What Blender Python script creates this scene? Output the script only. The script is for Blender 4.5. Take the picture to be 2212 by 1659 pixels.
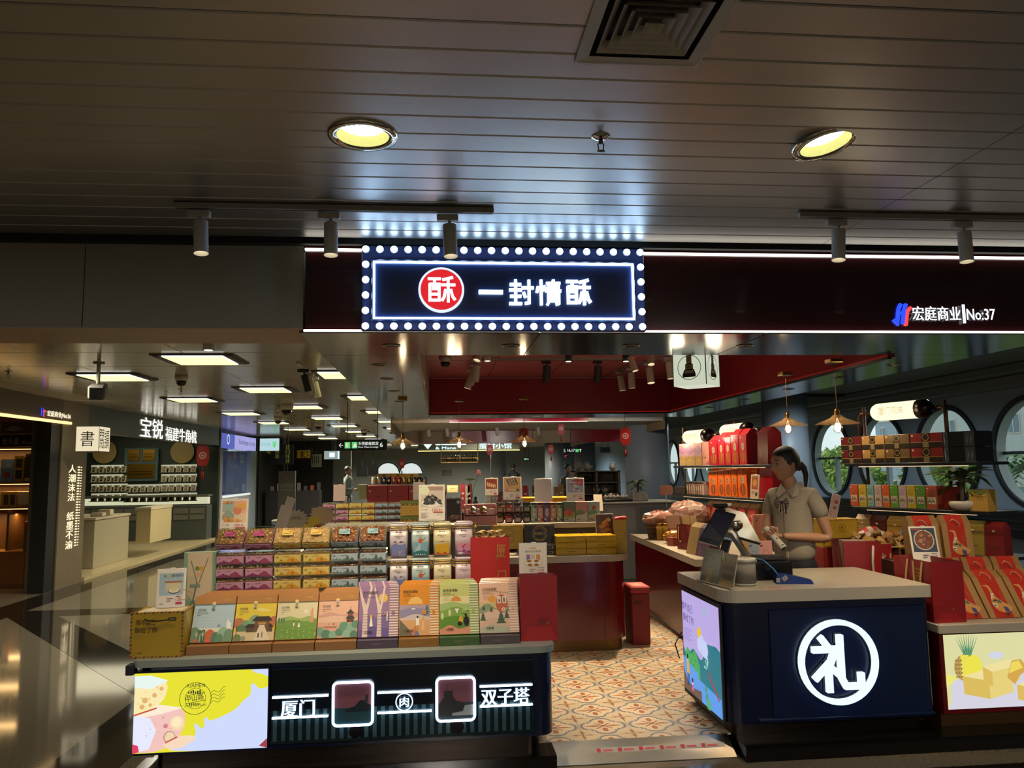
import bpy, math, random
from mathutils import Vector, Matrix
S = bpy.context.scene
for o in list(bpy.data.objects): bpy.data.objects.remove(o)
COL = S.collection
R = math.radians
random.seed(7)
# ---------------------------------------------------------------- camera
YAW, PITCH, ROLL, CZ, FPX = 5.5, 6.3, -.85, 1.55, 1660.
_y, _p, _r = R(YAW), R(PITCH), R(ROLL)
_f = Vector((math.sin(_y)*math.cos(_p), math.cos(_y)*math.cos(_p), math.sin(_p)))
_a = Vector((math.cos(_y), -math.sin(_y), 0)); _b = _a.cross(_f)
_R = _a*math.cos(_r)+_b*math.sin(_r); _U = -_a*math.sin(_r)+_b*math.cos(_r)
cd = bpy.data.cameras.new('camera'); cam = bpy.data.objects.new('camera', cd); COL.objects.link(cam)
cam.matrix_world = Matrix((( _R.x, _U.x, -_f.x, 0), (_R.y, _U.y, -_f.y, 0), (_R.z, _U.z, -_f.z, CZ), (0, 0, 0, 1)))
cd.sensor_width = 36; cd.lens = 36*FPX/2212; cd.clip_start = .05; cd.clip_end = 300
S.camera = cam
# ---------------------------------------------------------------- view, world, large lights
S.view_settings.view_transform = 'Standard'; S.view_settings.look = 'None'
S.view_settings.gamma = 1; S.view_settings.use_curve_mapping = False
S.view_settings.exposure = 0.0
cy = S.cycles
cy.max_bounces = 6; cy.diffuse_bounces = 3; cy.glossy_bounces = 3; cy.transmission_bounces = 4; cy.transparent_max_bounces = 8
cy.sample_clamp_indirect = 3; cy.caustics_reflective = False; cy.caustics_refractive = False; cy.use_denoising = True
W = bpy.data.worlds.new('World'); S.world = W; W.use_nodes = True
nt = W.node_tree; nt.nodes.clear()
wo = nt.nodes.new('ShaderNodeOutputWorld'); wb = nt.nodes.new('ShaderNodeBackground')
wn = nt.nodes.new('ShaderNodeTexNoise'); wn.inputs['Scale'].default_value = 2.5; wn.inputs['Detail'].default_value = 4
wr = nt.nodes.new('ShaderNodeValToRGB')
wr.color_ramp.elements[0].color = (.50, .60, .60, 1); wr.color_ramp.elements[1].color = (.62, .72, .72, 1)
nt.links.new(wn.outputs['Fac'], wr.inputs['Fac']); nt.links.new(wr.outputs['Color'], wb.inputs['Color'])
wb.inputs['Strength'].default_value = 1.5
nt.links.new(wb.outputs[0], wo.inputs[0])

# unseen area lights added behind the camera to raise the ambient level
for x, y, e in ((-3.2, -1.5, 110), (3.2, -1.5, 170), (0, -3.5, 190), (-4.6, 1.2, 14)):
    l = bpy.data.lights.new('hall_fill', 'AREA'); l.energy = e; l.size = .5; l.color = (1, .90, .80)
    o = bpy.data.objects.new('hall_fill', l); COL.objects.link(o); o.location = (x, y, 2.86)
# small fill spots added, pointing down, to brighten the corridor and far hall
for x, y, e in ((-2.17, 8.6, 60), (-3.47, 7.2, 50), (-3.47, 10.3, 60), (-2.17, 12.6, 60), (-3.4, 15.0, 70), (-1.6, 16.5, 70), (-3.0, 20, 90), (-1.2, 22, 90), (1.2, 19, 70), (1.5, 24, 90), (4.6, 20, 60), (-2.5, 28, 110), (1.5, 30, 110), (5.2, 7.2, 30), (5.4, 10.5, 30), (5.0, 15.5, 50), (1.0, 14.6, 40), (-3.5, 34, 160), (1.5, 34.5, 160), (5, 33, 120)):
    l = bpy.data.lights.new('ceiling_fill', 'SPOT'); l.energy = e*(5 if y > 12.3 else 3); l.spot_size = R(165); l.spot_blend = .8; l.shadow_soft_size = 0.02; l.color = (1, .92, .72) if x < 4 else (.8, .92, 1)
    o = bpy.data.objects.new('ceiling_fill', l); COL.objects.link(o); o.location = (x, y, 2.56 if y > 13.2 or x < 0 else 2.66)
for x in (.2, 1.5, 2.9):      # unseen spots added under the back soffit to brighten the second canopy
    l = bpy.data.lights.new('back_fill', 'SPOT'); l.energy = 45; l.spot_size = R(110); l.spot_blend = .8; l.shadow_soft_size = .03; l.color = (1, .9, .8)
    o = bpy.data.objects.new('back_fill', l); COL.objects.link(o); o.location = (x, 11.7, 2.33); o.rotation_euler = (R(82), 0, 0)
def ray(u, v): return _f + _R*((u-1106)/FPX) + _U*((829.5-v)/FPX)
def atY(u, v, Y): d = ray(u, v); t = Y/d.y; return Vector((d.x*t, Y, CZ+d.z*t))
def atX(u, v, X): d = ray(u, v); t = X/d.x; return Vector((X, d.y*t, CZ+d.z*t))
def atZ(u, v, Z): d = ray(u, v); t = (Z-CZ)/d.z; return Vector((d.x*t, d.y*t, Z))
# ---------------------------------------------------------------- colours and materials
def lin(c):
    return c/12.92 if c <= .04045 else ((c+.055)/1.055)**2.4
def H(h):
    if not isinstance(h, str): return h
    return tuple(lin(int(h[i:i+2], 16)/255) for i in (0, 2, 4))
MATS = {}
def mat(name, col=None, rough=.5, metal=0., emit=0., attr=False, noise=.06, scale=30., bump=0., coat=0., aniso=0., alpha=1., trans=0., spec=.5):
    if name in MATS: return MATS[name]
    m = bpy.data.materials.new(name); m.use_nodes = True; MATS[name] = m
    n = m.node_tree.nodes; L = m.node_tree.links; b = n['Principled BSDF']
    if attr:
        a = n.new('ShaderNodeAttribute'); a.attribute_name = 'Col'; src = a.outputs['Color']
    else:
        a = n.new('ShaderNodeRGB'); a.outputs[0].default_value = (*H(col), 1); src = a.outputs[0]
    b.inputs['Roughness'].default_value = rough; b.inputs['Metallic'].default_value = metal
    b.inputs['Coat Weight'].default_value = coat; b.inputs['Specular IOR Level'].default_value = spec
    if emit:
        L.new(src, b.inputs['Emission Color']); b.inputs['Emission Strength'].default_value = emit
        b.inputs['Base Color'].default_value = (.02, .02, .02, 1); b.inputs['Specular IOR Level'].default_value = .1
        return m
    if noise:
        tc = n.new('ShaderNodeTexCoord'); nz = n.new('ShaderNodeTexNoise'); nz.inputs['Scale'].default_value = scale
        L.new(tc.outputs['Object'], nz.inputs['Vector'])
        mr = n.new('ShaderNodeMapRange'); mr.inputs['To Min'].default_value = 1-noise; mr.inputs['To Max'].default_value = 1+noise
        mx = n.new('ShaderNodeMix'); mx.data_type = 'RGBA'; mx.blend_type = 'MULTIPLY'; mx.inputs['Factor'].default_value = 1
        L.new(nz.outputs['Fac'], mr.inputs['Value']); L.new(src, mx.inputs['A']); L.new(mr.outputs[0], mx.inputs['B'])
        src = mx.outputs['Result']
        if bump:
            bp = n.new('ShaderNodeBump'); bp.inputs['Strength'].default_value = bump; bp.inputs['Distance'].default_value = .01
            L.new(nz.outputs['Fac'], bp.inputs['Height']); L.new(bp.outputs[0], b.inputs['Normal'])
    L.new(src, b.inputs['Base Color'])
    if aniso: b.inputs['Anisotropic'].default_value = aniso
    if trans: b.inputs['Transmission Weight'].default_value = trans
    if alpha < 1: b.inputs['Alpha'].default_value = alpha
    return m
PRINT = mat('printed_card', attr=True, rough=.5, noise=.03)
GLOSSP = mat('glossy_print', attr=True, rough=.22, noise=.03)
PLAIN = mat('painted_surface', attr=True, rough=.6, noise=.05)
METAL = mat('coloured_metal', attr=True, rough=.3, metal=1, noise=.05)
GLOW1 = mat('backlit_print', attr=True, emit=.95)
GLOW3 = mat('lit_tube', attr=True, emit=4)
GLOW2 = mat('lit_letter', attr=True, emit=1.6)
GLOWW = mat('lamp_diffuser', attr=True, emit=9)
def glassmat(name, tint, mixf, rough=.03):
    m = bpy.data.materials.new(name); m.use_nodes = True; MATS[name] = m
    n = m.node_tree.nodes; L = m.node_tree.links; n.clear()
    o = n.new('ShaderNodeOutputMaterial'); t = n.new('ShaderNodeBsdfTransparent'); g = n.new('ShaderNodeBsdfGlossy')
    t.inputs[0].default_value = (*tint, 1); g.inputs['Roughness'].default_value = rough; g.inputs[0].default_value = (1, 1, 1, 1)
    mx = n.new('ShaderNodeMixShader'); fr = n.new('ShaderNodeLayerWeight'); pw = n.new('ShaderNodeMath'); pw.operation = 'POWER'; pw.inputs[1].default_value = 4; L.new(fr.outputs['Facing'], pw.inputs[0])
    mu = n.new('ShaderNodeMath'); mu.operation = 'MULTIPLY_ADD'; mu.inputs[1].default_value = mixf; mu.inputs[2].default_value = .035
    L.new(pw.outputs[0], mu.inputs[0]); L.new(mu.outputs[0], mx.inputs[0])
    L.new(t.outputs[0], mx.inputs[1]); L.new(g.outputs[0], mx.inputs[2]); L.new(mx.outputs[0], o.inputs[0]); return m
GLASS = glassmat('clear_glass', (.93, .97, .96), .9)
PET = glassmat('clear_plastic', (.96, .95, .92), 1.6, .12)
SMOKE = glassmat('dark_glass', (.55, .62, .66), 1.0, .06)

# ---------------------------------------------------------------- mesh builder
class M:
    def __init__(s): s.v = []; s.f = []; s.c = []; s.T = Matrix(); s.sm = []
    def _add(s, vs, fs, c, smooth=False):
        b = len(s.v); s.v += [s.T @ Vector(p) for p in vs]; c = H(c)
        for f in fs: s.f.append([i+b for i in f]); s.c.append(c); s.sm.append(smooth)
        return s
    def box(s, x0, x1, y0, y1, z0, z1, c='808080', bv=0.):
        if bv:
            b = bv; P = [(x0+b, y0), (x1-b, y0), (x1, y0+b), (x1, y1-b), (x1-b, y1), (x0+b, y1), (x0, y1-b), (x0, y0+b)]
            vs = []
            for z, k in ((z0, b), (z0+b, 0), (z1-b, 0), (z1, b)):
                for x, y in P:
                    xx = min(max(x, x0+k), x1-k); yy = min(max(y, y0+k), y1-k)
                    vs.append((xx, yy, z))
            fs = [[7, 6, 5, 4, 3, 2, 1, 0], [24, 25, 26, 27, 28, 29, 30, 31]]
            for r in range(3):
                for i in range(8): j = (i+1) % 8; fs.append([r*8+i, r*8+j, r*8+8+j, r*8+8+i])
            return s._add(vs, fs, c)
        vs = [(x0, y0, z0), (x1, y0, z0), (x1, y1, z0), (x0, y1, z0), (x0, y0, z1), (x1, y0, z1), (x1, y1, z1), (x0, y1, z1)]
        return s._add(vs, [[3, 2, 1, 0], [4, 5, 6, 7], [0, 1, 5, 4], [1, 2, 6, 5], [2, 3, 7, 6], [3, 0, 4, 7]], c)
    def poly(s, pts, c): return s._add(pts, [list(range(len(pts)))], c)
    def quad(s, a, b, c_, d, c): return s._add([a, b, c_, d], [[0, 1, 2, 3]], c)
    def prism(s, pts, z0, z1, c, smooth=False):   # polygon in xy extruded in z (counter-clockwise)
        n = len(pts); vs = [(x, y, z0) for x, y in pts]+[(x, y, z1) for x, y in pts]
        fs = [list(range(n))[::-1], list(range(n, 2*n))]
        s._add(vs, fs, c); b = len(s.v)-2*n
        for i in range(n): j = (i+1) % n; s.f.append([b+i, b+j, b+n+j, b+n+i]); s.c.append(H(c)); s.sm.append(smooth)
        return s
    def lathe(s, prof, c, n=20, smooth=True, ctr=(0, 0, 0), cap=True):
        vs = [(ctr[0]+r*math.cos(2*math.pi*i/n), ctr[1]+r*math.sin(2*math.pi*i/n), ctr[2]+z) for r, z in prof for i in range(n)]
        fs = []
        for k in range(len(prof)-1):
            for i in range(n): j = (i+1) % n; fs.append([k*n+i, k*n+j, k*n+n+j, k*n+n+i])
        if cap and prof[0][0] > 1e-5: fs.append(list(range(n))[::-1])
        if cap and prof[-1][0] > 1e-5: fs.append([(len(prof)-1)*n+i for i in range(n)])
        return s._add(vs, fs, c, smooth)
    def tube(s, pts, r, c, n=8, closed=False, r2=None):
        pts = [Vector(p) for p in pts]; N = len(pts); vs = []; up = None
        for i, p in enumerate(pts):
            a = pts[(i-1) % N] if (closed or i > 0) else p; b = pts[(i+1) % N] if (closed or i < N-1) else p
            t = (b-a).normalized() if (b-a).length else Vector((0, 0, 1))
            if up is None: up = Vector((0, 0, 1)) if abs(t.z) < .9 else Vector((0, 1, 0))
            x = t.cross(up).normalized(); y = x.cross(t).normalized(); up = y
            rr = r if r2 is None else r+(r2-r)*i/(N-1)
            vs += [p+(x*math.cos(2*math.pi*k/n)+y*math.sin(2*math.pi*k/n))*rr for k in range(n)]
        fs = []
        for i in range(N if closed else N-1):
            j = (i+1) % N
            for k in range(n): l = (k+1) % n; fs.append([i*n+l, i*n+k, j*n+k, j*n+l])
        if not closed: fs.append(list(range(n))); fs.append([(N-1)*n+k for k in range(n)][::-1])
        return s._add(vs, fs, c, True)
    def strip(s, pts, w, t, c):     # flat ribbon: pts path, w half width vector
        w = Vector(w); vs = []; fs = []
        for p in pts: vs += [Vector(p)-w, Vector(p)+w]
        for i in range(len(pts)-1): fs.append([2*i, 2*i+1, 2*i+3, 2*i+2])
        return s._add(vs, fs, c, True)
    def ell(s, ctr, r, c, n=10, m=7):
        vs = []; fs = []
        for k in range(m+1):
            a = math.pi*k/m-math.pi/2
            for i in range(n):
                t = 2*math.pi*i/n; vs.append((ctr[0]+r[0]*math.cos(a)*math.cos(t), ctr[1]+r[1]*math.cos(a)*math.sin(t), ctr[2]+r[2]*math.sin(a)))
        for k in range(m):
            for i in range(n): j = (i+1) % n; fs.append([k*n+i, k*n+j, k*n+n+j, k*n+n+i])
        return s._add(vs, fs, c, True)
    def mesh(s, name, m):
        me = bpy.data.meshes.new(name); me.from_pydata([tuple(v) for v in s.v], [], s.f)
        a = me.color_attributes.new('Col', 'BYTE_COLOR' if False else 'FLOAT_COLOR', 'CORNER')
        buf = []
        for f, c in zip(s.f, s.c): buf += [c[0], c[1], c[2], 1.]*len(f)
        if len(buf) == len(a.data)*4: a.data.foreach_set('color', buf)
        me.polygons.foreach_set('use_smooth', s.sm); me.materials.append(m); me.update(); return me
def ob(name, b, m=None, parent=None, loc=None, rot=None, label=None, cat=None, group=None, kind=None):
    me = b.mesh(name, m or PLAIN) if isinstance(b, M) else b
    o = bpy.data.objects.new(name, me); COL.objects.link(o)
    if parent: o.parent = parent
    if loc is not None: o.location = loc
    if rot is not None: o.rotation_euler = rot if hasattr(rot, '__len__') else (0, 0, rot)
    tag(o, label, cat, group, kind); return o
def tag(o, label=None, cat=None, group=None, kind=None):
    if label: o['label'] = label
    if cat: o['category'] = cat
    if group: o['group'] = group
    if kind: o['kind'] = kind
    return o
def thing(name, label, cat, loc=(0, 0, 0), rot=0, group=None):
    o = bpy.data.objects.new(name, None); COL.objects.link(o); o.empty_display_size = .05
    o.location = loc; o.rotation_euler = rot if hasattr(rot, '__len__') else (0, 0, rot)
    return tag(o, label, cat, group)
def dup(root, loc=None, rot=None, label=None, group=None, scale=None):
    def cp(o, par):
        c = o.copy(); COL.objects.link(c)
        if par is not None: c.parent = par
        for ch in KIDS.get(o.name, [x for x in o.children]): cp(ch, c)
        return c
    r = cp(root, None)
    if loc is not None: r.location = loc
    if rot is not None: r.rotation_euler = rot if hasattr(rot, '__len__') else (0, 0, rot)
    if scale is not None: r.scale = scale if hasattr(scale, '__len__') else (scale,)*3
    if label: r['label'] = label
    if group: r['group'] = group
    return r
KIDS = {}
def struct(name, b, m=None, parent=None, **k): return ob(name, b, m, parent, kind='structure', **k)
ORD = ['first', 'second', 'third', 'fourth', 'fifth', 'sixth', 'seventh', 'eighth', 'ninth', 'tenth', 'eleventh', 'twelfth']
# ---------------------------------------------------------------- flat print drawn as thin coloured shapes
_tx = {}
def glyphs(t):
    if t in _tx: return _tx[t]
    c = bpy.data.curves.new('t', 'FONT'); c.body = t; c.resolution_u = 2; c.size = 1
    o = bpy.data.objects.new('t', c); COL.objects.link(o)
    dg = bpy.context.evaluated_depsgraph_get(); me = o.evaluated_get(dg).to_mesh()
    vs = [(v.co.x, v.co.y) for v in me.vertices]; fs = [list(p.vertices) for p in me.polygons]
    o.evaluated_get(dg).to_mesh_clear(); bpy.data.objects.remove(o); bpy.data.curves.remove(c)
    if vs:
        x0 = min(v[0] for v in vs); x1 = max(v[0] for v in vs); y0 = min(v[1] for v in vs); y1 = max(v[1] for v in vs)
    else: x0 = y0 = 0; x1 = y1 = 1
    _tx[t] = ([((x-x0)/(x1-x0 or 1), (y-y0)/(y1-y0 or 1)) for x, y in vs], fs, (x1-x0)/max(y1-y0, 1e-6)); return _tx[t]
def soft(P, n=2):     # rounded version of a polygon
    for _ in range(n):
        Q = []
        for i in range(len(P)):
            a, b = P[i], P[(i+1) % len(P)]; Q += [(a[0]*.75+b[0]*.25, a[1]*.75+b[1]*.25), (a[0]*.25+b[0]*.75, a[1]*.25+b[1]*.75)]
        P = Q
    return P
def clip(P, w, h):
    for ax, lim, sg in ((0, 0, 1), (0, w, -1), (1, 0, 1), (1, h, -1)):
        out = []
        for i in range(len(P)):
            a, b = P[i-1], P[i]; ia = (a[ax]-lim)*sg >= 0; ib = (b[ax]-lim)*sg >= 0
            if ia != ib:
                t = (lim-a[ax])/(b[ax]-a[ax]); out.append((a[0]+(b[0]-a[0])*t, a[1]+(b[1]-a[1])*t))
            if ib: out.append(b)
        P = out
        if not P: return P
    return P
class Pr:
    """print on a w x h panel; unit coordinates 0..1 across and up; each shape sits a hair above the last"""
    def __init__(s, m, o, X, Y, w, h, step=.00012, asp=None):
        s.m = m; s.o = Vector(o); s.X = Vector(X).normalized(); s.Y = Vector(Y).normalized(); s.N = s.X.cross(s.Y)
        s.w = w; s.h = h; s.k = 1; s.st = step
    def _p(s, P, c, cl=True):
        if cl: P = clip([(x, y) for x, y in P], 1, 1)
        if len(P) < 3: return s
        o = s.o+s.N*(s.st*s.k); s.m.poly([o+s.X*(x*s.w)+s.Y*(y*s.h) for x, y in P], c); s.k += 1; return s
    def rect(s, x0, y0, x1, y1, c): return s._p([(x0, y0), (x1, y0), (x1, y1), (x0, y1)], c)
    def poly(s, P, c): return s._p(P, c)
    def el(s, x, y, r, c, ry=None, n=16, a0=0, a1=360):   # r as share of width
        ry = ry if ry is not None else r*s.w/s.h
        P = [(x+r*math.cos(R(a0+(a1-a0)*i/n)), y+ry*math.sin(R(a0+(a1-a0)*i/n))) for i in range(n+(a1-a0 < 360))]
        return s._p(P, c)
    def ring(s, x, y, r, t, c, n=28, ry=None):
        ry = ry if ry is not None else r*s.w/s.h; q = (r-t)/r
        o = s.o+s.N*(s.st*s.k); f = lambda a, k: o+s.X*((x+r*k*math.cos(a))*s.w)+s.Y*((y+ry*k*math.sin(a))*s.h)
        for i in range(n):
            a, b = 2*math.pi*i/n, 2*math.pi*(i+1)/n; s.m.quad(f(a, q), f(a, 1), f(b, 1), f(b, q), c)
        s.k += 1; return s
    def line(s, x0, y0, x1, y1, t, c):
        dx, dy = (x1-x0)*s.w, (y1-y0)*s.h; l = math.hypot(dx, dy) or 1; nx, ny = -dy/l*t*s.w/2/s.w, dx/l*t*s.w/2/s.h
        return s._p([(x0-nx, y0-ny), (x1-nx, y1-ny), (x1+nx, y1+ny), (x0+nx, y0+ny)], c)
    def hill(s, pts, c, base=0):     # smooth ridge through points down to base
        P = []
        for i in range(len(pts)-1):
            (x0, y0), (x1, y1) = pts[i], pts[i+1]
            for k in range(5):
                t = k/5; u = (1-math.cos(math.pi*t))/2; P.append((x0+(x1-x0)*t, y0+(y1-y0)*u))
        P.append(pts[-1]); return s._p([(pts[0][0], base), (pts[-1][0], base)]+P[::-1], c)
    def text(s, t, x, y, hh, c, w=None, vert=False, rot=0, bold=0):   # x,y = lower left; hh = height share
        if vert:
            for i, ch in enumerate(t): s.text(ch, x, y-(i+1)*hh*1.15, hh, c, w=hh*s.h/s.w*.95, bold=bold)
            return s
        vs, fs, ar = glyphs(t); H_ = hh*s.h; Wd = (w*s.w) if w else H_*ar
        ca, sa = math.cos(rot), math.sin(rot); c_ = H(c)
        for i_, dx in enumerate((-bold, bold) if bold else (0,)):
            o = s.o+s.N*(s.st*(s.k+.45*i_))+s.X*(x*s.w+dx*H_)+s.Y*(y*s.h)
            s.m._add([o+s.X*(px*Wd*ca-py*H_*sa)+s.Y*(px*Wd*sa+py*H_*ca) for px, py in vs], fs, c_)
        s.k += 1; return s
    def bars(s, x, y, w, n, c, gap=.035, t=.008):
        for i in range(n): s.rect(x, y-i*gap, x+w*(1 if i % 2 == 0 else .7), y-i*gap+t, c)
        return s
# ================================================================ SETTING
def stone(name, c1, c2, rough, scale=60):
    m = mat(name, c1, rough, noise=.35, scale=scale); return m
m_gran = mat('polished_granite', '615a4c', .07, noise=.4, scale=70, spec=.6)
m_band = mat('dark_granite', '1c1712', .06, noise=.4, scale=70, spec=.6)
fl = struct('floor', M().box(-9.5, 8.5, -6, 44, -.1, 0, '55503f'), m_gran)
# dark inlaid bands of the airport floor, each a piece of its own
bw = M().box(0, 1, 0, 1, 0, .0012, '1c1712').mesh('floor_band', m_band)
for x0, x1, y0, y1 in ((-5.2, -4.75, 5, 40), (-5.2, 8, 3.62, 3.9), (-9, -5.2, 12.9, 13.1), (-4.75, -1.6, 9.2, 9.6), (-4.75, -1.6, 14.8, 15.2), (-4.75, -1.6, 20.4, 20.8), (-2.1, -1.7, 3.9, 9.2)):
    b = ob('floor_band', bw, parent=fl, loc=(x0, y0, 0)); b.scale = (x1-x0, y1-y0, 1)
_b = ob('floor_band', bw, parent=fl, loc=(-4.75, 5.2, .0004), rot=R(-38)); _b.scale = (3.4, .42, 1)
_b = ob('floor_band', bw, parent=fl, loc=(-4.75, 9.2, .0004), rot=R(-52)); _b.scale = (4.4, .42, 1)
# shop platform with its dark step edge
plat = struct('floor', M().box(-1.5, 4.25, 4.36, 12.3, 0, .072, '4a3a2c').box(-1.53, .6, 4.11, 4.37, .0, .078, '0c0a09').box(1.6, 4.3, 4.09, 4.37, 0, .078, '0c0a09'), mat('black_step_granite', attr=True, rough=.15, noise=.3, scale=60))
# encaustic tile: shapes in unit square
def el(x, y, rx, ry, n=14, rot=0):
    return [(x+rx*math.cos(a)*math.cos(rot)-ry*math.sin(a)*math.sin(rot), y+rx*math.cos(a)*math.sin(rot)+ry*math.sin(a)*math.cos(rot)) for a in [2*math.pi*i/n for i in range(n)]]
def quatre(k):
    P = []
    for q in range(4):
        c, s_ = math.cos(q*math.pi/2), math.sin(q*math.pi/2)
        for x, y in ((.27, -.27), (.27, -.21), (.35, -.20), (.43, -.12), (.46, 0), (.43, .12), (.35, .20), (.27, .21)):
            x, y = x*k, y*k; P.append((.5+x*c-y*s_, .5+x*s_+y*c))
    return P
TILE = [(quatre(1.07), '7f8488'), (quatre(.985), '1d2024'), (quatre(.955), '8f9294'), (quatre(.90), 'cbb998')]
BR = '9c5a30'
for q in range(4):
    a = q*math.pi/2; c, s_ = math.cos(a), math.sin(a)
    if q % 2 == 0: TILE.append(([(.5+x*c, .5+x*s_*0+y) for x, y in ((.07, -.022), (.2, -.045), (.40, 0), (.2, .045), (.07, .022))], BR))
    else: TILE.append((el(.5, .5+.23*s_, .058, .11), BR))
    d = a+math.pi/4; TILE.append((el(.5+.11*math.cos(d), .5+.11*math.sin(d), .075, .024, rot=d), BR)); TILE.append((el(.5+.2*math.cos(d), .5+.2*math.sin(d), .03, .022), BR))
TILE.append((el(.5, .5, .05, .045), '5a4a28'))
for cx, cy_ in ((0, 0), (1, 0), (0, 1), (1, 1)):
    for k in (-1, 1):
        TILE.append(([(cx+k*.03*0-.012, cy_+k*.02), (cx+.012, cy_+k*.02), (cx+.012, cy_+k*.22), (cx-.012, cy_+k*.22)], BR))
        TILE.append(([(cx+k*.02, cy_-.012), (cx+k*.2, cy_-.012), (cx+k*.2, cy_+.012), (cx+k*.02, cy_+.012)], BR))
        TILE.append((el(cx+k*.14, cy_, .03, .03, 8), BR)); TILE.append((el(cx, cy_+k*.14, .055, .022, 8), BR)); TILE.append((el(cx, cy_+k*.07, .045, .018, 8), BR))
def tile_mesh(y0=0.):
    m = M().box(.001, .283, .284*y0+.001*(y0 == 0), .283, 0, .0085, 'c2b190', 0)
    k = 1
    for P, c in TILE:
        P = clip(P, 1, 1)
        if y0 and P: P = [(x, y-y0) for x, y in P]; P = clip(P, 1, 1-y0); P = [(x, y+y0) for x, y in P]
        if len(P) > 2: m.poly([(.001+x*.282, .001+y*.282, .0085+k*.00005) for x, y in P], c); k += 1
    return m.mesh('tile', mat('glazed_tile', attr=True, rough=.32, noise=.08, scale=12))
tm, tmc = tile_mesh(), tile_mesh(.74)
for i in range(-1, 6):
    for j in range(-1, 17):
        if i < 0 and j > 7: continue
        ob('tile', tmc if j < 0 else tm, parent=plat, loc=(.93-.142+.284*i, 4.52-.142+.284*j, .072))
# steel ramp with red printed tape
rp = thing('threshold_ramp', 'brushed steel ramp plate at the shop entrance with strips of red printed tape', 'ramp', (1.09, 4.2, 0))
m_steel = mat('brushed_steel', 'b8ae98', .33, 1, noise=.1, scale=8, aniso=.5)
b = M(); b.prism([(-.0, 0), (0, 0)], 0, 0, '8a8478') if False else None
b._add([(-.49, -.03, .0), (.49, -.03, .0), (.49, .10, .080), (-.49, .10, .080), (-.49, .104, .080), (.49, .104, .080), (-.49, .104, 0), (.49, .104, 0), (-.49, -.032, .004), (.49, -.032, .004)],
       [[0, 1, 9, 8], [8, 9, 2, 3], [3, 2, 5, 4], [4, 5, 7, 6], [0, 6, 7, 1]], '8a8478'); ob('plate', b, m_steel, rp)
b = M(); pr = Pr(b, (-.27, .025, .0375), (1, 0, 0), (0, .13, .076), .72, .03)
for k in range(2):
    for t in range(6):
        x = .02+t*.16; pr.rect(x, .15 if k else .5, x+.03, .95 if k else .9, 'b3262e'); pr.rect(x+.045, .3, x+.12, .7, 'c9545a') if k else 0
b2 = M(); Pr(b2, (-.27, .025, .0372), (1, 0, 0), (0, .13, .076), .72, .034).rect(0, 0, 1, 1, 'b9b0a4'); ob('tape', b2, GLOSSP, rp); ob('tape_print', b, PRINT, rp)
# ---- front hall ceiling: long metal planks
cl = struct('ceiling', M().box(-6.5, 7.4, -6, 4.62, 3.06, 3.1, '15130f').box(-6.5, 7.4, 4.46, 4.62, 2.875, 3.06, '15130f'), mat('dark_plenum', '15130f', .8))
m_plank = mat('beige_perforated_metal', '98928a', .34, .85, noise=.05, scale=3)
nt = m_plank.node_tree; b_ = nt.nodes['Principled BSDF']
tc = nt.nodes.new('ShaderNodeTexCoord'); wv = nt.nodes.new('ShaderNodeTexWave'); wv.inputs['Scale'].default_value = 110; bp = nt.nodes.new('ShaderNodeBump')
bp.inputs['Strength'].default_value = .06; bp.inputs['Distance'].default_value = .002
nt.links.new(tc.outputs['Object'], wv.inputs['Vector']); nt.links.new(wv.outputs['Fac'], bp.inputs['Height']); nt.links.new(bp.outputs[0], b_.inputs['Normal'])
def plank(L, w=.158):
    m = M()   # tray profile: flat face with turned-up edges
    e = .004
    m._add([(0, e, .006), (0, e+.003, 0), (0, w-e-.003, 0), (0, w-e, .006), (0, w-e, .03), (0, e, .03)]+[(L, e, .006), (L, e+.003, 0), (L, w-e-.003, 0), (L, w-e, .006), (L, w-e, .03), (L, e, .03)],
           [[0, 1, 7, 6], [1, 2, 8, 7], [2, 3, 9, 8], [3, 4, 10, 9], [4, 5, 11, 10], [5, 0, 6, 11], [0, 5, 4, 3, 2, 1], [6, 7, 8, 9, 10, 11]], '6d665b')
    return m.mesh('plank', m_plank)
pa, pb = plank(8.86), plank(4.1)
y = 4.42-.158
while y > -3.2:
    a_ = ob('plank', pa, parent=cl, loc=(-6.5, y, 2.9)); ob('plank', pb, parent=cl, loc=(2.364, y, 2.9))
    cuts = [c for c in (('c', -.30, 3.02, .12), ('c', 1.635, 2.98, .12), ('s', .665, 2.19, .19)) if y-c[3]-.01 < c[2] < y+.158+c[3]+.01]
    if cuts:      # holes for the downlights and the air diffuser, cut once and baked
        a_.data = pa.copy(); cs = []
        for k, cx, cy_, r_ in cuts:
            cm = M(); cm.lathe([(r_, 2.8), (r_, 3.0)], '6d665b', 32, False, (cx, cy_, 0)) if k == 'c' else cm.box(cx-r_, cx+r_, cy_-r_, cy_+r_, 2.8, 3.0)
            co = ob('cut', cm); cs.append(co); md = a_.modifiers.new('b', 'BOOLEAN'); md.object = co; md.solver = 'EXACT'
        dg_ = bpy.context.evaluated_depsgraph_get(); nm_ = bpy.data.meshes.new_from_object(a_.evaluated_get(dg_)); a_.modifiers.clear(); a_.data = nm_
        for co in cs: bpy.data.objects.remove(co)
    y -= .1588
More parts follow.
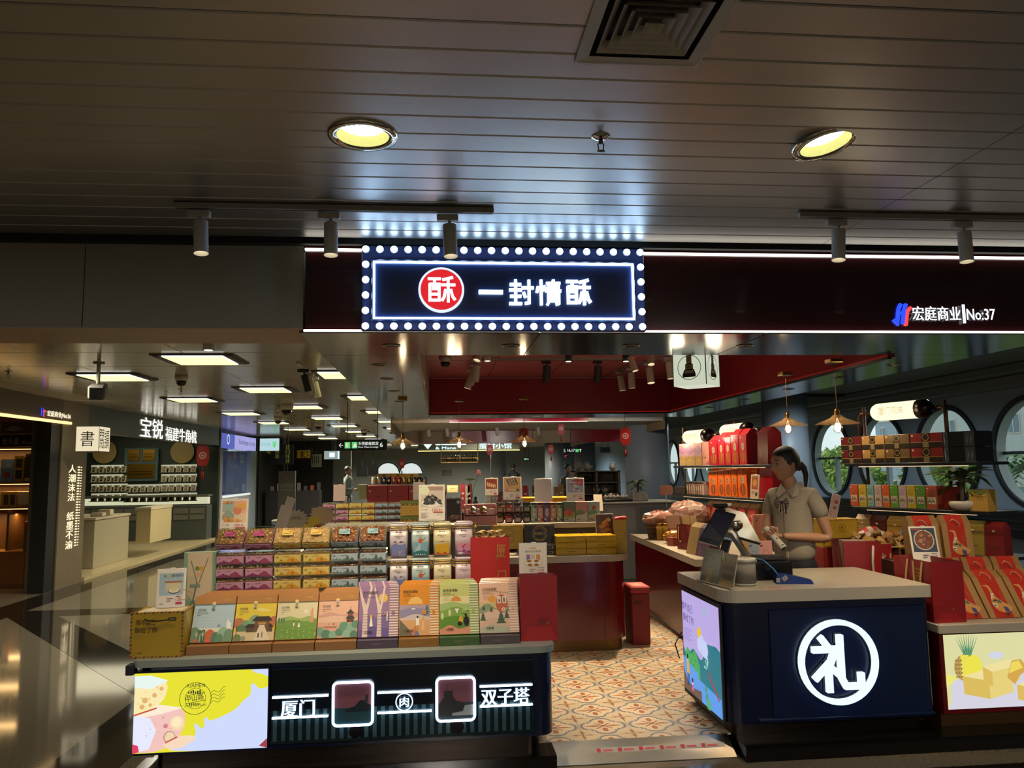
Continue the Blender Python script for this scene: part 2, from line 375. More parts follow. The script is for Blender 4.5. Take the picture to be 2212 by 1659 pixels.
# ---- header beam on the left
m_cream = mat('beam_paint', '8d8b7c', .55, noise=.04, scale=4)
bm = struct('trim_1', M().box(-6.5, -2.03, 4.54, 5.07, 2.39, 2.895, '8d8b7c').box(-2.024, -.79, 4.54, 5.07, 2.39, 2.895, '8d8b7c').box(-6.5, -.79, 4.52, 4.54, 2.865, 2.875, '3a3830'), m_cream)
struct('panel', M().box(-6.5, -.79, 4.545, 5.065, 2.384, 2.39, 'b59c7c'), mat('beam_soffit', 'b59c7c', .5, noise=.04), bm)
# ---- walls around (mostly outside the frame)
m_wall = mat('hall_wall', '6f6a5e', .6, noise=.05, scale=3)
struct('wall_back', M().box(-9.6, 8.6, -6.2, -6, 0, 3.2, '6f6a5e'), m_wall)
struct('wall_front', M().box(-9.6, 8.6, 44, 44.2, 0, 3.2, '59636a'), mat('end_wall', '59636a', .6))
struct('wall_side_1', M().box(-9.7, -9.5, -6, 44, 0, 3.2, '6f6a5e').box(-6.6, -6.5, -6, 5.07, 0, 3.0, '6f6a5e').box(-9.5, -6.5, 5.0, 5.07, 0, 3.0, '6f6a5e'), m_wall)
# ---- glossy corridor ceiling, panels with seams
m_cc = mat('gloss_ceiling_metal', 'c4bca4', .16, .2, noise=.04, scale=1.3)
c2 = struct('ceiling', M().box(-9.5, -.78, 5.07, 12.1, 2.66, 2.7, '2a2822').box(-9.5, 8.5, 12.1, 44, 2.66, 2.7, '2a2822').box(4.06, 8.5, 4.5, 12.1, 2.9, 2.95, '2a2822'), mat('dark_plenum2', '2a2822', .8))
pm = M().box(.004, 1.246, .004, .888, 0, .02, '6c685c', .003).mesh('panel', m_cc)
for i in range(-3, 4):
    for j in range(24):
        if i == 3 and j < 8: continue
        ob('panel', pm, parent=c2, loc=(-4.72+1.25*i if i < 0 else -4.72+1.25*i, 5.08+j*.8965, 2.6))
struct('panel', M().box(-9.5, 8.5, 26.6, 44, 2.6, 2.62, '6c685c').box(.29, 3.0, 12.15, 26.6, 2.6, 2.62, '6c685c').box(-.965, -.78, 5.08, 12.25, 2.6, 2.62, '6c685c').box(-9.5, -8.5, 5.08, 26.6, 2.6, 2.62, '6c685c'), m_cc, c2)
m_ct = mat('teal_ceiling_metal', '7c8884', .18, .2, noise=.05, scale=1.2)
cr = struct('ceiling', M().box(4.06, 7.4, 4.5, 12.1, 2.75, 2.78, '56605c').box(3.0, 7.4, 12.1, 26.6, 2.75, 2.78, '56605c'), m_ct)
for k in range(16):
    struct('panel', M().box(4.1, 7.0, 4.6+k*1.4, 4.6+k*1.4+1.388, 2.70, 2.73, '56605c', .004), m_ct, cr)
struct('trim_2', M().box(6.95, 7.29, 4.5, 27, 2.47, 2.60, '69706c', .01).box(6.7, 7.28, 4.5, 27, 2.60, 2.70, '5d6462', .01), mat('cornice_paint', attr=True, rough=.4))
# ---- recessed light panels of the corridor
PANC = (1., .97, .36)
b = M().box(-.36, .36, -.3, .3, -.012, .004, '4a463c', .003).box(-.345, -.285, -.27, .27, -.016, -.011, '15130f').box(.285, .345, -.27, .27, -.016, -.011, '15130f')
for s_ in (-.33, -.30, .30, .33): b.box(s_-.004, s_+.004, -.27, .27, -.019, -.014, '6a665a')
lp = thing('ceiling_light', 'square pale yellow ceiling light panel nearest the beam, upper left of the corridor', 'ceiling light', (-2.17, 7.24, 2.6), group='corridor ceiling lights')
ob('frame', b, PLAIN, lp); ob('diffuser', M().box(-.262, .262, -.27, .27, -.022, -.012, 'ffffff').quad((-.262, -.27, -.0222), (-.262, .27, -.0222), (.262, .27, -.0222), (.262, -.27, -.0222), PANC), mat('light_panel', attr=True, emit=1.7), lp)
for j in range(10):
    for x, y0 in ((-2.17, 7.24), (-3.47, 8.56), (-1.0, 8.4)):
        if x == -2.17 and j == 0: continue
        y = y0+2.69*j; 
        w = {-2.17: 'middle', -3.47: 'left', -1.0: 'right'}[x]
        dup(lp, (x, y, 2.6), label='pale yellow light panel, %s in the %s row of the corridor ceiling' % (ORD[j], w))
# ---- right wall with round windows and the view outside
m_rw = mat('blue_grey_wall', '8496a2', .5, noise=.04, scale=3)
wr_ = struct('wall_right', M().box(7.3, 7.5, -6, 8.03, 0, 3.2, '5d6972').box(7.3, 7.5, 24.5, 44, 0, 3.2, '5d6972').box(7.3, 7.5, 8.03, 24.5, 0, .9, '5d6972').box(7.3, 7.5, 8.03, 24.5, 2.42, 3.2, '5d6972'), m_rw)
ZC, RW_, NB = 1.66, .66, 10
def bay():
    m = M(); n = 40; y1, z0, z1 = .822, .9-ZC, 2.42-ZC
    ang = [2*math.pi*i/n for i in range(n)]
    def sq(a):
        c, s_ = math.cos(a), math.sin(a); k = min(y1/abs(c) if abs(c) > 1e-6 else 9, (z1 if s_ > 0 else -z0)/abs(s_) if abs(s_) > 1e-6 else 9); return (c*k, s_*k)
    corners = [math.atan2(z1, y1), math.pi-math.atan2(z1, y1), math.pi+math.atan2(-z0, y1), 2*math.pi-math.atan2(-z0, y1)]
    ang = sorted(ang+corners)
    for i in range(len(ang)):
        a, b_ = ang[i], ang[(i+1) % len(ang)]
        pa_, pb_ = (RW_*math.cos(a), RW_*math.sin(a)), (RW_*math.cos(b_), RW_*math.sin(b_)); qa, qb = sq(a), sq(b_)
        m.quad((0, *pa_), (0, *pb_), (0, *qb), (0, *qa), '5d6972'); m.quad((.12, *pa_), (.12, *pb_), (.12, *qb), (.12, *qa), '5d6972')
    return m.mesh('panel', m_rw)
def ringm(r0, r1, x0, x1, c, n=40):
    m = M()
    for i in range(n):
        a, b_ = 2*math.pi*i/n, 2*math.pi*(i+1)/n; p = lambda r, t, x: (x, r*math.cos(t), r*math.sin(t))
        m._add([p(r0, a, x0), p(r0, b_, x0), p(r1, b_, x0), p(r1, a, x0), p(r0, a, x1), p(r0, b_, x1), p(r1, b_, x1), p(r1, a, x1)], [[0, 1, 2, 3], [7, 6, 5, 4], [1, 0, 4, 5], [3, 2, 6, 7]], c)
    return m
bayM = bay()
frM = ringm(.66, .72, -.03, .02, '20292e').mesh('window_frame', mat('dark_frame_metal', attr=True, rough=.35, metal=.3))
jbM = ringm(.645, .662, .0, .13, 'aebcbc').mesh('jamb', mat('window_jamb', attr=True, rough=.5))
mlM = M().box(.09, .12, -.02, .02, -.645, .0, '2a3338').box(.085, .125, -.645, .645, -.02, .02, '2a3338').box(.05, .11, -.10, -.02, -.63, 0, 'a4b4b6').mesh('mullion', mat('mullion_metal', attr=True, rough=.4))
def discm(r, x, n=36):
    m = M(); m.poly([(x, r*math.cos(2*math.pi*i/n), r*math.sin(2*math.pi*i/n)) for i in range(n)], 'ffffff'); return m
paM = discm(.645, .11).mesh('pane', GLASS)
for k in range(NB):
    y = 8.85+1.645*k
    struct('panel', bayM, None, wr_).location = (7.3, y, ZC)
    w = bpy.data.objects.new('window_%d' % (k+1), None); COL.objects.link(w); w.location = (7.3, y, ZC); w['kind'] = 'structure'
    for nm, me in (('window_frame', frM), ('jamb', jbM), ('mullion', mlM), ('pane', paM)): ob(nm, me, parent=w)
# black rail band along the sill
tr = struct('trim_3', M().box(7.1, 7.3, 5, 24.5, .60, .94, '0f1214', .005), mat('black_sill', attr=True, rough=.2))
for z in (.7, .8, .9): struct('strip', M().box(7.07, 7.1, 5, 24.5, z, z+.035, '1d2326', .006), mat('black_sill2', '1d2326', .2), tr)
# ---- outside: ground, buildings, trees
struct('ground_outside', M().box(7.6, 60, -10, 70, -3.2, -3, '59604c'), mat('outside_ground', '59604c', .9))
def facade(name, label, x, y, w, h, ny, nz, col, z0=-3, dep=5, win='6f8796'):
    t = thing(name, label, 'building', (x, y, z0)); ob('wall', M().box(0, dep, -w/2, w/2, 0, h, col), PLAIN, t)
    wm = M().box(-.04, .06, -.5, .5, -.6, .6, 'c9c4b4').box(-.06, .02, -.42, .42, -.52, .52, win).box(-.08, -.05, -.03, .03, -.52, .52, 'd5d0c4').mesh('window', PLAIN)
    for i in range(ny):
        for j in range(nz): ob('window', wm, parent=t, loc=(0, -w/2+(i+.5)*w/ny, (j+.6)*h/nz))
    for j in range(1, nz): ob('ledge', M().box(-.12, 0, -w/2, w/2, j*h/nz-.08, j*h/nz+.08, 'bdb5a3'), PLAIN, t)
    return t
facade('apartment_building', 'beige apartment building with small windows seen through the rightmost round window', 26, 23.5, 15, 17, 7, 8, 'b3a793')
facade('terminal_building', 'white building with a curved front behind the trees, seen through the middle windows', 34, 44, 17, 8.5, 6, 2, 'b9c0c0')
facade('office_tower', 'grey blue tower beyond the terminal, seen through the far windows', 44, 66, 16, 26, 6, 9, '8d9dab')
t = thing('rooftop_sign', 'white rooftop lettering on the terminal building outside', 'sign', (33.8, 44, 5.6))
b = M(); Pr(b, (0, 5.5, 0), (0, -1, 0), (0, 0, 1), 8, 1.4).text('厦门机场', .02, .1, .8, 'e4ecf2', w=.95, bold=.03); ob('lettering', b, PLAIN, t)
def leafcloud(ctr, r, n, cols, s=.16, flat=.8):
    m = M()
    for _ in range(n):
        while True:
            p = Vector((random.uniform(-1, 1), random.uniform(-1, 1), random.uniform(-1, 1)))
            if .35 < p.length < 1: break
        q = Vector((ctr[0]+p.x*r, ctr[1]+p.y*r, ctr[2]+p.z*r*flat)); d = Vector((random.gauss(0, 1), random.gauss(0, 1), random.gauss(0, 1))).normalized(); e = d.cross(Vector((random.gauss(0, 1), 1, .3))).normalized()
        k = s*random.uniform(.6, 1.3); m._add([q-d*k, q+e*k*.45, q+d*k, q-e*k*.45], [[0, 1, 2, 3]], random.choice(cols))
    return m
LEAF = mat('leaf_green', attr=True, rough=.6, noise=.15)
TC = ['6c8b3c', '7f9f45', '9bb450', '5d7a3a', 'abc05c']
crown = M()
for c_, r_ in (((0, 0, 0), 1.5), ((1, .9, -.5), 1.1), ((-.9, 1, -.4), 1.1), ((.3, -1.2, -.6), 1.2), ((-.3, .2, .9), 1.0)):
    q = leafcloud(c_, r_, 1500, TC, .11); crown._add(q.v, q.f, '000000'); crown.c[-len(q.f):] = q.c
cme = crown.mesh('crown', LEAF); tme = M().tube([(0, 0, -4), (.1, 0, -2), (0, .1, 0)], .16, '4d4031', r2=.08).mesh('trunk', PLAIN)
k = 0
for x, y, z, s_, lb in ((13, 17.2, -.3, 1.0, 'bushy green tree outside between the rightmost windows'), (14.5, 20.6, .1, 1.1, 'round tree outside behind the second window from the right'), (13.5, 23.6, -.2, 1.05, 'light green tree outside behind the coloured tea boxes'),
                    (14.5, 26.8, .2, 1.2, 'tall green tree outside just right of the grey column'), (14, 30, .0, 1.1, 'green tree outside behind the cashier'), (16, 34, .2, 1.3, 'green tree outside beyond the red snack bags'), (17, 39, .3, 1.4, 'far green tree outside by the terminal'), (18, 45, .5, 1.6, 'farthest green tree outside')):
    t = thing('leafy_tree', lb, 'tree', (x, y, z), R(40*k), 'trees outside the windows'); t.scale = (s_,)*3; k += 1
    f = ob('crown', cme, parent=t); ob('trunk', tme, parent=t)
t = thing('palm_tree', 'palm with drooping fronds outside the rightmost round window', 'tree', (11.2, 13.4, 1.5))
ob('trunk', M().tube([(0, 0, -4.5), (.1, .05, -2), (0, 0, 0)], .14, '5c5040', r2=.1), PLAIN, t)
fr = M()
for i in range(7):
    u = i/6; 
for s_ in range(1, 14):
    q = s_/14; p = Vector((2.0*q, 0, .5*q-1.5*q*q))
    for sg in (-1, 1):
        e = p+Vector((.12, sg*.42*(1.1-q), -.18)); fr._add([p, p+Vector((.12, 0, .01)), e], [[0, 1, 2]], random.choice(['5d7a4a', '6f8c5c', '4d6a3e']))
fm = fr.mesh('frond', LEAF)
for i in range(15): ob('frond', fm, parent=t, rot=(R(random.uniform(-10, 10)), R(random.uniform(-20, 14)), R(i*360/15)))
# ---- columns
def column(x, y, r, z1=2.72, col='63707c'):
    return struct('column', M().lathe([(r, 0), (r, z1)], col, 32, ctr=(x, y, 0)).lathe([(r+.03, 2.44), (r+.03, z1)], col, 32, ctr=(x, y, 0)), mat('blue_grey_column', '88929c', .45, noise=.03), kind=None) if False else struct('column', M().lathe([(r, 0), (r, z1)], col, 32, ctr=(x, y, 0)), mat('blue_grey_column', '88929c', .45, noise=.03))
column(5.55, 11.9, .35); column(3.98, 14.5, .42); column(3.8, 24.5, .42); column(5.0, 26.2, .36); column(2.2, 28.5, .3)
# ================================================================ SHOP CANOPY
m_maroon = mat('maroon_lacquer', '2a0a0e', .16, noise=.05, scale=2, coat=.3)
m_soff = mat('dark_mirror_soffit', '4c4a42', .13, .75, noise=.05, scale=1.5)
m_red = mat('red_lacquer', '7e1420', .3, noise=.05, scale=2)
m_redc = mat('rose_ceiling', 'c05a60', .35, noise=.05, scale=2)
CB = 2.353
cn = thing('shop_canopy', 'maroon shop canopy with a dark mirror soffit and red ceiling recess above the counters', 'canopy', (0, 0, 0))
ob('fascia', M().box(-.775, 4.05, 4.5, 4.6, CB+.012, 2.872, '2a0a0e', .004), m_maroon, cn)
ob('fascia', M().box(3.95, 4.05, 4.6, 12.1, CB+.012, 2.7, '2a0a0e').box(-.775, -.70, 4.6, 12.1, CB+.012, 2.6, '4c4a42').box(-.775, 4.05, 12.0, 12.1, CB+.012, 2.6, '4c4a42'), m_soff, cn)
ob('top_cover', M().box(-.70, 4.05, 4.6, 12.1, 2.875, 2.9, '15130f'), PLAIN, cn)
for x0, x1, y0, y1 in ((-.8, .6, 4.48, 5.355), (.605, 2.0, 4.48, 5.355), (2.005, 4.07, 4.48, 5.355), (-.8, -.145, 5.36, 7.6), (-.8, -.145, 7.605, 9.8), (-.8, -.145, 9.805, 12.12),
                       (3.37, 4.07, 5.36, 7.6), (3.37, 4.07, 7.605, 9.8), (3.37, 4.07, 9.805, 12.12), (-.14, 3.365, 10.95, 12.12)):
    ob('soffit_panel', M().box(x0, x1, y0, y1, CB-.004, CB+.012, '4c4a42', .002), m_soff, cn)
ob('recess_wall', M().box(-.14, 3.38, 10.9, 10.95, CB-.02, 2.86, '7e1420').box(3.35, 3.38, 5.36, 10.9, CB-.02, 2.86, '7e1420'), m_red, cn)
ob('recess_wall', M().box(-.16, -.13, 5.36, 10.9, CB, 2.86, '8c8578').box(-.16, 3.38, 5.34, 5.37, CB, 2.86, '3a1418'), PLAIN, cn)
ob('recess_trim', M().box(-.135, 3.36, 10.87, 10.9, CB-.035, CB-.012, '1b1216').box(3.32, 3.352, 5.36, 10.9, CB-.035, CB-.012, '1b1216'), PLAIN, cn)
ob('red_light_strip', M().box(-.12, 3.32, 10.88, 10.893, CB-.01, CB+.002, 'ff3020').box(3.335, 3.345, 5.4, 10.88, CB-.01, CB+.002, 'ff3020'), mat('red_strip', attr=True, emit=.16), cn)
ob('recess_ceiling', M().box(-.14, 3.38, 5.36, 10.95, 2.86, 2.875, 'c05a60'), m_redc, cn)
for x in (.7, 1.55, 2.4): ob('seam', M().box(x, x+.008, 5.4, 10.88, 2.857, 2.861, '3d1518'), PLAIN, cn)
for y in (6.4, 7.8, 9.2): ob('seam', M().box(-.12, 3.34, y, y+.008, 2.857, 2.861, '3d1518'), PLAIN, cn)
ob('white_rim', M().box(-.128, -.122, 5.38, 10.88, 2.84, 2.852, 'd8d0c4').box(-.12, 3.34, 10.885, 10.895, 2.84, 2.848, 'c8a09c'), PLAIN, cn)
WH = (1, .96, .86)
ob('light_strip', M().box(-.775, -.445, 4.478, 4.5, 2.842, 2.853, WH), GLOW3, cn)
ob('light_strip', M().box(1.245, 4.05, 4.478, 4.5, 2.842, 2.853, WH), GLOW3, cn)
ob('light_strip', M().box(-.775, 4.05, 4.476, 4.5, CB+.004, CB+.016, WH), GLOW3, cn)
dl = thing('soffit_downlight', 'small round dark downlight in the soffit under the left end of the sign', 'downlight', (-.3, 4.93, CB-.004), group='soffit downlights')
ob('trim_ring', M().lathe([(.058, 0), (.06, -.004), (.045, -.006), (.045, 0)], '8f8878', 20, cap=False), METAL, dl); ob('lens', M().lathe([(.044, -.002), (.044, .0)], '2c2a24', 18), GLOSSP, dl)
for x, y, lb in ((.47, 4.93, 'in the front soffit under the middle of the sign'), (1.27, 4.93, 'in the front soffit below the right end of the sign'), (2.05, 4.93, 'in the front soffit right of the service bell cube'), (-.45, 5.85, 'in the left soffit, nearest the front'), (-.45, 6.75, 'in the left soffit, second from the front'),
                 (-.45, 7.8, 'in the left soffit, third from the front'), (-.45, 9.0, 'in the left soffit, fourth from the front'), (3.7, 5.9, 'in the right soffit, nearest the front'), (3.7, 6.75, 'in the right soffit, second from the front'), (3.7, 7.8, 'in the right soffit, third from the front'), (3.7, 9.0, 'in the right soffit, fourth from the front'), (3.7, 10.2, 'in the right soffit, fifth from the front')):
    dup(dl, (x, y, CB-.004), label='small round downlight '+lb)
# ---------------------------------------------------------------- stroke lettering
def stroke(m, P, w, d, c, o, X, Y, k=1., rnd=True):
    """extruded stroke polygon along polyline P (unit = metres after k)"""
    N = Vector(X).cross(Vector(Y)).normalized(); X = Vector(X); Y = Vector(Y); o = Vector(o); P = [Vector((x*k, y*k)) for x, y in P]; w *= k/2
    def put(Q):
        n = len(Q); vs = [o+X*q[0]+Y*q[1]+N*d for q in Q]+[o+X*q[0]+Y*q[1] for q in Q]
        m._add(vs, [list(range(n))]+[[i, n+i, n+(i+1) % n, (i+1) % n] for i in range(n)], c)
    L_, R_ = [], []
    for i, p in enumerate(P):
        a = P[i-1] if i else p; b = P[i+1] if i < len(P)-1 else p; t1 = (p-a).normalized() if i else (b-p).normalized(); t2 = (b-p).normalized() if i < len(P)-1 else t1
        n = Vector((-t1.y-t2.y, t1.x+t2.x)); n = n.normalized()/max(.5, math.sqrt((1+t1.dot(t2))/2)); L_.append(p+n*w); R_.append(p-n*w)
    if rnd:
        for end, lst in ((0, None), (-1, None)):
            p = P[end]; q = P[1] if end == 0 else P[-2]; t = (p-q).normalized()*w*.45
            if end == 0: L_[0] += t*.0; cap0 = [L_[0]+t, R_[0]+t]
            else: cap1 = [L_[-1]+t, R_[-1]+t]
        Q = L_[::-1] and (R_+[cap1[1]*.9+R_[-1]*.1*0+cap1[1]*.1, cap1[0]]+L_[::-1]+[cap0[0], cap0[1]])
    else: Q = R_+L_[::-1]
    put(Q)
G = {   # hand-drawn glyph strokes in a 10 x 10 cell
 '酥': [[(.5, 8.8), (4.6, 8.8)], [(2.6, 8.8), (2.6, 7)], [(1, 6.9), (1, 1.3), (4.2, 1.3), (4.2, 6.9), (1, 6.9)], [(1, 3.4), (4.2, 3.4)], [(2.2, 6.6), (2.2, 5)], [(3.2, 6.6), (3.2, 5)], [(8.8, 9.3), (5.5, 8.5)], [(5.1, 6.7), (9.6, 6.7)], [(7.3, 8.6), (7.3, .7)], [(6.4, 5), (5.9, 2.4), (5.2, 1.2)], [(8.2, 5), (8.8, 2.6), (9.6, 1.5)]],
 '一': [[(.3, 5), (9.7, 5)]],
 '封': [[(.6, 7.9), (4.7, 7.9)], [(2.7, 9.5), (2.7, 1)], [(.3, 5.9), (5, 5.9)], [(.7, 3.6), (4.7, 3.6)], [(.3, .9), (5, .9)], [(5.4, 6.7), (9.8, 6.7)], [(8.1, 9.4), (8.1, 1.2), (6.6, 1)], [(5.9, 4.9), (6.6, 3.3)]],
 '情': [[(.6, 7), (.2, 5.2)], [(1.9, 9.5), (1.9, .6)], [(3.1, 7.4), (3.4, 5.8)], [(4.2, 8.4), (9.5, 8.4)], [(6.9, 9.6), (6.9, 5.7)], [(4.5, 7), (9.2, 7)], [(3.9, 5.6), (9.8, 5.6)], [(4.9, 4.4), (4.9, 1.6), (4.4, .6)], [(4.9, 4.4), (9, 4.4), (9, 1), (8, .7)], [(4.9, 3.2), (8.8, 3.2)], [(4.9, 2), (8.8, 2)]],
 '礼': [[(2.0, 9.6), (3.3, 7.9)], [(.5, 7.5), (4.6, 7.5), (3.7, 5.3), (.6, 2.4)], [(3.2, 4.7), (3.2, .2)], [(3.6, 4.4), (5.0, 3.1)], [(5.6, 9.8), (5.6, 2.4), (6.4, .9), (9.3, .9), (9.3, 3.0)]],
}
def glyph(m, ch, o, X, Y, size, w, d, c, sx=1.):
    for P in G[ch]: stroke(m, [(x*sx, y) for x, y in P], w, d, c, o, X, Y, size/10)
# ---------------------------------------------------------------- main sign
sg = thing('shop_sign', 'illuminated navy shop sign reading 一封情酥 framed by round white bulbs', 'sign', (0, 4.45, 0))
ob('backboard', M().box(-.445, 1.243, 0, .05, 2.357, 2.868, '1c2138', .006), mat('sign_backboard', '232a4a', .3, noise=.04), sg)
ob('panel', M().box(-.385, 1.175, -.03, .0, 2.412, 2.775, '0b1830', .006), mat('sign_panel', '10224a', .35, noise=.05), sg)
BL = (.42, .66, 1.0)
def frame_tube(x0, x1, z0, z1, r, y, c=BL, rad=.0):
    m = M()
    if rad:
        P = []
        for cx, cz, a0 in ((x1-rad, z1-rad, 0), (x0+rad, z1-rad, 90), (x0+rad, z0+rad, 180), (x1-rad, z0+rad, 270)):
            for k in range(5): a = R(a0+k*22.5); P.append((cx+rad*math.cos(a), y, cz+rad*math.sin(a)))
        m.tube(P, r, c, 8, True)
    else:
        for a, b in (((x0, z0), (x1, z0)), ((x1, z0), (x1, z1)), ((x1, z1), (x0, z1)), ((x0, z1), (x0, z0))):
            m.box(min(a[0], b[0])-r, max(a[0], b[0])+r, y-r, y+r, min(a[1], b[1])-r, max(a[1], b[1])+r, c)
    return m
ob('light_frame', frame_tube(-.369, 1.161, 2.426, 2.757, .005, -.037), mat('frame_light', attr=True, emit=18), sg)
bu = M().lathe([(.0001, -.016), (.012, -.013), (.018, -.006), (.0195, 0), (.018, .004)], BL, 14)
bu.v = [Vector((v.x, v.z, v.y)) for v in bu.v]; bum = bu.mesh('bulb', mat('bulb_light', attr=True, emit=20))
hd = M().lathe([(.024, 0), (.024, .006), (.02, .008)], '9a90a8', 14); hd.v = [Vector((v.x, -v.z, v.y)) for v in hd.v]; hdm = hd.mesh('bulb_holder', PLAIN)
def bulb(x, z):
    o = ob('bulb', bum, parent=sg, loc=(x, -.012, z)); h = ob('bulb_holder', hdm, parent=sg, loc=(x, -.001, z))
for k in range(21):
    x = -.42+1.638*k/20; bulb(x, 2.841); bulb(x, 2.384)
for k in range(1, 5):
    z = 2.384+.457*k/5; bulb(-.42, z); bulb(1.218, z)
# round red logo
lg = M(); cx, cz = .019, 2.592
def disc_y(m, x, z, r, y0, y1, c, n=40):
    P = [(x+r*math.cos(2*math.pi*i/n), z+r*math.sin(2*math.pi*i/n)) for i in range(n)]
    m._add([(a, y0, b) for a, b in P]+[(a, y1, b) for a, b in P], [list(range(n))]+[[i, n+i, n+(i+1) % n, (i+1) % n] for i in range(n)], c)
disc_y(lg, cx, cz, .133, -.05, -.03, (.75, .85, 1.)); ob('logo_rim', lg, mat('logo_rim', attr=True, emit=1.1), sg)
lg = M(); disc_y(lg, cx, cz, .120, -.054, -.04, (.80, .02, .03)); ob('logo_disc', lg, mat('logo_red', attr=True, emit=.95), sg)
lg = M(); glyph(lg, '酥', (cx-.083, -.054, cz-.085), (1, 0, 0), (0, 0, 1), .168, 1.0, .004, (.95, .97, 1.)); ob('logo_character', lg, GLOW2, sg)
tx = M()
for ch, x, s_ in (('一', .238, .14), ('封', .415, .163), ('情', .578, .163), ('酥', .752, .170)):
    glyph(tx, ch, (x, -.03, 2.50 if ch != '一' else 2.512), (1, 0, 0), (0, 0, 1), s_, .98 if ch != '一' else 1.6, .018, (.62, .84, 1.), .90 if ch != '一' else 1.)
ob('lettering', tx, mat('sign_letters', attr=True, emit=5), sg)
# small neon unit sign on the right of the fascia
t = thing('unit_sign', 'small lit white sign with blue and red logo and No:37 on the maroon fascia', 'sign', (2.84, 4.5, 2.42))
b = M(); Pr(b, (.12, -.02, .012), (1, 0, 0), (0, 0, 1), .32, .10).text('宏庭商业', 0, .05, .9, (.85, .93, 1), w=1, bold=.02)
b.box(.455, .461, -.022, -.016, .0, .12, (.85, .93, 1)); b.box(.467, .471, -.022, -.016, .0, .12, (.85, .93, 1))
Pr(b, (.482, -.02, .018), (1, 0, 0), (0, 0, 1), .19, .075).text('No:37', 0, .05, .95, (.85, .93, 1), w=1, bold=.02); ob('lettering', b, GLOW2, t)
b = M(); stroke(b, [(.0, .02), (.02, .0), (.035, .09), (.05, .12)], .018, .02, (.02, .06, .9), (0, 0, 0), (1, 0, 0), (0, 0, 1)); stroke(b, [(.025, .06), (.07, .07)], .016, .022, (.02, .06, .9), (0, 0, 0), (1, 0, 0), (0, 0, 1)); stroke(b, [(.055, .0), (.07, .08), (.085, .12)], .017, .02, (.02, .06, .9), (0, 0, 0), (1, 0, 0), (0, 0, 1))
stroke(b, [(.075, -.012), (.088, .07), (.112, .10)], .014, .024, (.85, .05, .05), (0, 0, 0), (1, 0, 0), (0, 0, 1)); ob('logo', b, GLOW2, t)
# ---------------------------------------------------------------- ceiling downlights, diffuser, sprinkler
def spot(parent, loc, tgt, watts, ang=60, col=(1, .78, .52), r=.03, blend=.6):
    l = bpy.data.lights.new('lamp', 'SPOT'); l.energy = watts; l.spot_size = R(ang); l.spot_blend = blend; l.color = col; l.shadow_soft_size = r
    o = bpy.data.objects.new('lamp', l); COL.objects.link(o); o.location = loc
    o.rotation_euler = (Vector(tgt)-Vector(loc)).to_track_quat('-Z', 'Y').to_euler(); return o
t = thing('downlight', 'round recessed yellow downlight left of the sprinkler', 'downlight', (-.30, 3.02, 2.9), group='yellow downlights')
ob('rim', M().lathe([(.105, -.002), (.112, -.012), (.138, -.01), (.142, 0), (.142, .006), (.105, .01)], 'b8b2a0', 36, cap=False), mat('chrome_rim', attr=True, rough=.12, metal=1), t)
ob('reflector', M().lathe([(.105, -.004), (.100, .015), (.088, .036)], 'c4c48c', 32, cap=False), mat('yellow_reflector', attr=True, rough=.4), t)
ob('lamp_disc', M().lathe([(.0001, .035), (.089, .035)], (1, .97, .66), 28), mat('disc_light', attr=True, emit=7), t)
dup(t, (1.635, 2.98, 2.9), rot=(R(-6), R(-9), 0), label='round yellow downlight on the right, hanging slightly tilted from the ceiling')
t = thing('air_diffuser', 'square metal air diffuser with nested louvres in the ceiling', 'air vent', (.665, 2.19, 2.9))
def sqring(a, b_, z0, z1, c):
    m = M(); P = lambda r, z: [(-r, -r, z), (r, -r, z), (r, r, z), (-r, r, z)]
    m._add(P(a, z0)+P(b_, z1), [[i, (i+1) % 4, 4+(i+1) % 4, 4+i] for i in range(4)], c); return m
ob('frame', sqring(.21, .168, -.008, -.004, 'a8a294')._add([], [], '000000').box(-.21, .21, -.21, -.2, -.008, .0, 'a8a294').box(-.21, .21, .2, .21, -.008, 0, 'a8a294').box(-.21, -.2, -.2, .2, -.008, 0, 'a8a294').box(.2, .21, -.2, .2, -.008, 0, 'a8a294'), PLAIN, t)
ob('duct', M().box(-.17, .17, -.17, .17, .05, .055, '0a0a09').box(-.172, .172, -.172, -.17, 0, .05, '0a0a09').box(-.172, .172, .17, .172, 0, .05, '0a0a09').box(-.172, -.17, -.17, .17, 0, .05, '0a0a09').box(.17, .172, -.17, .17, 0, .05, '0a0a09'), PLAIN, t)
for r_ in (.148, .118, .088, .058): ob('louvre', sqring(r_, r_-.026, -.004, .026, 'a39d90'), PLAIN, t)
b = M(); b._add([(-.03, -.03, -.004), (.03, -.03, -.004), (.03, .03, -.004), (-.03, .03, -.004), (0, 0, .03)], [[0, 1, 4], [1, 2, 4], [2, 3, 4], [3, 0, 4]], 'a39d90'); ob('louvre', b, PLAIN, t)
def sprinkler(name, label, loc, s=1.):
    t = thing(name, label, 'sprinkler', loc); t.scale = (s,)*3
    ob('cap', M().lathe([(.001, -.014), (.02, -.012), (.038, -.003), (.04, 0)], 'b8b4aa', 20), mat('chrome', 'c8c4bc', .1, 1), t)
    ob('body', M().tube([(0, 0, -.01), (0, 0, -.032)], .009, '5a544a').tube([(-.012, 0, -.03), (-.01, 0, -.06)], .0025, '5a544a').tube([(.012, 0, -.03), (.01, 0, -.06)], .0025, '5a544a').lathe([(.016, -.062), (.018, -.064), (.001, -.066)], '5a544a', 12), METAL, t); return t
sp0 = sprinkler('sprinkler', 'chrome fire sprinkler hanging between the two yellow downlights', (.667, 2.975, 2.9))
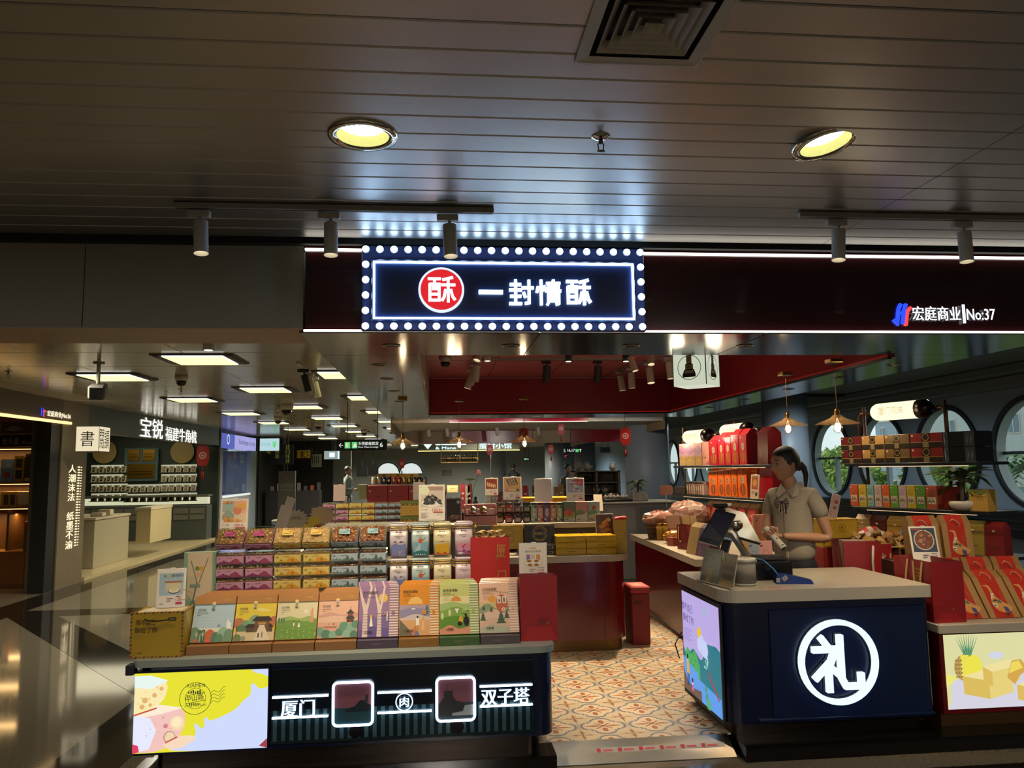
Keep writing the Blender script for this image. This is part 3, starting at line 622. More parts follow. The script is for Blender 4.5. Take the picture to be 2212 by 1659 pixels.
for x, y, lb in ((-4.3, 8.1, 'left of the bullet camera'), (-3.2, 9.9, 'behind the dome camera'), (-2.75, 13.5, 'farther down the corridor')):
    dup(sp0, (x, y, 2.6), label='small fire sprinkler on the corridor ceiling '+lb)
# ---------------------------------------------------------------- track lights in front of the sign
m_white = mat('white_powder_coat', 'a9a79e', .45, noise=.03)
def head(name, label, loc, tilt, watts, tgt, L=.17, r=.035, group='track spotlights', col='a9a79e', lamp=(1, .78, .52), ang=70):
    t = thing(name, label, 'spotlight', loc, group=group)
    ob('adapter', M().box(-.055, .055, -.018, .018, -.045, -.012, col, .004).tube([(0.01, 0, -.045), (.01, 0, -.07)], .008, col), PLAIN, t)
    d = Vector((math.sin(R(tilt[0])), math.sin(R(tilt[1])), -1)).normalized(); p0 = Vector((.01, 0, -.068)); p1 = p0+d*L
    bb = M().tube([p0, p0+d*.004, p1-d*.002, p1], r, col, 20); [q_.pop() for q_ in (bb.f, bb.c, bb.sm)]; ob('barrel', bb, PLAIN, t)
    ob('lens', M().tube([p1-d*.035, p1-d*.033], r*.95, (1, .85, .6), 16), mat('spot_lens', attr=True, emit=5) if watts else GLOSSP, t)
    if watts:
        l = spot(t, p1+d*.012, p1+d*.012+(Vector(tgt)-(Vector(loc)+p1)), watts, ang, lamp); l.parent = t
    return t
def track(name, label, a, b_, z=2.89, col='8d8b84'):
    t = thing(name, label, 'light track', ((a[0]+b_[0])/2, (a[1]+b_[1])/2, z)); L = (Vector(b_)-Vector(a)).length/2; t.rotation_euler.z = math.atan2(b_[1]-a[1], b_[0]-a[0])
    ob('rail', M().box(-L, L, -.018, .018, -.022, .008, col, .003).box(-L+.01, L-.01, -.006, .006, -.0235, -.02, '2a2a28'), PLAIN, t); return t
track('light_track', 'white ceiling light track with three spotlights left of and over the sign', (-1.31, 3.86), (.29, 3.86))
track('light_track', 'white ceiling light track at the upper right with two spotlights', (1.93, 3.84), (3.9, 3.84))
FW = 70
head('track_spotlight', 'white cylinder spotlight at the left end of the front track', (-1.19, 3.86, 2.87), (4, -6), FW, (-1.0, 4.6, .7), ang=62)
head('track_spotlight', 'white cylinder spotlight second on the front track, left of the sign', (-.55, 3.86, 2.87), (1, -5), FW, (-.5, 4.7, .7), ang=62)
head('track_spotlight', 'white cylinder spotlight overlapping the top of the lit sign', (.05, 3.86, 2.87), (2, -6), FW, (.1, 4.7, .7), ang=62)
head('track_spotlight', 'white cylinder spotlight leaning left on the right front track', (2.14, 3.84, 2.87), (-6, -4), FW*1.25, (2.1, 4.7, .8), ang=62)
head('track_spotlight', 'white upright cylinder spotlight at the far right on the front track', (2.86, 3.84, 2.87), (-2, -4), FW, (3.1, 4.7, .8), ang=62)
# ---------------------------------------------------------------- lights inside the recess
track('light_track', 'white track running deep along the left of the red ceiling recess', (.44, 7.9), (.42, 10.0), 2.855)
track('light_track', 'thin white track across the red ceiling recess', (.5, 9.0), (2.3, 9.0), 2.855)
track('light_track', 'white track running deep along the right of the red ceiling recess', (2.78, 8.1), (2.38, 10.3), 2.855)
IW = 75
for x, y, tg, w, lb, c in ((.42, 5.75, (.0, 5.0, .9), IW, 'near the front left of the recess', 'b5b0a4'), (.42, 6.6, (.1, 6.8, 1.0), IW, 'behind the front left one', 'b5b0a4'), (.42, 7.5, (-.5, 6.8, 1.0), IW, 'third deep on the left side', 'b5b0a4'),
                           (1.15, 6.9, (.9, 6.4, .9), IW*3, 'over the left part of the island', '16181c'), (1.95, 6.9, (1.3, 6.5, .9), IW*3, 'over the right part of the island', '16181c'),
                           (2.6, 5.95, (2.9, 5.5, 1.2), IW*.4, 'near the front right of the recess', 'b5b0a4'), (2.45, 6.7, (3.3, 5.5, 1.1), IW, 'behind the front right one', 'b5b0a4'), (2.3, 7.4, (2.9, 7.0, 1.1), IW*1.6, 'third deep on the right side', 'b5b0a4'), (2.12, 8.3, (2.75, 7.7, 1.1), IW*1.6, 'fourth deep on the right side', 'b5b0a4'), (2.2, 7.8, (2.1, 6.9, .9), IW, 'beside the fourth deep on the right', 'b5b0a4')):
    dx = (Vector(tg)-Vector((x, y, 2.8))); head('track_spotlight', ('black' if c[0] == '1' else 'white')+' cylinder spotlight added for fill in the red recess, '+lb, (x, y, 2.835), (dx.x*22, dx.y*22), w, tg, col=c, group='recess spotlights', ang=75)  # extra heads with no real fitting, kept for their light on the goods
for x, y, tg, w, lb, c in ((.44, 8.9, (.0, 9.9, 1), 25, 'first visible on the left recess track', 'b5b0a4'), (.43, 9.3, (-.6, 9.9, 1), 25, 'second visible on the left recess track', 'b5b0a4'), (.42, 9.75, (-.8, 9.9, 1), 25, 'last on the left recess track', 'b5b0a4'),
                           (1.28, 9.0, (1.0, 9.9, .9), 25, 'leftmost black one on the cross track', '16181c'), (1.9, 9.0, (1.6, 9.6, .9), 0, 'rightmost black one on the cross track', '16181c'),
                           (2.68, 8.7, (2.9, 8.5, 1.1), 40, 'first visible on the right recess track', 'b5b0a4'), (2.58, 9.2, (2.7, 8.4, 1.1), 40, 'second visible on the right recess track', 'b5b0a4'), (2.48, 9.7, (2.6, 9.9, 1), 30, 'third visible on the right recess track', 'b5b0a4'), (2.42, 10.05, (2.9, 10.1, 1), 30, 'last on the right recess track', 'b5b0a4')):
    dx = (Vector(tg)-Vector((x, y, 2.8))); head('track_spotlight', ('black' if c[0] == '1' else 'white')+' cylinder spotlight added for fill in the red recess, '+lb, (x, y, 2.835), (dx.x*16, dx.y*14), w, tg, L=.2, r=.045, col=c, group='recess spotlights', ang=75)
for x, y, lb in ((.55, 8.55, 'white'), (1.48, 8.6, 'black, left'), (2.15, 8.6, 'black, right')):
    t = thing('surface_downlight', 'short %s cylinder downlight fixed to the red recess ceiling' % lb, 'downlight', (x, y, 2.86)); c = '16181c' if 'black' in lb else 'b5b0a4'
    ob('housing', M().tube([(0, 0, 0), (0, 0, -.1)], .04, c, 18), PLAIN, t); ob('lens', M().tube([(0, 0, -.1), (0, 0, -.102)], .03, (1, .85, .6), 14), mat('spot_lens', attr=True, emit=5), t)
# service bell cube sign: lit white box with a register drawn in a circle
t = thing('cube_sign', 'lit white hanging cube sign with a receipt printer drawn in a circle', 'sign', (2.07, 5.98, 2.185))
t.rotation_euler.z = R(-42); q = .1375
ob('light_box', M().box(-q, q, -q, q, 0, .275, (.66, .72, .56)), mat('cube_glow', attr=True, emit=.85), t)
b = M()
for x, y in ((-q, -q), (q, -q), (q, q), (-q, q)): b.box(x-.003, x+.003, y-.003, y+.003, 0, .275, '8b8b80')
ob('edge', b, PLAIN, t)
for o, X in (((-q, -q, 0), (1, 0, 0)), ((q, -q, 0), (0, 1, 0)), ((-q, q, 0), (0, -1, 0))):
    b = M(); p = Pr(b, o, X, (0, 0, 1), .275, .275, .0006); K = '20241f'; p.ring(.5, .52, .36, .018, K).rect(.42, .62, .58, .88, K).rect(.44, .64, .56, .86, 'b8c2a2').rect(.38, .46, .62, .62, K).rect(.4, .48, .6, .60, 'b8c2a2').rect(.44, .52, .56, .55, K).bars(.46, .78, .08, 2, K, .06, .02)
    p.poly([(.30, .32), (.70, .32), (.65, .46), (.35, .46)], K).poly([(.34, .35), (.66, .35), (.62, .44), (.38, .44)], 'b8c2a2').rect(.30, .24, .70, .33, K); ob('drawing', b, PLAIN, t)
ob('hanger', M().tube([(0, 0, .275), (0, 0, .665)], .006, '3a3632'), PLAIN, t)
# dome cameras
def dome(label, loc, s=1.):
    t = thing('dome_camera', label, 'security camera', loc); t.scale = (s,)*3
    ob('mount', M().lathe([(.055, 0), (.055, -.03), (.045, -.05)], 'c2beb2', 22), PLAIN, t); ob('dome', M().lathe([(.044, -.05), (.04, -.075), (.025, -.092), (.001, -.098)], '15171a', 18), GLOSSP, t); return t
dome('white dome camera in the left corner of the red recess', (.08, 8.9, 2.86), 1.3); dome('white dome camera in the right corner of the red recess', (2.75, 8.9, 2.86), 1.3)
for x, y, z, lb, s_ in ((-2.75, 8.5, 2.6, 'white dome camera on the corridor ceiling between two light panels', 1.2), (-2.35, 12.2, 2.6, 'dark half dome camera in the corridor ceiling', 1.8), (-3.05, 15.0, 2.6, 'white dome camera above the comb shop sign', 1.4), (-2.6, 17, 2.6, 'small dark dome camera before the exchange booth', 1.5), (-1.9, 20, 2.6, 'small dark dome camera before the green direction sign', 1.6)): dome(lb, (x, y, z), s_)
t = thing('bullet_camera', 'grey bullet security camera hanging on a pole from the corridor ceiling', 'security camera', (-3.18, 7.5, 2.6))
ob('pole', M().lathe([(.05, 0), (.05, -.01)], '8a867a', 16).tube([(0, 0, 0), (0, 0, -.2)], .018, 'b0aca0', 10), PLAIN, t); b = M(); b.T = Matrix.Rotation(R(18), 4, 'Z') @ Matrix.Rotation(R(12), 4, 'X'); b.box(-.07, .07, -.2, .12, -.33, -.2, '4c4b44', .015); ob('housing', b, PLAIN, t)
b = M(); b.T = Matrix.Rotation(R(18), 4, 'Z') @ Matrix.Rotation(R(12), 4, 'X'); b.box(-.055, .055, -.204, -.199, -.315, -.225, '0c0d0e'); ob('lens', b, GLOSSP, t)
t = thing('light_track', 'short white track with three spotlights near the corridor ceiling edge', 'light track', (-1.34, 8.0, 2.595)); ob('rail', M().box(-.018, .018, -.55, .55, -.02, .004, 'd0ccc0', .003), PLAIN, t)
for y, c, lb in ((7.75, '1a1c1e', 'black spotlight, first on the short corridor track'), (8.05, 'c8c4b8', 'white spotlight, second on the short corridor track'), (8.4, 'c8c4b8', 'white spotlight, last on the short corridor track')):
    head('track_spotlight', lb, (-1.34, y, 2.58), (14, 12), 0, (0, 0, 0), col=c, group='corridor track spotlights')
t = thing('surface_downlight', 'short white cylinder downlight just behind the header beam', 'downlight', (-1.72, 5.9, 2.6)); ob('housing', M().tube([(0, 0, 0), (0, 0, -.13)], .04, 'c8c4b8', 18), PLAIN, t); ob('lens', M().tube([(0, 0, -.13), (0, 0, -.132)], .03, (1, .85, .6), 14), mat('spot_lens', attr=True, emit=5), t)
# pendant lamps
def pendant(label, u, v, Y, ztop):
    p = atY(u, v, Y); t = thing('pendant_lamp', label, 'pendant lamp', p, group='glass pendant lamps'); h = ztop-p.z
    ob('cord', M().tube([(0, 0, .06), (0, 0, h)], .003, '8a6a30', 6), PLAIN, t); ob('ceiling_plate', M().box(-.05, .05, -.05, .05, h-.03, h, '8a6a30', .004), METAL, t)
    ob('socket', M().lathe([(.012, .09), (.02, .07), (.02, .03), (.03, .02)], 'a07c3c', 14), METAL, t)
    ob('shade', M().lathe([(.03, .04), (.05, .02), (.12, -.01), (.165, -.028)], 'd8b070', 28, cap=False), mat('amber_glass_shade', 'e0b878', .15, trans=.7, noise=.1, alpha=.75), t)
    ob('bulb', M().lathe([(.012, .02), (.03, -.03), (.036, -.06), (.028, -.085), (.001, -.1)], 'ffffff', 16), PET, t)
    ob('filament', M().tube([(0, 0, 0), (0, 0, -.025)], .006, '505050', 6).tube([(-.008, 0, -.025), (-.010, 0, -.07), (0, 0, -.075), (.010, 0, -.07), (.008, 0, -.025)], .0045, (1, .85, .5), 6), mat('filament_light', attr=True, emit=14), t)
    l = bpy.data.lights.new('lamp', 'POINT'); l.energy = 3; l.color = (1, .75, .45); l.shadow_soft_size = .03; o = bpy.data.objects.new('lamp', l); COL.objects.link(o); o.parent = t; o.location = (0, 0, -.05)
pendant('glass pendant lamp at the left, beside the green direction sign', 870, 953, 8.6, CB); pendant('glass pendant lamp in the middle of the shop', 992, 950, 8.8, CB)
pendant('glass pendant lamp hanging by the red paper charm in the middle', 1133, 948, 8.6, CB); pendant('glass pendant lamp in front of the grey column', 1702, 913, 6.4, CB); pendant('glass pendant lamp right of the cashier, highest of the pendants', 1809, 908, 5.6, CB)
# ================================================================ COUNTERS
m_navy = mat('navy_lacquer', '08122c', .22, noise=.05, scale=3, coat=.2)
m_top = mat('white_counter_top', 'b5ac98', .25, noise=.04, scale=6)
m_topg = mat('grey_green_counter_top', '8c958c', .3, noise=.04, scale=6)
m_redl = mat('dark_red_lacquer', '5c0a10', .2, noise=.06, scale=2, coat=.3)
m_kick = mat('dark_steel_plinth', '3a332c', .25, .9, noise=.15, scale=6)
m_brass = mat('brass_plinth', '6d5230', .35, .8, noise=.2, scale=7)
def rrect(x0, x1, y0, y1, rs, n=7):     # rs: radii for corners (x1,y0) (x1,y1) (x0,y1) (x0,y0)
    P = []
    for (cx, cy_, a0), r in zip(((x1, y0, -90), (x1, y1, 0), (x0, y1, 90), (x0, y0, 180)), rs):
        if r <= 0: P.append((cx, cy_)); continue
        ox = cx-r if cx == x1 else cx+r; oy = cy_-r if cy_ == y1 else cy_+r
        for k in range(n+1): a = R(a0+90*k/n); P.append((ox+r*math.cos(a), oy+r*math.sin(a)))
    return P
# ---- left display counter
c = thing('display_counter', 'low navy display counter with a yellow lightbox, white neon lines and a striped front', 'counter', (0, 0, 0))
ob('body', M().prism(rrect(-1.515, .60, 4.185, 5.25, (.08, .05, .03, .06)), .155, .582, '08122c', False), m_navy, c)
ob('plinth', M().prism(rrect(-1.44, .54, 4.26, 5.15, (.07, .05, .03, .03)), .076, .156, '3a332c'), m_kick, c)
ob('counter_top', M().prism(rrect(-1.54, .612, 4.15, 5.28, (.09, .05, .03, .04)), .583, .617, '8c958c'), m_topg, c)
ob('light_box', M().prism(rrect(-1.53, -.862, 4.158, 4.6, (.0, 0, 0, .03)), .16, .565, '12141c'), m_navy, c)
ob('bracket', M().box(-1.565, -1.525, 4.14, 4.20, .55, .60, '14161a', .004), PLAIN, c)
# backlit picture (yellow, cakes, milk splash, postmark)
b = M(); p = Pr(b, (-1.522, 4.1575, .170), (1, 0, 0), (0, 0, 1), .652, .385); MK = (.62, .70, .98)
p.rect(0, 0, 1, 1, (.80, .76, .03))
p.poly(soft([(.22, 0), (1, 0), (1, 0), (1, .77), (1, .77), (.93, .74), (.895, .83), (.865, .80), (.875, .68), (.82, .62), (.76, .50), (.66, .42), (.56, .36), (.545, .42), (.52, .41), (.53, .30), (.50, .27), (.475, .34), (.445, .34), (.47, .22), (.44, .16), (.34, .10)]), MK)
p.poly([(1, 1), (.87, 1), (.90, .955), (.95, .94), (1, .90)], MK).poly([(.94, .03), (1, .12), (1, 0)], (.35, .05, .06))
p.poly(soft([(0, .50), (0, .50), (.18, .60), (.37, .55), (.39, .35), (.33, .16), (.22, .03), (.1, 0), (0, .02), (0, .02)]), (.90, .55, .50)).poly([(0, .50), (.18, .60), (.37, .55), (.2, .48), (0, .43)], (.98, .84, .66)).poly([(0, 0), (.12, .05), (.17, .28), (.12, .44), (0, .47)], (.80, .82, .98))
p.poly(soft([(0, .97), (0, .97), (.12, .97), (.25, .90), (.235, .68), (.15, .56), (0, .48), (0, .48)]), (.95, .82, .42)).poly([(0, .97), (.12, .97), (.25, .90), (.12, .80), (0, .82)], (.80, .92, .86))
for x, y, r_ in ((.08, .66, .022), (.15, .72, .018), (.2, .8, .016), (.06, .58, .02), (.12, .6, .014)): p.el(x, y, r_, (.78, .45, .16), n=9)
p.el(.325, .36, .055, (.96, .68, .42)).el(.32, .37, .038, (.98, .82, .52)).el(.27, .19, .045, (.55, .25, .2)).el(.272, .19, .038, (.86, .68, .42)).el(.24, .33, .018, (.7, .22, .25), n=8).el(.22, .44, .012, (.8, .4, .4), n=8)
p.poly([(.22, .10), (.33, .2), (.44, .2), (.47, .15), (.36, .05), (.27, .03)], (.93, .70, .5)).line(.0, .475, .17, .56, .012, (.6, .1, .05)).line(.24, .12, .33, .19, .012, (.6, .12, .08))
p.poly([(0, 0), (.05, .02), (.04, .1), (0, .12)], (.75, .05, .12))
K = (.03, .04, .02); p.ring(.455, .66, .12, .004, K).ring(.455, .66, .078, .003, K)
p.text('XIAMEN', .385, .80, .05, K, w=.14, rot=.0).text('中山路', .385, .615, .085, K, w=.135, rot=R(8), bold=.01).text('Zhong Shan Road', .375, .545, .04, K, w=.16, rot=R(2))
for k in range(7): p.el(.03+k*.028, .62+.05*(k % 3)+.02*k, .006+.003*(k % 2), (.85, .62, .25), n=8); p.el(.10+k*.03, .22+.04*((k*2) % 5), .005, (.78, .42, .36), n=7)
for k in range(6): p.rect(.40+k*.017, .725, .411+k*.017, .75+.01*(k % 3), K); p.rect(.41+k*.014, .575, .418+k*.014, .605, K)
p.line(.385, .60, .53, .64, .004, K).line(.385, .70, .53, .735, .004, K)
for k in range(4):
    x0, y0 = .57, .72-k*.042; q = [(x0+i*.014, y0+.022*math.sin(i*1.1)+i*.008) for i in range(9)]
    for i in range(8): p.line(*q[i], *q[i+1], .003, K)
ob('backlit_picture', b, mat('lightbox_picture', attr=True, emit=1.0), c)
# striped glass front
ob('back_panel', M().box(-.856, .492, 4.176, 4.19, .18, .545, '24545c').box(-.856, .492, 4.168, 4.176, .18, .192, '49605c'), mat('teal_panel', attr=True, rough=.4), c)
slm = M().box(0, .0205, -.004, .0, .192, .535, 'ccd8cc', .001).mesh('slat', mat('pale_slat', attr=True, rough=.5))
sld = M().box(0, .0205, -.004, .0, .30, .535, '1c3a44', .001)
for k in range(32): ob('slat', slm, parent=c, loc=(-.846+k*.0418, 4.175, 0))
ob('upper_band', M().box(-.856, .492, 4.166, 4.170, .345, .545, '0c2030'), mat('dark_band', '0c2030', .35), c)
for x in (-.43, .09):
    b = M(); b.ell((x, 4.166, .225), (.035, .004, .032), '4a1420', 12, 7).ell((x, 4.166, .505), (.035, .004, .03), '3a1020', 12, 7); ob('ornament', b, PLAIN, c)
ob('glass_front', M().box(-.856, .492, 4.160, 4.162, .178, .548, 'ffffff'), SMOKE, c)
NE = mat('neon_white', attr=True, emit=5)
for x0, x1, z0, z1 in ((-.846, -.567, .3125, .4135), (-.319, -.042, .3155, .4155), (.207, .483, .325, .425)):
    for z in (z0, z1): ob('neon_tube', M().tube([(x0, 4.150, z), (x1, 4.150, z)], .0055, (.66, .84, 1), 8), NE, c)
for x0, x1, z0, z1, kind in ((-.542, -.343, .262, .474, 0), (-.016, .180, .262, .476, 1)):
    ob('neon_frame', frame_tube(x0, x1, z0, z1, .0065, 4.146, (.66, .84, 1), .022), NE, c)
    b = M(); b.box(x0+.002, x1-.002, 4.150, 4.156, z0+.002, z1-.002, '5a3a48'); p = Pr(b, (x0+.004, 4.1498, z0+.004), (1, 0, 0), (0, 0, 1), x1-x0-.008, z1-z0-.008)
    p.rect(0, .0, 1, 1, '7a4c58')
    if kind == 0: p.rect(0, 0, 1, .4, '23424c').hill([(.3, .36), (.5, .42), (.72, .58), (1, .45)], '1c262c', .3).poly([(.8, .55), (.84, .7), (.9, .7), (.9, .52)], '2b3236')
    else: p.rect(0, 0, 1, .42, '2c3c44').hill([(0, .35), (.2, .55), (.35, .62), (.55, .45), (.9, .3)], '201f24', .1).rect(.18, .55, .42, .7, '2a282c').poly([(.4, .1), (1, .1), (1, .36), (.75, .34), (.7, .2), (.4, .16)], '9aa0a0').line(.26, .7, .26, .9, .01, '222222')
    ob('picture', b, GLOSSP, c)
LB = (.55, .78, 1.)
b = M(); Pr(b, (-.80, 4.142, .318), (1, 0, 0), (0, 0, 1), .165, .082).text('厦门', 0, 0, 1, LB, w=1, bold=.03); Pr(b, (.215, 4.142, .332), (1, 0, 0), (0, 0, 1), .25, .082).text('双子塔', 0, 0, 1, LB, w=1, bold=.03)
Pr(b, (-.205, 4.142, .342), (1, 0, 0), (0, 0, 1), .046, .05).text('肉', 0, 0, 1, LB, w=1, bold=.03); Pr(b, (-.227, 4.142, .322), (1, 0, 0), (0, 0, 1), .09, .09).ring(.5, .5, .5, .06, LB)
ob('neon_lettering', b, mat('neon_blue', attr=True, emit=2.2), c)
b = M(); Pr(b, (-.804, 4.146, .322), (1, 0, 0), (0, 0, 1), .165, .082).text('厦门', 0, 0, 1, '0a1430', w=1, bold=.045); Pr(b, (.211, 4.146, .336), (1, 0, 0), (0, 0, 1), .25, .082).text('双子塔', 0, 0, 1, '0a1430', w=1, bold=.045); ob('letter_backing', b, PLAIN, c)
# ---- cashier counter
c = thing('cashier_counter', 'navy cashier counter with a lit white 礼 character in a ring and a cream top', 'counter', (0, 0, 0))
ob('body', M().prism(rrect(1.556, 2.735, 4.19, 4.95, (.03, .02, .02, .085)), .16, .803, '08122c'), m_navy, c)
ob('front_panel', M().box(1.80, 2.70, 4.180, 4.19, .18, .76, '070f24', .004).box(1.72, 2.72, 4.170, 4.19, .172, .184, '14264a', .002), mat('navy_panel', '0a1838', .28, noise=.04), c)
ob('plinth', M().prism(rrect(1.60, 2.69, 4.26, 4.93, (.02, .02, .02, .06)), .076, .161, '3a332c'), m_kick, c)
ob('counter_top', M().prism(rrect(1.536, 2.75, 4.165, 4.98, (.02, .02, .02, .10)), .803, .868, 'b5ac98'), m_top, c)
LW = (.62, .80, 1.)
def ring_y(cx, cz, r0, r1, y0, y1, col, n=48):
    m = M()
    for i in range(n):
        a, b_ = 2*math.pi*i/n, 2*math.pi*(i+1)/n; q = lambda r, t, y: (cx+r*math.cos(t), y, cz+r*math.sin(t))
        m._add([q(r0, a, y0), q(r0, b_, y0), q(r1, b_, y0), q(r1, a, y0), q(r0, a, y1), q(r0, b_, y1), q(r1, b_, y1), q(r1, a, y1)], [[3, 2, 1, 0], [4, 5, 6, 7], [0, 1, 5, 4], [2, 3, 7, 6]], col)
    return m
NL = mat('ring_light', attr=True, emit=1.5)
ob('light_ring', ring_y(2.170, .475, .198, .224, 4.140, 4.172, (.60, .80, 1.)), NL, c)
ob('ring_shadow_gap', ring_y(2.170, .475, .192, .230, 4.172, 4.181, '060a16'), PLAIN, c)
b = M(); glyph(b, '礼', (2.015, 4.170, .318), (1, 0, 0), (0, 0, 1), .30, 1.12, .028, (.60, .80, 1.), 1.0); ob('lit_character', b, NL, c)
b = M(); glyph(b, '礼', (2.011, 4.179, .324), (1, 0, 0), (0, 0, 1), .30, 1.5, .006, '060a16', 1.0); ob('character_backing', b, PLAIN, c)
ob('side_frame', M().box(1.545, 1.556, 4.24, 4.93, .135, .785, '1a1a1e', .003), PLAIN, c)
b = M(); p = Pr(b, (1.5445, 4.915, .165), (0, -1, 0), (0, 0, 1), .655, .598, .0003)
p.rect(0, 0, 1, 1, (.52, .42, .80)).hill([(0, .42), (.1, .36), (.3, .46), (.5, .40), (.7, .60), (.9, .62), (1, .60)], (.02, .20, .26), .0)
p.hill([(.02, .30), (.12, .44), (.24, .40), (.34, .46), (.46, .34)], (.08, .42, .12), .18)
for x, y in ((.12, .36), (.18, .40), (.24, .34), (.30, .40), (.36, .36), (.2, .3), (.3, .3)): p.el(x, y, .008, (.02, .18, .05), ry=.018, n=8)
p.poly([(0, 0), (1, 0), (1, .17), (.42, .20), (.42, .25), (0, .33)], (.12, .35, .85)).poly([(0, 0), (.5, .0), (.5, .1), (.3, .07), (.12, .1), (0, .2)], (.16, .10, .08))
p.rect(.10, .17, .17, .30, (.75, .42, .05)).rect(.11, .06, .135, .18, (.03, .05, .2)).rect(.145, .06, .165, .18, (.03, .05, .2)).el(.135, .325, .024, (.9, .7, .5)).el(.135, .345, .026, (.02, .02, .05), n=10).el(.26, .12, .02, (.9, .7, .5)).el(.26, .14, .022, (.02, .02, .05), n=10).poly([(.23, .04), (.30, .04), (.28, .1), (.25, .1)], (.7, .12, .4))
p.el(.50, .66, .055, (.85, .58, .03)).el(.56, .58, .07, (.60, .66, .95)).el(.50, .55, .06, (.60, .66, .95)).el(.65, .54, .075, (.60, .66, .95)).poly([(.45, .5), (.7, .5), (.72, .45), (.6, .46)], (.60, .66, .95))
for k in range(9): p.el(.72+k*.03, .33-k*.02, .016, (.65, .06, .08), n=8)
p.line(.70, .36, .98, .15, .008, (.1, .02, .03)).poly([(.70, .36), (.66, .44), (.68, .45)], (.5, .85, .7)).poly([(.70, .36), (.72, .46), (.745, .45)], (.5, .85, .7)).poly([(.70, .36), (.62, .37), (.64, .39)], (.5, .85, .7)).poly([(.68, 1), (.64, .86), (.67, .87)], (.2, .65, .5)).poly([(.69, 1), (.71, .87), (.735, .88)], (.2, .65, .5))
p.el(.66, .17, .03, (.05, .35, .2)).el(.68, .10, .035, (.05, .35, .2)).el(.72, .04, .05, (.1, .45, .15))
p.text('情不自己', .06, .82, .08, (.06, .03, .22), w=.30, bold=.01).text('酥给了你', .09, .71, .08, (.06, .03, .22), w=.30, bold=.01).bars(.10, .64, .26, 6, (.25, .18, .5), .022, .005)
ob('backlit_poster', b, mat('side_poster', attr=True, emit=.95), c)
ob('cable', M().tube([(1.54, 4.93, .50), (1.50, 4.95, .42), (1.52, 4.94, .34), (1.53, 4.96, .33)], .004, '101010', 6), PLAIN, c)
# ---- pineapple lightbox counter at the right edge
c = thing('display_counter', 'counter at the right edge with a backlit pineapple cake picture and cream top', 'counter', (0, 0, 0))
ob('counter_top', M().box(2.785, 4.0, 4.185, 5.1, .595, .645, 'b5ac98', .005), m_top, c)
ob('body', M().box(2.80, 3.98, 4.215, 5.05, .155, .595, '2a0d10'), m_redl, c)
ob('plinth', M().box(2.80, 3.98, 4.25, 5.0, .076, .156, '6d5230'), m_brass, c)
b = M(); p = Pr(b, (2.825, 4.2145, .178), (1, 0, 0), (0, 0, 1), 1.10, .405)
YB = (.80, .78, .40); p.rect(0, 0, 1, 1, YB).poly([(0, 0), (.8, 0), (.62, .5), (.42, .5), (.22, .48), (.03, .38), (.02, .1)], (.74, .72, .84)).el(.28, .70, .04, (.72, .74, .9), ry=.05)
for k in range(9):
    a = R(60+k*7.5); x = .125; p.poly([(x-.006, .62), (x+.006, .62), (x+.13*math.cos(a)*1.0, .62+.42*math.sin(a))], (.08, .26, .14) if k % 2 else (.16, .38, .2))
p.el(.105, .55, .058, (.55, .36, .10), ry=.18).rect(.085, .40, .13, .72, (.90, .82, .10)).el(.155, .55, .045, (.92, .84, .08), ry=.17)
for i in range(3):
    for j in range(5): p.el(.058+i*.014, .43+j*.055, .005, (.30, .17, .05), n=6)
C1, C2, C3 = (.88, .70, .22), (.78, .55, .12), (.95, .82, .38)
def cake(x, y, w, h, d): p.poly([(x, y), (x+w, y-.08), (x+w, y+h-.08), (x, y+h)], C2).poly([(x+w, y-.08), (x+w+d, y), (x+w+d, y+h), (x+w, y+h-.08)], C1).poly([(x, y+h), (x+w, y+h-.08), (x+w+d, y+h), (x+d, y+h+.08)], C3)
cake(.09, .20, .14, .24, .13); cake(.38, .10, .1, .2, .12); cake(.20, .36, .05, .20, .15)
p.poly([(.33, .40), (.36, .62), (.41, .64), (.45, .5), (.40, .42), (.37, .3)], (.75, .42, .08)).poly([(.34, .45), (.36, .6), (.40, .62), (.42, .52)], (.93, .76, .12)).poly([(.0, .30), (.06, .42), (.0, .48)], (.93, .88, .2))
ob('backlit_picture', b, mat('pineapple_picture', attr=True, emit=.9), c)
# ---- middle island with rounded corner
c = thing('island_counter', 'dark red island counter with a cream top, brass plinth and tiered white shelves', 'counter', (0, 0, 0))
ob('body', M().prism(rrect(-1.0, 1.53, 6.29, 7.2, (.16, .1, .05, .05)), .17, .79, '5c0a10', False), m_redl, c)
for x in (-.2, .78, 1.33): ob('door_gap', M().box(x, x+.005, 6.287, 6.292, .19, .77, '16060a'), PLAIN, c)
ob('plinth', M().prism(rrect(-.95, 1.50, 6.31, 7.15, (.14, .1, .05, .05)), .08, .171, '6d5230'), m_brass, c)
ob('counter_top', M().prism(rrect(-1.02, 1.56, 6.26, 7.25, (.18, .1, .05, .05)), .79, .842, 'b5ac98'), m_top, c)
ob('shelf', M().box(-1.0, 1.47, 6.62, 7.15, 1.04, 1.085, 'b5ac98', .003), m_top, c); ob('riser', M().box(-.95, 1.42, 6.72, 7.1, .842, 1.04, '2b2220'), PLAIN, c)
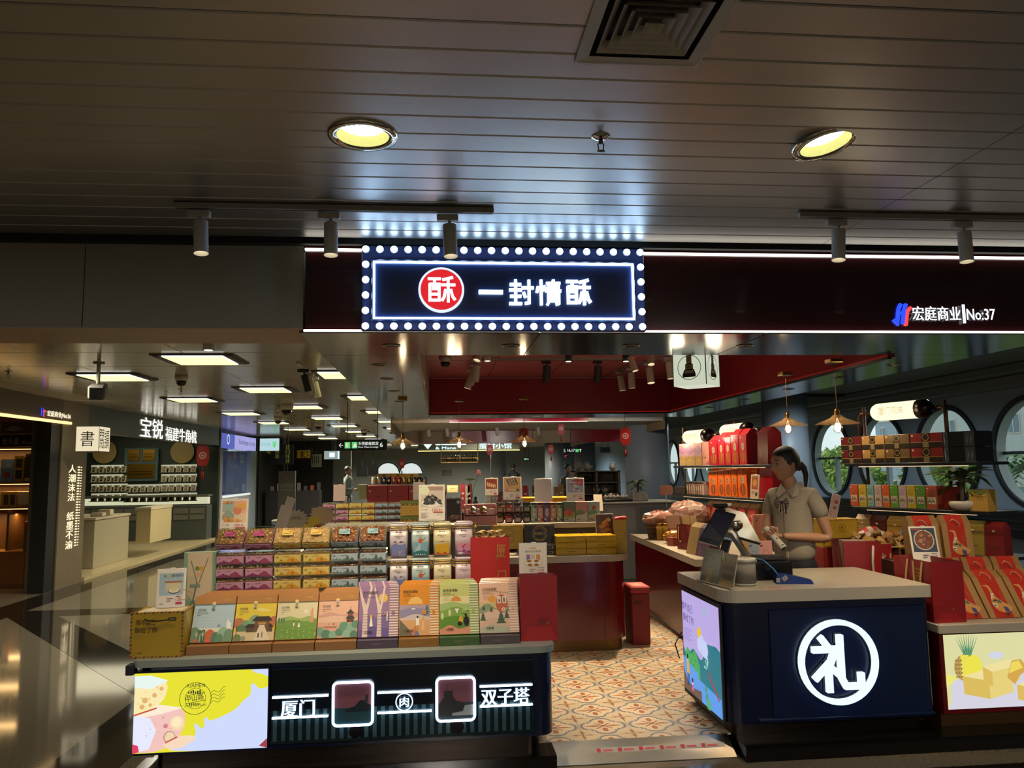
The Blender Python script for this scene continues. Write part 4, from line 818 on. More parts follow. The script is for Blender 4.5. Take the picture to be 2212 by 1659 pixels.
# ---- long red counter at the right back
c = thing('side_counter', 'long dark red counter with cream edge behind the cashier screen', 'counter', (0, 0, 0))
def slab(P, z0, z1, col, m, nm): return ob(nm, M().prism(P, z0, z1, col), m, c)
slab([(2.03, 6.0), (2.75, 6.0), (2.75, 8.0), (2.11, 8.3)], .12, .77, '5c0a10', m_redl, 'body'); slab([(1.99, 5.95), (2.80, 5.95), (2.80, 8.05), (2.07, 8.36)], .77, .825, 'b5ac98', m_top, 'counter_top'); slab([(2.08, 6.05), (2.7, 6.05), (2.7, 7.9), (2.15, 8.2)], .078, .121, '6d5230', m_brass, 'plinth')
# ---- red bin beside the island
c = thing('storage_bin', 'dark red plastic bin with a lid standing at the island corner', 'bin', (1.665, 6.55, .08))
ob('body', M().box(-.07, .085, -.1, .16, 0, .42, '6e0f14', .008).box(-.05, .02, -.104, -.1, .33, .36, '45090c'), PLAIN, c); ob('lid', M().box(-.078, .093, -.108, .168, .42, .475, '8a1418', .008), PLAIN, c)
b = M(); Pr(b, (-.06, -.09, .4755), (1, 0, 0), (0, 1, 0), .14, .22).rect(0, 0, 1, 1, 'b54a44').bars(.1, .8, .8, 6, 'e0c0a8', .12, .04); ob('lid_print', b, PRINT, c)
# ================================================================ PRODUCTS
def bxm(w, d, h, c, bv=.002): return M().box(0, w, 0, d, 0, h, c, bv)
def front(m, w, h, x=0, z=0, y=-.0004, st=.00012): return Pr(m, (x, y, z), (1, 0, 0), (0, 0, 1), w, h, st)
KB = '2c2620'
# ---- eight kinds of leaning boxes on the left counter
def brand(p, x=.05, y=.06, h=.05, c=KB): p.text('一封情酥', x, y, h, c, bold=.02)
def face_cake(kind):
    def f(p):
        if kind == 0:
            p.rect(0, 0, 1, .82, 'a9c3cc')
            for k in range(5): p.rect(.05+.1*(k % 2), .42+.06*k, .8+.05*(k % 3), .424+.06*k, 'bccfd4')
            p.rect(.2, .22, 1, .30, 'd8d2be').poly([(.84, .30), (.84, .42), (.87, .50), (.90, .42), (.95, .40), (.95, .28)], 'e4e6de').rect(.63, .32, .645, .37, '20262a').rect(.66, .32, .675, .37, '20262a')
            for x, y, r, c in ((.08, .2, .12, '6f8f72'), (.2, .16, .10, '4c6f52'), (.32, .1, .12, '89a184'), (.46, .14, .12, 'c4623c'), (.6, .1, .10, '4f7560'), (.78, .16, .14, '8fae94'), (.92, .14, .12, '6c9272'), (.3, .22, .05, '3f6048'), (.70, .06, .1, '5c8463')): p.el(x, y, r, c, ry=r*1.1).rect(x-r*.96, 0, x+r*.96, y, c)
            for x in (.14, .3): p.line(x, .04, x, .24, .008, 'dfe6cf').line(x, .12, x-.04, .18, .007, 'dfe6cf').line(x, .12, x+.04, .18, .007, 'dfe6cf').line(x, .16, x-.03, .21, .007, 'dfe6cf').line(x, .16, x+.03, .21, .007, 'dfe6cf')
            p.el(.14, .03, .05, 'c4623c'); n, e = '绿豆糕', 'BEAN PASTE CAKE'
        elif kind == 1:
            p.rect(0, 0, 1, .82, 'd9c23a').el(.6, .68, .12, 'e3d377', ry=.03).el(.72, .65, .14, 'e3d377', ry=.03)
            for x, y, r, c in ((.1, .38, .14, 'b5704a'), (.28, .34, .12, '6f9a72'), (.5, .42, .16, '7fa27c'), (.8, .44, .10, '5e8a68'), (.97, .42, .12, 'b5704a'), (.18, .25, .12, '577d56')): p.el(x, y, r, c)
            p.rect(0, 0, 1, .2, 'cdbd92').rect(.3, .18, .95, .3, '51402e').poly([(.24, .28), (.98, .28), (.9, .36), (.34, .36)], '33291f').poly([(.42, .42), (.94, .42), (.84, .52), (.52, .52)], '33291f').rect(.5, .18, .86, .42, '6a4b30').rect(.58, .34, .78, .39, 'b58a3c').poly([(.5, 0), (.9, 0), (.74, .33), (.62, .33)], 'd8ceb0')
            p.rect(.6, .06, .63, .16, '2c2620').rect(.69, .06, .72, .18, 'a8652c').el(.1, .06, .1, '6c7f4b').el(.25, .05, .06, '8c9180').line(.06, .1, .06, .34, .01, '3c3424').line(.06, .2, .12, .3, .008, '3c3424'); n, e = '桂花味糕', 'OSMANTHUS CAKE'
        elif kind == 2:
            p.rect(0, 0, 1, .82, 'd3cda4').hill([(0, .42), (.3, .5), (.6, .45), (.8, .5), (1, .44)], '96ae62').hill([(0, .38), (.4, .42), (.7, .38), (1, .42)], '6f9440').rect(0, 0, 1, .3, '6b923a').el(.72, .6, .05, 'e9ddc0')
            for k in range(5): p.poly([(.82-.02+k*.008, .36+k*.06), (.94-.0-k*.008, .36+k*.06), (.88, .45+k*.06)], 'd09a78')
            for x in (.06, .12, .18): p.el(x, .42, .025, '4f7a4e', ry=.06)
            p.rect(.42, .28, .45, .36, 'eee8d8').el(.435, .38, .015, '2a2420', n=8).poly([(.53, .26), (.6, .26), (.57, .37)], 'f2ede0').el(.57, .385, .014, '2a2420', n=8)
            for k in range(22): p.el((k*.137) % .96+.02, (k*.083) % .24+.02, .012, 'eeeedd', ry=.007, n=6)
            n, e = '龙井糕', 'LONGJING CAKE'
        else:
            p.rect(0, 0, 1, .82, 'dcae93').hill([(0, .5), (.3, .56), (.6, .5), (1, .54)], 'c69a88').hill([(0, .44), (.4, .48), (1, .44)], 'd9b39a').rect(0, .0, 1, .34, 'cfa189').poly([(.12, .25), (.5, .25), (.45, .21), (.18, .21)], 'a66d50').el(.28, .30, .012, '2a2420', n=8).el(.40, .3, .02, '2a2420', n=8)
            p.rect(.72, .33, .90, .42, '5f3c34').poly([(.68, .41), (.94, .41), (.86, .48), (.76, .48)], '2f3a38').poly([(.70, .52), (.92, .52), (.81, .62)], '2f3a38').rect(.75, .46, .87, .53, '77443a').line(.81, .6, .81, .68, .01, '2f3a38')
            for x, y, r, c in ((.06, .14, .12, '6f9a82'), (.22, .08, .12, '4f7d68'), (.4, .06, .11, '7ca58e'), (.55, .12, .10, '55826a'), (.66, .24, .12, '5f907a'), (.85, .2, .13, '7fa790'), (.95, .28, .1, '5c8a72'), (.75, .07, .12, '86ab94'), (.92, .06, .1, '4f7d68')): p.el(x, y, r, c)
            n, e = '黑芝麻糕', 'BLACK SESAME CAKE'
        p.text(n, .10, .67, .055, '3d4440', w=.2).text(e, .10, .615, .028, '4a5048', w=.22 if kind else .25).rect(.10, .575, .18, .583, '4a5048')
        p.rect(0, .82, 1, 1, 'a8763e').text('一封情酥', .65, .885, .045, 'c79a4c', w=.22).rect(.43, .70, .52, .86, '9fb0aa' if kind == 0 else 'c5bf8a' if kind < 3 else 'd3b596').rect(.44, .83, .51, .86, 'e9d27a').text('情酥', .445, .80, .05, KB, vert=True)
    return f
def face_env(kind):
    S_ = ('9c7a94', 'c8873a', '86a457', 'd0a094')[kind]
    def f(p):
        if kind == 0:
            p.rect(0, 0, .77, 1, '95789c').el(.60, .76, .12, 'd9b65c').hill([(0, .3), (.3, .42), (.5, .35), (.77, .4)], '7a6a98').hill([(0, .14), (.3, .2), (.77, .16)], '6c5d90')
            for x, w in ((.16, .07), (.52, .06)):
                p.poly([(x-w, 0), (x+w, 0), (x+w*.7, .5), (x+w*1.6, .75), (x+w*2.4, 1), (x+w*1.6, 1), (x+w*.2, .62), (x-w*1.2, .8), (x-w*2.2, 1), (x-w*2.6, .95), (x-w*.8, .5)], 'd9c6bb')
                for k in range(8): p.rect(x-w*.9, .06+k*.055, x+w*.9, .066+k*.055, '6b4a54')
            p.el(.31, .38, .03, 'dcb246', ry=.05).poly([(.27, .2), (.36, .2), (.33, .36), (.30, .36)], 'efe6d8').rect(.70, .3, .73, .48, 'e8d6c2')
        elif kind == 1:
            p.rect(0, 0, .77, 1, 'cf8a35').el(.40, .62, .19, 'e2b668', a1=180, a0=0).rect(0, .36, .77, .60, 'a79aa8').hill([(0, .5), (.3, .55), (.77, .5)], '8d88a4', .36).hill([(0, .34), (.4, .42), (.77, .36)], 'c7b8b4', .2).rect(0, 0, .77, .3, 'cfa072').poly([(0, 0), (0, .32), (.22, .14), (.35, 0)], '6e6a58').poly([(.3, .03), (.4, .2), (.52, 0)], 'c07a58').poly([(.36, .0), (.44, .12), (.52, 0)], '6c7496')
            p.rect(.42, .18, .50, .33, 'ece3d0').el(.46, .36, .025, '2b221c').rect(.43, .08, .49, .2, 'c59350').el(.60, .32, .03, 'd9a33c', ry=.05).poly([(.56, .1), (.64, .1), (.62, .28), (.58, .28)], 'e0b48a').el(.7, .5, .04, '5e7064', ry=.09).el(.35, .52, .06, 'e8e2e4', ry=.015)
        elif kind == 2:
            p.rect(0, 0, .77, 1, 'bdc27a').rect(0, .6, .77, .75, 'd5cf9c').el(.42, .65, .13, 'cf8a48', a1=180).hill([(0, .6), (.3, .64), (.77, .58)], '9fb874').hill([(0, .46), (.4, .54), (.77, .46)], '7fa050').hill([(0, .32), (.4, .36), (.77, .32)], '5f8a3c').hill([(0, .1), (.25, .18), (.5, .1), (.77, .14)], 'cf8f76')
            for x, y in ((.06, .36), (.25, .42)): p.el(x, y, .035, 'c9d29a', ry=.07)
            p.rect(.42, .42, .46, .50, 'eeeedd').rect(.39, .47, .49, .5, 'eeeedd').el(.54, .28, .05, 'd4a440', ry=.07).el(.51, .2, .06, '3a2a28').el(.68, .25, .07, '2c2c2e', ry=.1).el(.67, .37, .03, '2b221c')
        else:
            p.rect(0, 0, .8, 1, 'dfb79c').el(.33, .67, .10, 'd99c48').rect(0, .5, .8, .6, 'c9b88a').hill([(0, .5), (.2, .58), (.5, .46), (.8, .52)], '8c9a76').hill([(0, .38), (.4, .46), (.8, .4)], 'd6b8a4').hill([(0, .2), (.3, .3), (.8, .22)], 'cfae9a').hill([(0, .1), (.3, .16), (.8, .1)], 'aeb39c')
            for x, y, s_ in ((.08, .24, .09), (.55, .18, .13), (.7, .28, .08), (.1, .46, .05), (.3, .42, .05)):
                for k in range(3): p.poly([(x-s_+k*s_*.25, y+k*s_*.5), (x+s_-k*s_*.25, y+k*s_*.5), (x, y+s_*.9+k*s_*.5)], '4c6350')
            p.el(.58, .58, .16, 'bb6a4c', ry=.18).rect(.46, .58, .56, .72, 'dcd2c0').rect(.60, .58, .70, .72, 'dcd2c0').line(.3, .84, .8, .78, .006, '5c4a3c').line(.56, .74, .56, .82, .008, '5c4a3c').rect(.5, .6, .53, .66, '2b221c').rect(.63, .6, .66, .69, '2b221c')
        n = ('香芋蛋黄酥', '黄金蛋黄酥', '抹茶蛋黄酥', '红豆蛋黄酥')[kind]; e = ('TARO', 'GOLDEN', 'MATCHA', 'RED BEAN')[kind]
        p.text(n, .08, .84, .06, '4a4234', w=.38, bold=.01).text(e, .09, .80, .025, '4a4234').text('EGG YOLK CAKE', .09, .765, .025, '4a4234', w=.3).bars(.10, .72, .16, 3, '8a7a60', .025, .004)
        if kind != 0: p.ring(.18, .64, .0001, .0001, KB, 4)
        p.rect(.77, 0, 1, 1, 'e3d8c4')
        for k in range(19): p.rect(.77, .015+k*.0525, 1, .040+k*.0525, S_)
        brand(p, .1, .07, .045)
    return f
def lean_box(kind, env, w=.216):
    h = .275 if env else .245; th = .03; n = ('mint', 'yellow', 'green', 'pink')[kind] if not env else ('purple', 'orange', 'green', 'pink')[kind]
    side = ('9c7a94', 'cf8a35', '9fb35c', 'dfb79c')[kind] if env else 'b07a3c'
    t = thing('envelope_box' if env else 'cake_box', '-', 'gift box'); m = M().box(.001, w-.001, 0, th, 0, h, side, .0015)
    ob('box', m, GLOSSP if env else PRINT, t); b = M(); (face_env if env else face_cake)(kind)(front(b, w-.006, h-.004, .003, .002)); ob('cover_print', b, GLOSSP if env else PRINT, t)
    if env:
        bt = M()
        for x in (.62, .86): disc_y(bt, x*w, h*.45, .012, -.005, 0, side, 14); disc_y(bt, x*w, h*.45, .003, -.006, -.004, '3c3028', 8)
        bt.tube([(.62*w, -.004, h*.45+.006), (.74*w, -.005, h*.46+.004), (.86*w, -.004, h*.45-.006)], .001, 'e6dcc8', 5); ob('string_buttons', bt, PRINT, t)
        sc = M()
        for k in range(19): sc.box(.765*w, .775*w, -.0012, 0, (.02+k*.0525)*h, (.045+k*.0525)*h, 'e3d8c4')
        ob('scalloped_edge', sc, PRINT, t)
    return t
LN = -.42
names = [('pale blue', 'bean paste', 0, 0), ('yellow', 'osmanthus', 1, 0), ('pale green', 'longjing', 2, 0), ('pink', 'black sesame', 3, 0), ('purple striped', 'taro', 0, 1), ('orange striped', 'golden', 1, 1), ('green striped', 'matcha', 2, 1), ('pink striped', 'red bean', 3, 1)]
for i, (cn_, fl_, kd, env) in enumerate(names):
    x0 = -1.305+i*.2175; y0 = 4.285-(.012 if env else 0)
    t = lean_box(kd, env); t['label'] = 'front %s %s box leaning on the left counter' % (cn_, fl_); g_ = '%s boxes leaning in a row one behind another' % cn_; t['group'] = g_
    t.location = (x0, y0, .668); t.rotation_euler = (LN, 0, 0)
    for k in range(1, 4):
        q = dup(t, (x0+.006*k*(1 if kd % 2 else -1)+(.02*k if i == 0 else 0), y0+.034*k, .668+.004*k), label='%s %s box, %s behind the front one of its row' % (cn_, fl_, ORD[k-1]))
    # base box lying flat under the row
    bc = ('8a5f34', '8a5f34', '8a5f34', '8a5f34', '4a3c50', '8a6024', '3c5c2e', '4f454a')[i]
    bt = thing('base_box', 'flat %s box lying under the leaning %s boxes' % ({'8a5f34': 'brown', '4a3c50': 'purple', '8a6024': 'ochre', '3c5c2e': 'dark green', '4f454a': 'grey'}[bc], cn_), 'gift box', (x0, 4.235, .6175), group='flat boxes along the left counter edge')
    ob('box', M().box(.001, .214, 0, .26, 0, .045, bc, .0015), PRINT, bt); b = M(); front(b, .2, .03, .006, .01).bars(.35, .5, .3, 2, 'a08a6a' if i > 3 else '8a6238', .2, .04); ob('print', b, PRINT, bt)
# ---- nut tubs
def nutmesh(w, d, h, seed, cols, n=170, tilt=0):
    rnd = random.Random(seed); m = M()
    for i in range(n):
        x, z = rnd.uniform(.008, w-.008), 0; y = rnd.uniform(.006, d-.006); s_ = rnd.uniform(.004, .0075); c = rnd.choice(cols); zz = h-.004+rnd.uniform(-.003, .002)
        a = rnd.uniform(0, 3.1); ux, uy = math.cos(a)*s_*1.5, math.sin(a)*s_*1.5
        m._add([(x-ux, y-uy, zz), (x+uy*.6, y-ux*.6, zz), (x+ux, y+uy, zz), (x-uy*.6, y+ux*.6, zz), (x, y, zz+s_*.8)], [[0, 1, 4], [1, 2, 4], [2, 3, 4], [3, 0, 4]], c)
    return m
NUTS = (['8a6a3c', 'b08a55', '6d4a2a', 'c9a878', '7d8a3c', '93412e', 'dcc193'], ['cbb07c', 'dcc593', 'b5955c', 'c2a468', 'e4d3a8', 'a5834c'], ['8a5a38', '6a3f28', 'c49a68', 'b07c4c', 'd9b98a', '7d2f24'])
def label_nut(p, k, s_=1):
    bg = ('b98aa0', 'cfb96a', '9fb0b8')[k]; p.rect(0, 0, 1, 1, bg)
    if k == 0: p.hill([(0, .08), (.2, .3), (.27, .5), (.34, .32), (.5, .18), (.62, .5), (.70, .72), (.78, .66), (.9, .25), (1, .02)], '7c3560').hill([(.55, .1), (.7, .7), (.78, .66), (.95, .08)], '8f4560')
    elif k == 1: p.hill([(.4, .08), (.55, .6), (.7, .75), (.85, .45), (1, .1)], 'cc8f38').hill([(.1, .08), (.3, .4), (.5, .08)], 'bfa040'); p.el(.26, .3, .035, '6f7f2c').el(.7, .3, .04, '6f7f2c').rect(.25, .05, .27, .25, '6a5a28').rect(.69, .05, .71, .25, '6a5a28')
    else:
        for x, y in ((.08, .32), (.2, .4), (.34, .3), (.62, .8), (.8, .5), (.5, .35)): p.poly([(x-.11, .03), (x+.11, .03), (x+.02, y), (x-.02, y)], '4f6660' if y > .45 else '64786e')
    p.text('坚果脆', .36, .74, .13, '3a2c24', w=.22).bars(.06, .78, .1, 2, '3a2c24', .12, .05)
def tub(k, w=.160, d=.12, h=.072, tilted=False):
    t = thing('nut_tub', '-', 'food tub'); nb = ('pink', 'yellow', 'blue')[k]
    ob('tray', M().box(0, w, 0, d, 0, .052, ('a87c92', 'b9a45c', '8c9aa4')[k], .006), GLOSSP, t); nm = nutmesh(w, d, .060, k+1, NUTS[k], 220 if tilted else 110); nm.box(.006, w-.006, .004, d-.006, .04, .056, ('7a5a34', 'b0925c', '6a4528')[k])
    ob('nuts', nm, mat('roasted_nuts', attr=True, rough=.45, noise=.1), t, kind='stuff')
    ob('lid', M().box(-.001, w+.001, -.001, d+.001, .054, h, 'ffffff', .006), PET, t)
    b = M(); label_nut(front(b, w-.01, .040, .005, .007, -.0006), k); ob('label_band', b, GLOSSP, t)
    if tilted:
        b = M(); p = Pr(b, (w*.30, d*.38, h+.0006), (1, 0, 0), (0, 1, 0), w*.4, d*.32); p.poly([(.08, 0), (1, 0), (1, .8), (.92, 1), (0, 1), (0, .2)], ('b0587c', 'dcc06a', '8fb0b4')[k]).poly([(.5, .6), (.75, 1), (1, .7), (1, .4)], ('8f3f66', 'cf9c48', '6f9498')[k]).text('坚果脆片', .12, .2, .25, KB, w=.7); ob('sticker', b, GLOSSP, t)
    return t
rz = thing('display_riser', 'white acrylic riser under the nut tubs', 'riser', (-1.33, 4.8, .6175)); ob('box', M().box(0, 1.02, 0, .34, 0, .16, 'b5ac98', .003), m_top, rz)
protos = [tub(k) for k in range(3)]; protosT = [tub(k, tilted=True) for k in range(3)]
used = set(); CN = ('pink', 'pink', 'yellow', 'yellow', 'blue', 'blue')
def place(proto, first, loc, rot, label, group):
    if first not in used: used.add(first); o = proto; o.location = loc; o.rotation_euler = rot if hasattr(rot, '__len__') else (0, 0, rot); o['label'] = label; o['group'] = group; return o
    return dup(proto, loc, rot, label, group)
for c_ in range(6):
    k = c_//2; x = -1.322+.1685*c_; sd = 'left' if c_ % 2 == 0 else 'right'
    for r_ in range(4):
        place(protos[k], 'a%d' % k, (x+random.uniform(-.002, .002), 4.80+random.uniform(-.003, .003), .7776+.0765*r_), 0, '%s-labelled nut tub in the %s %s column, %s' % (CN[c_], sd, CN[c_], ('at the bottom of the stack', 'one above the bottom', 'two above the bottom', 'just under the tilted top tub')[r_]), 'nut tubs stacked on the left counter')
    place(protosT[k], 't%d' % k, (x, 4.800, 1.092), (R(46), 0, 0), 'see-through %s nut tub tipped forward on top of the %s %s column' % (CN[c_], sd, CN[c_]), 'tilted top nut tubs')
for k, (x, y, z) in enumerate(((-1.50, 4.92, .9), (-1.475, 5.02, .93), (-1.45, 5.10, .955), (-1.42, 5.18, .98))):
    dup(protos[0], (x, y, z+.0), label='loose pink nut tub behind the mint board, %s from the front' % ORD[k], group='loose nut tubs behind the mint board')
    s_ = thing('display_riser', 'small stand under the %s loose pink tub behind the mint board' % ORD[k], 'riser', (x, y, .6175)); ob('box', M().box(0, .15, .02 if k else 0, .10, 0, z-.6175, 'b5ac98'), m_top, s_)
# ---- cookie tins with gold rims
TN = [('periwinkle', 'b9b0b4', '6c79a8'), ('sky blue', 'a4b8b4', '7ba6b8'), ('yellow', 'cfc59c', 'c99f2c'), ('lilac', 'c4b0b8', 'c48aa4')]
def tin(k, w=.108, d=.085, h=.196):
    t = thing('cookie_tin', '-', 'tin'); nm, c1, c2 = TN[k]
    ob('body', M().prism(rrect(0, w, 0, d, (.012,)*4, 4), 0, h-.03, c1, True), mat('tin_paint', attr=True, rough=.25, noise=.03), t)
    ob('lid', M().prism(rrect(-.002, w+.002, -.002, d+.002, (.013,)*4, 4), h-.022, h-.002, c1, True).prism(rrect(.008, w-.008, .008, d-.008, (.012,)*4, 4), h-.002, h+.004, c1, True), MATS['tin_paint'], t)
    g = M()
    for z in (h-.034, h-.022): g.tube([(x, y, z) for x, y in rrect(-.003, w+.003, -.003, d+.003, (.014,)*4, 4)], .0028, 'd8b468', 6, True)
    ob('gold_rims', g, METAL, t)
    rnd = random.Random(k); g = M()
    for i in range(7):
        a = Vector((w+.004, .01+rnd.uniform(0, .02), h-.03+rnd.uniform(-.008, .012))); P = [a]
        for j in range(4): P.append(P[-1]+Vector((rnd.uniform(-.004, .010), rnd.uniform(-.012, .004), rnd.uniform(-.022, .012))))
        g.tube(P, .0016, 'e0bc60', 5)
    ob('gold_tie', g, METAL, t)
    b = M(); p = front(b, w-.024, h-.04, .012, .003, -.0006); p.rect(0, 0, 1, .42 if k != 1 else .5, c2)
    if k == 0: p.hill([(0, .42), (.3, .46), (.6, .40), (1, .46)], c2, .4).line(.2, .55, .38, .47, .04, '2c2a6a').line(.15, .50, .32, .57, .03, '2c2a6a').poly([(.55, .5), (.95, .53), (.6, .55)], '2c2a6a'); [p.el(x, y, .015, 'dfe0ec') for x, y in ((.5, .3), (.8, .38), (.25, .25), (.7, .2))]; p.line(.6, 0, .6, .15, .04, 'd9a07c').line(.6, .1, .75, .2, .03, 'd9a07c').line(.6, .1, .5, .2, .03, 'd9a07c').rect(.05, .02, .3, .06, 'b05a78')
    if k == 1: p.rect(0, 0, 1, .12, '2c6f74').hill([(0, .12), (.5, .2), (1, .14)], '2c6f74', .1).poly([(.1, .18), (.5, .18), (.5, .48)], 'a9c3c0').el(.5, .56, .17, 'c4603c').line(.66, .58, .85, .66, .05, '7a2c28'); [p.el(.2+.15*i, .03, .04, 'dfe6d2') for i in range(5)]
    if k == 2: p.hill([(0, .38), (.5, .42), (1, .46)], c2, .3).rect(0, 0, 1, .06, 'c0622c').el(.2, .08, .08, 'a84a28', ry=.04).el(.7, .08, .1, 'a84a28', ry=.04).poly([(.35, .53), (.65, .53), (.6, .50), (.4, .50)], '8a3428').line(.55, .53, .6, .62, .015, '6a5a48').rect(0, .52, 1, .53, 'c9a34c').line(.25, .22, .35, .27, .03, '9a5a20')
    if k == 3: p.rect(0, 0, 1, .13, 'a45a8c').rect(0, .42, 1, .44, 'd6a8b8').line(.4, .30, .62, .38, .10, 'b8384c').line(.4, .30, .5, .20, .09, 'b8384c').el(.5, .14, .12, '4c3a6c', ry=.03).el(.85, .09, .12, '5a3a7c', ry=.03).el(.25, .05, .2, 'c9c4dc', ry=.04)
    p.text('椰子礼盒', .28, .88, .055, KB, w=.44, bold=.02).rect(.2, .84, .8, .844, '8a8070').rect(.3, .82, .7, .823, '8a8070').text('酥脆夹心', .18, .73, .05, '5c5648', w=.64).text('曲奇', .38, .665, .05, '5c5648', w=.26); ob('print', b, GLOSSP, t); return t
tp = [tin(k) for k in range(4)]
rz = thing('display_riser', 'white acrylic riser under the cookie tins', 'riser', (-.31, 4.78, .6175)); ob('box', M().box(0, .53, 0, .2, 0, .205, 'b5ac98', .003), m_top, rz)
for k in range(4):
    x = -.300+.1325*k
    place(tp[k], 'tin%d' % k, (x, 4.80, 1.030+.002), 0, 'upper %s cookie tin with gold rims' % TN[k][0], 'cookie tins in two rows')
    dup(tp[k], (x+.001, 4.80, .8235), 0, 'lower %s cookie tin, standing under its twin' % TN[k][0], 'cookie tins in two rows')
# ---- paper bags
def bag(name, label, loc, w, d, h, col, inner='8a3034', rot=0, pr=None, side=None, group=None, taper=0., m=None, cat='gift bag'):
    t = thing(name, label, cat, loc, rot, group); b = M(); e = .0015; k = taper
    A = [(0, 0, 0), (w, 0, 0), (w, d, 0), (0, d, 0)]; B = [(k, k, h), (w-k, k, h), (w-k, d-k, h), (k, d-k, h)]
    mid = [(w-k*.5-.006, d/2, h), (k*.5+.006, d/2, h)]
    b._add(A+B+mid, [[3, 2, 1, 0], [0, 1, 5, 4], [2, 3, 7, 6], [1, 2, 6, 8, 5], [3, 0, 4, 9, 7]], col)
    b._add([(x*.985+w*.0075, y*.97+d*.015, z+e) for x, y, z in A]+[(x*.985+w*.0075, y*.97+d*.015, z) for x, y, z in B], [[0, 1, 2, 3], [4, 5, 1, 0], [5, 6, 2, 1], [6, 7, 3, 2], [7, 4, 0, 3]], inner)
    ob('paper_body', b, m or PRINT, t)
    if pr or side:
        b = M()
        if pr: pr(Pr(b, (k*.0, -.0006, 0), (1, 0, 0), (0, k, h), w, h))
        if side: side(Pr(b, (w+.0006, 0, 0), (0, 1, 0), (0, 0, 1), d, h))
        ob('print', b, m or PRINT, t)
    return t
def ribbon(t, P, col='c9a35c', hw=(0, .008, 0), nm='ribbon'): return ob(nm, M().strip(P, hw, 0, col), mat('satin_ribbon', attr=True, rough=.4), t)
def xiamen(p): p.text('厦', .66, .60, .25, 'a8863c', w=.24, bold=.01).text('门', .68, .12, .24, 'a8863c', w=.22, bold=.01).text('XIA', .64, .55, .03, '8c6a34').text('MEN', .64, .07, .03, '8c6a34').el(.32, .92, .012, '4a1010').el(.75, .93, .012, '4a1010')
t = bag('gift_bag', 'bright red gift bag with gold 厦门 lettering and a folded cream ribbon on top', (.19, 4.72, .835), .235, .10, .305, 'b3221c', rot=0, pr=xiamen)
rnd = random.Random(3); b = M()
for i in range(6):
    x = .03+i*.026; hh = rnd.uniform(.02, .05); P = [(x+.07*j/9, .01+.05*math.sin(j*.5+i), .302+hh*math.sin(math.pi*j/9)) for j in range(10)]; b.strip([(x+.025+.026*math.cos(R(j*30)), .03+.01*(i % 3), .318+.006*(i % 2)+.020*math.sin(R(j*30))) for j in range(13)], (.004*(-1)**i, .013, .003), 0, ('cfae6c', 'bf9c58')[i % 2])
ob('ribbon', b, mat('satin_ribbon', attr=True, rough=.4), t)
rz = thing('display_riser', 'dark box standing under the bright red gift bag', 'riser', (.2, 4.72, .6175)); ob('box', M().box(0, .22, 0, .12, 0, .217, '3a1416', .003), PLAIN, rz)
t = bag('gift_bag', 'tall dark red gift bag with cream ribbons at the right end of the left counter', (.440, 4.28, .6175), .205, .12, .345, '941418', pr=lambda p: p.poly([(0, 0), (1, 0), (.78, .22), (.25, .22)], 'a81a1c').el(.6, .30, .14, '7a1014', ry=.05).el(.72, .27, .018, 'a89048').bars(.35, .22, .4, 1, '6a0c10').line(0, .3, .9, .29, .004, '7a1014'))
ribbon(t, [(.20, .05, .33), (.212, .05, .31), (.218, .05, .24), (.208, .05, .19), (.215, .05, .17)], 'b9a078', (0, .010, 0)); ribbon(t, [(0, .05, .33), (-.014, .04, .32), (-.012, .04, .24), (.004, .02, .20), (-.004, .02, .17)], 'a8864c', (0, .012, 0))
# airmail bag
def airedge(p, w, h, c1='1c1a16', c2='a03a2a'):
    n = int(w/.018)
    for k in range(n):
        for y0, y1 in ((0, .035), (.965, 1)): p.poly([((k+.1)/n, y0), ((k+.55)/n, y0), ((k+.95)/n, y1), ((k+.5)/n, y1)], c1 if k % 2 else c2)
    n = int(h/.018)
    for k in range(n):
        for x0, x1 in ((0, .035), (.965, 1)): p.poly([(x0, (k+.1)/n), (x1, (k+.5)/n), (x1, (k+.95)/n), (x0, (k+.55)/n)], c1 if k % 2 else c2)
def air1(p):
    airedge(p, .25, .22); K = '1f1a08'; p.text('情不自己', .10, .72, .13, K, w=.38).text('酥给了你', .09, .55, .13, K, w=.42).rect(.72, .80, .86, .88, '2a2c14').rect(.74, .82, .84, .86, '6a6428').rect(.09, .47, .2, .475, '8a7420').text('一封情酥', .11, .10, .035, K, w=.13)
t = bag('airmail_bag', 'mustard yellow paper bag with airmail striped edges and 情不自己 lettering', (-1.573, 4.21, .6175), .262, .17, .228, 'a8891a', inner='c9b25a', pr=air1, side=lambda p: airedge(p, .17, .22))
ob('handle', M().tube([(.07, -.003, .195), (.08, -.006, .188), (.13, -.008, .184), (.18, -.006, .188), (.195, -.003, .198)], .003, '15130c', 6), PLAIN, t)
ob('contents', M().box(.01, .25, .01, .16, .17, .222, 'cdb27a', .004).box(.05, .24, .03, .15, .218, .228, 'd8c9a4', .002), PRINT, t)
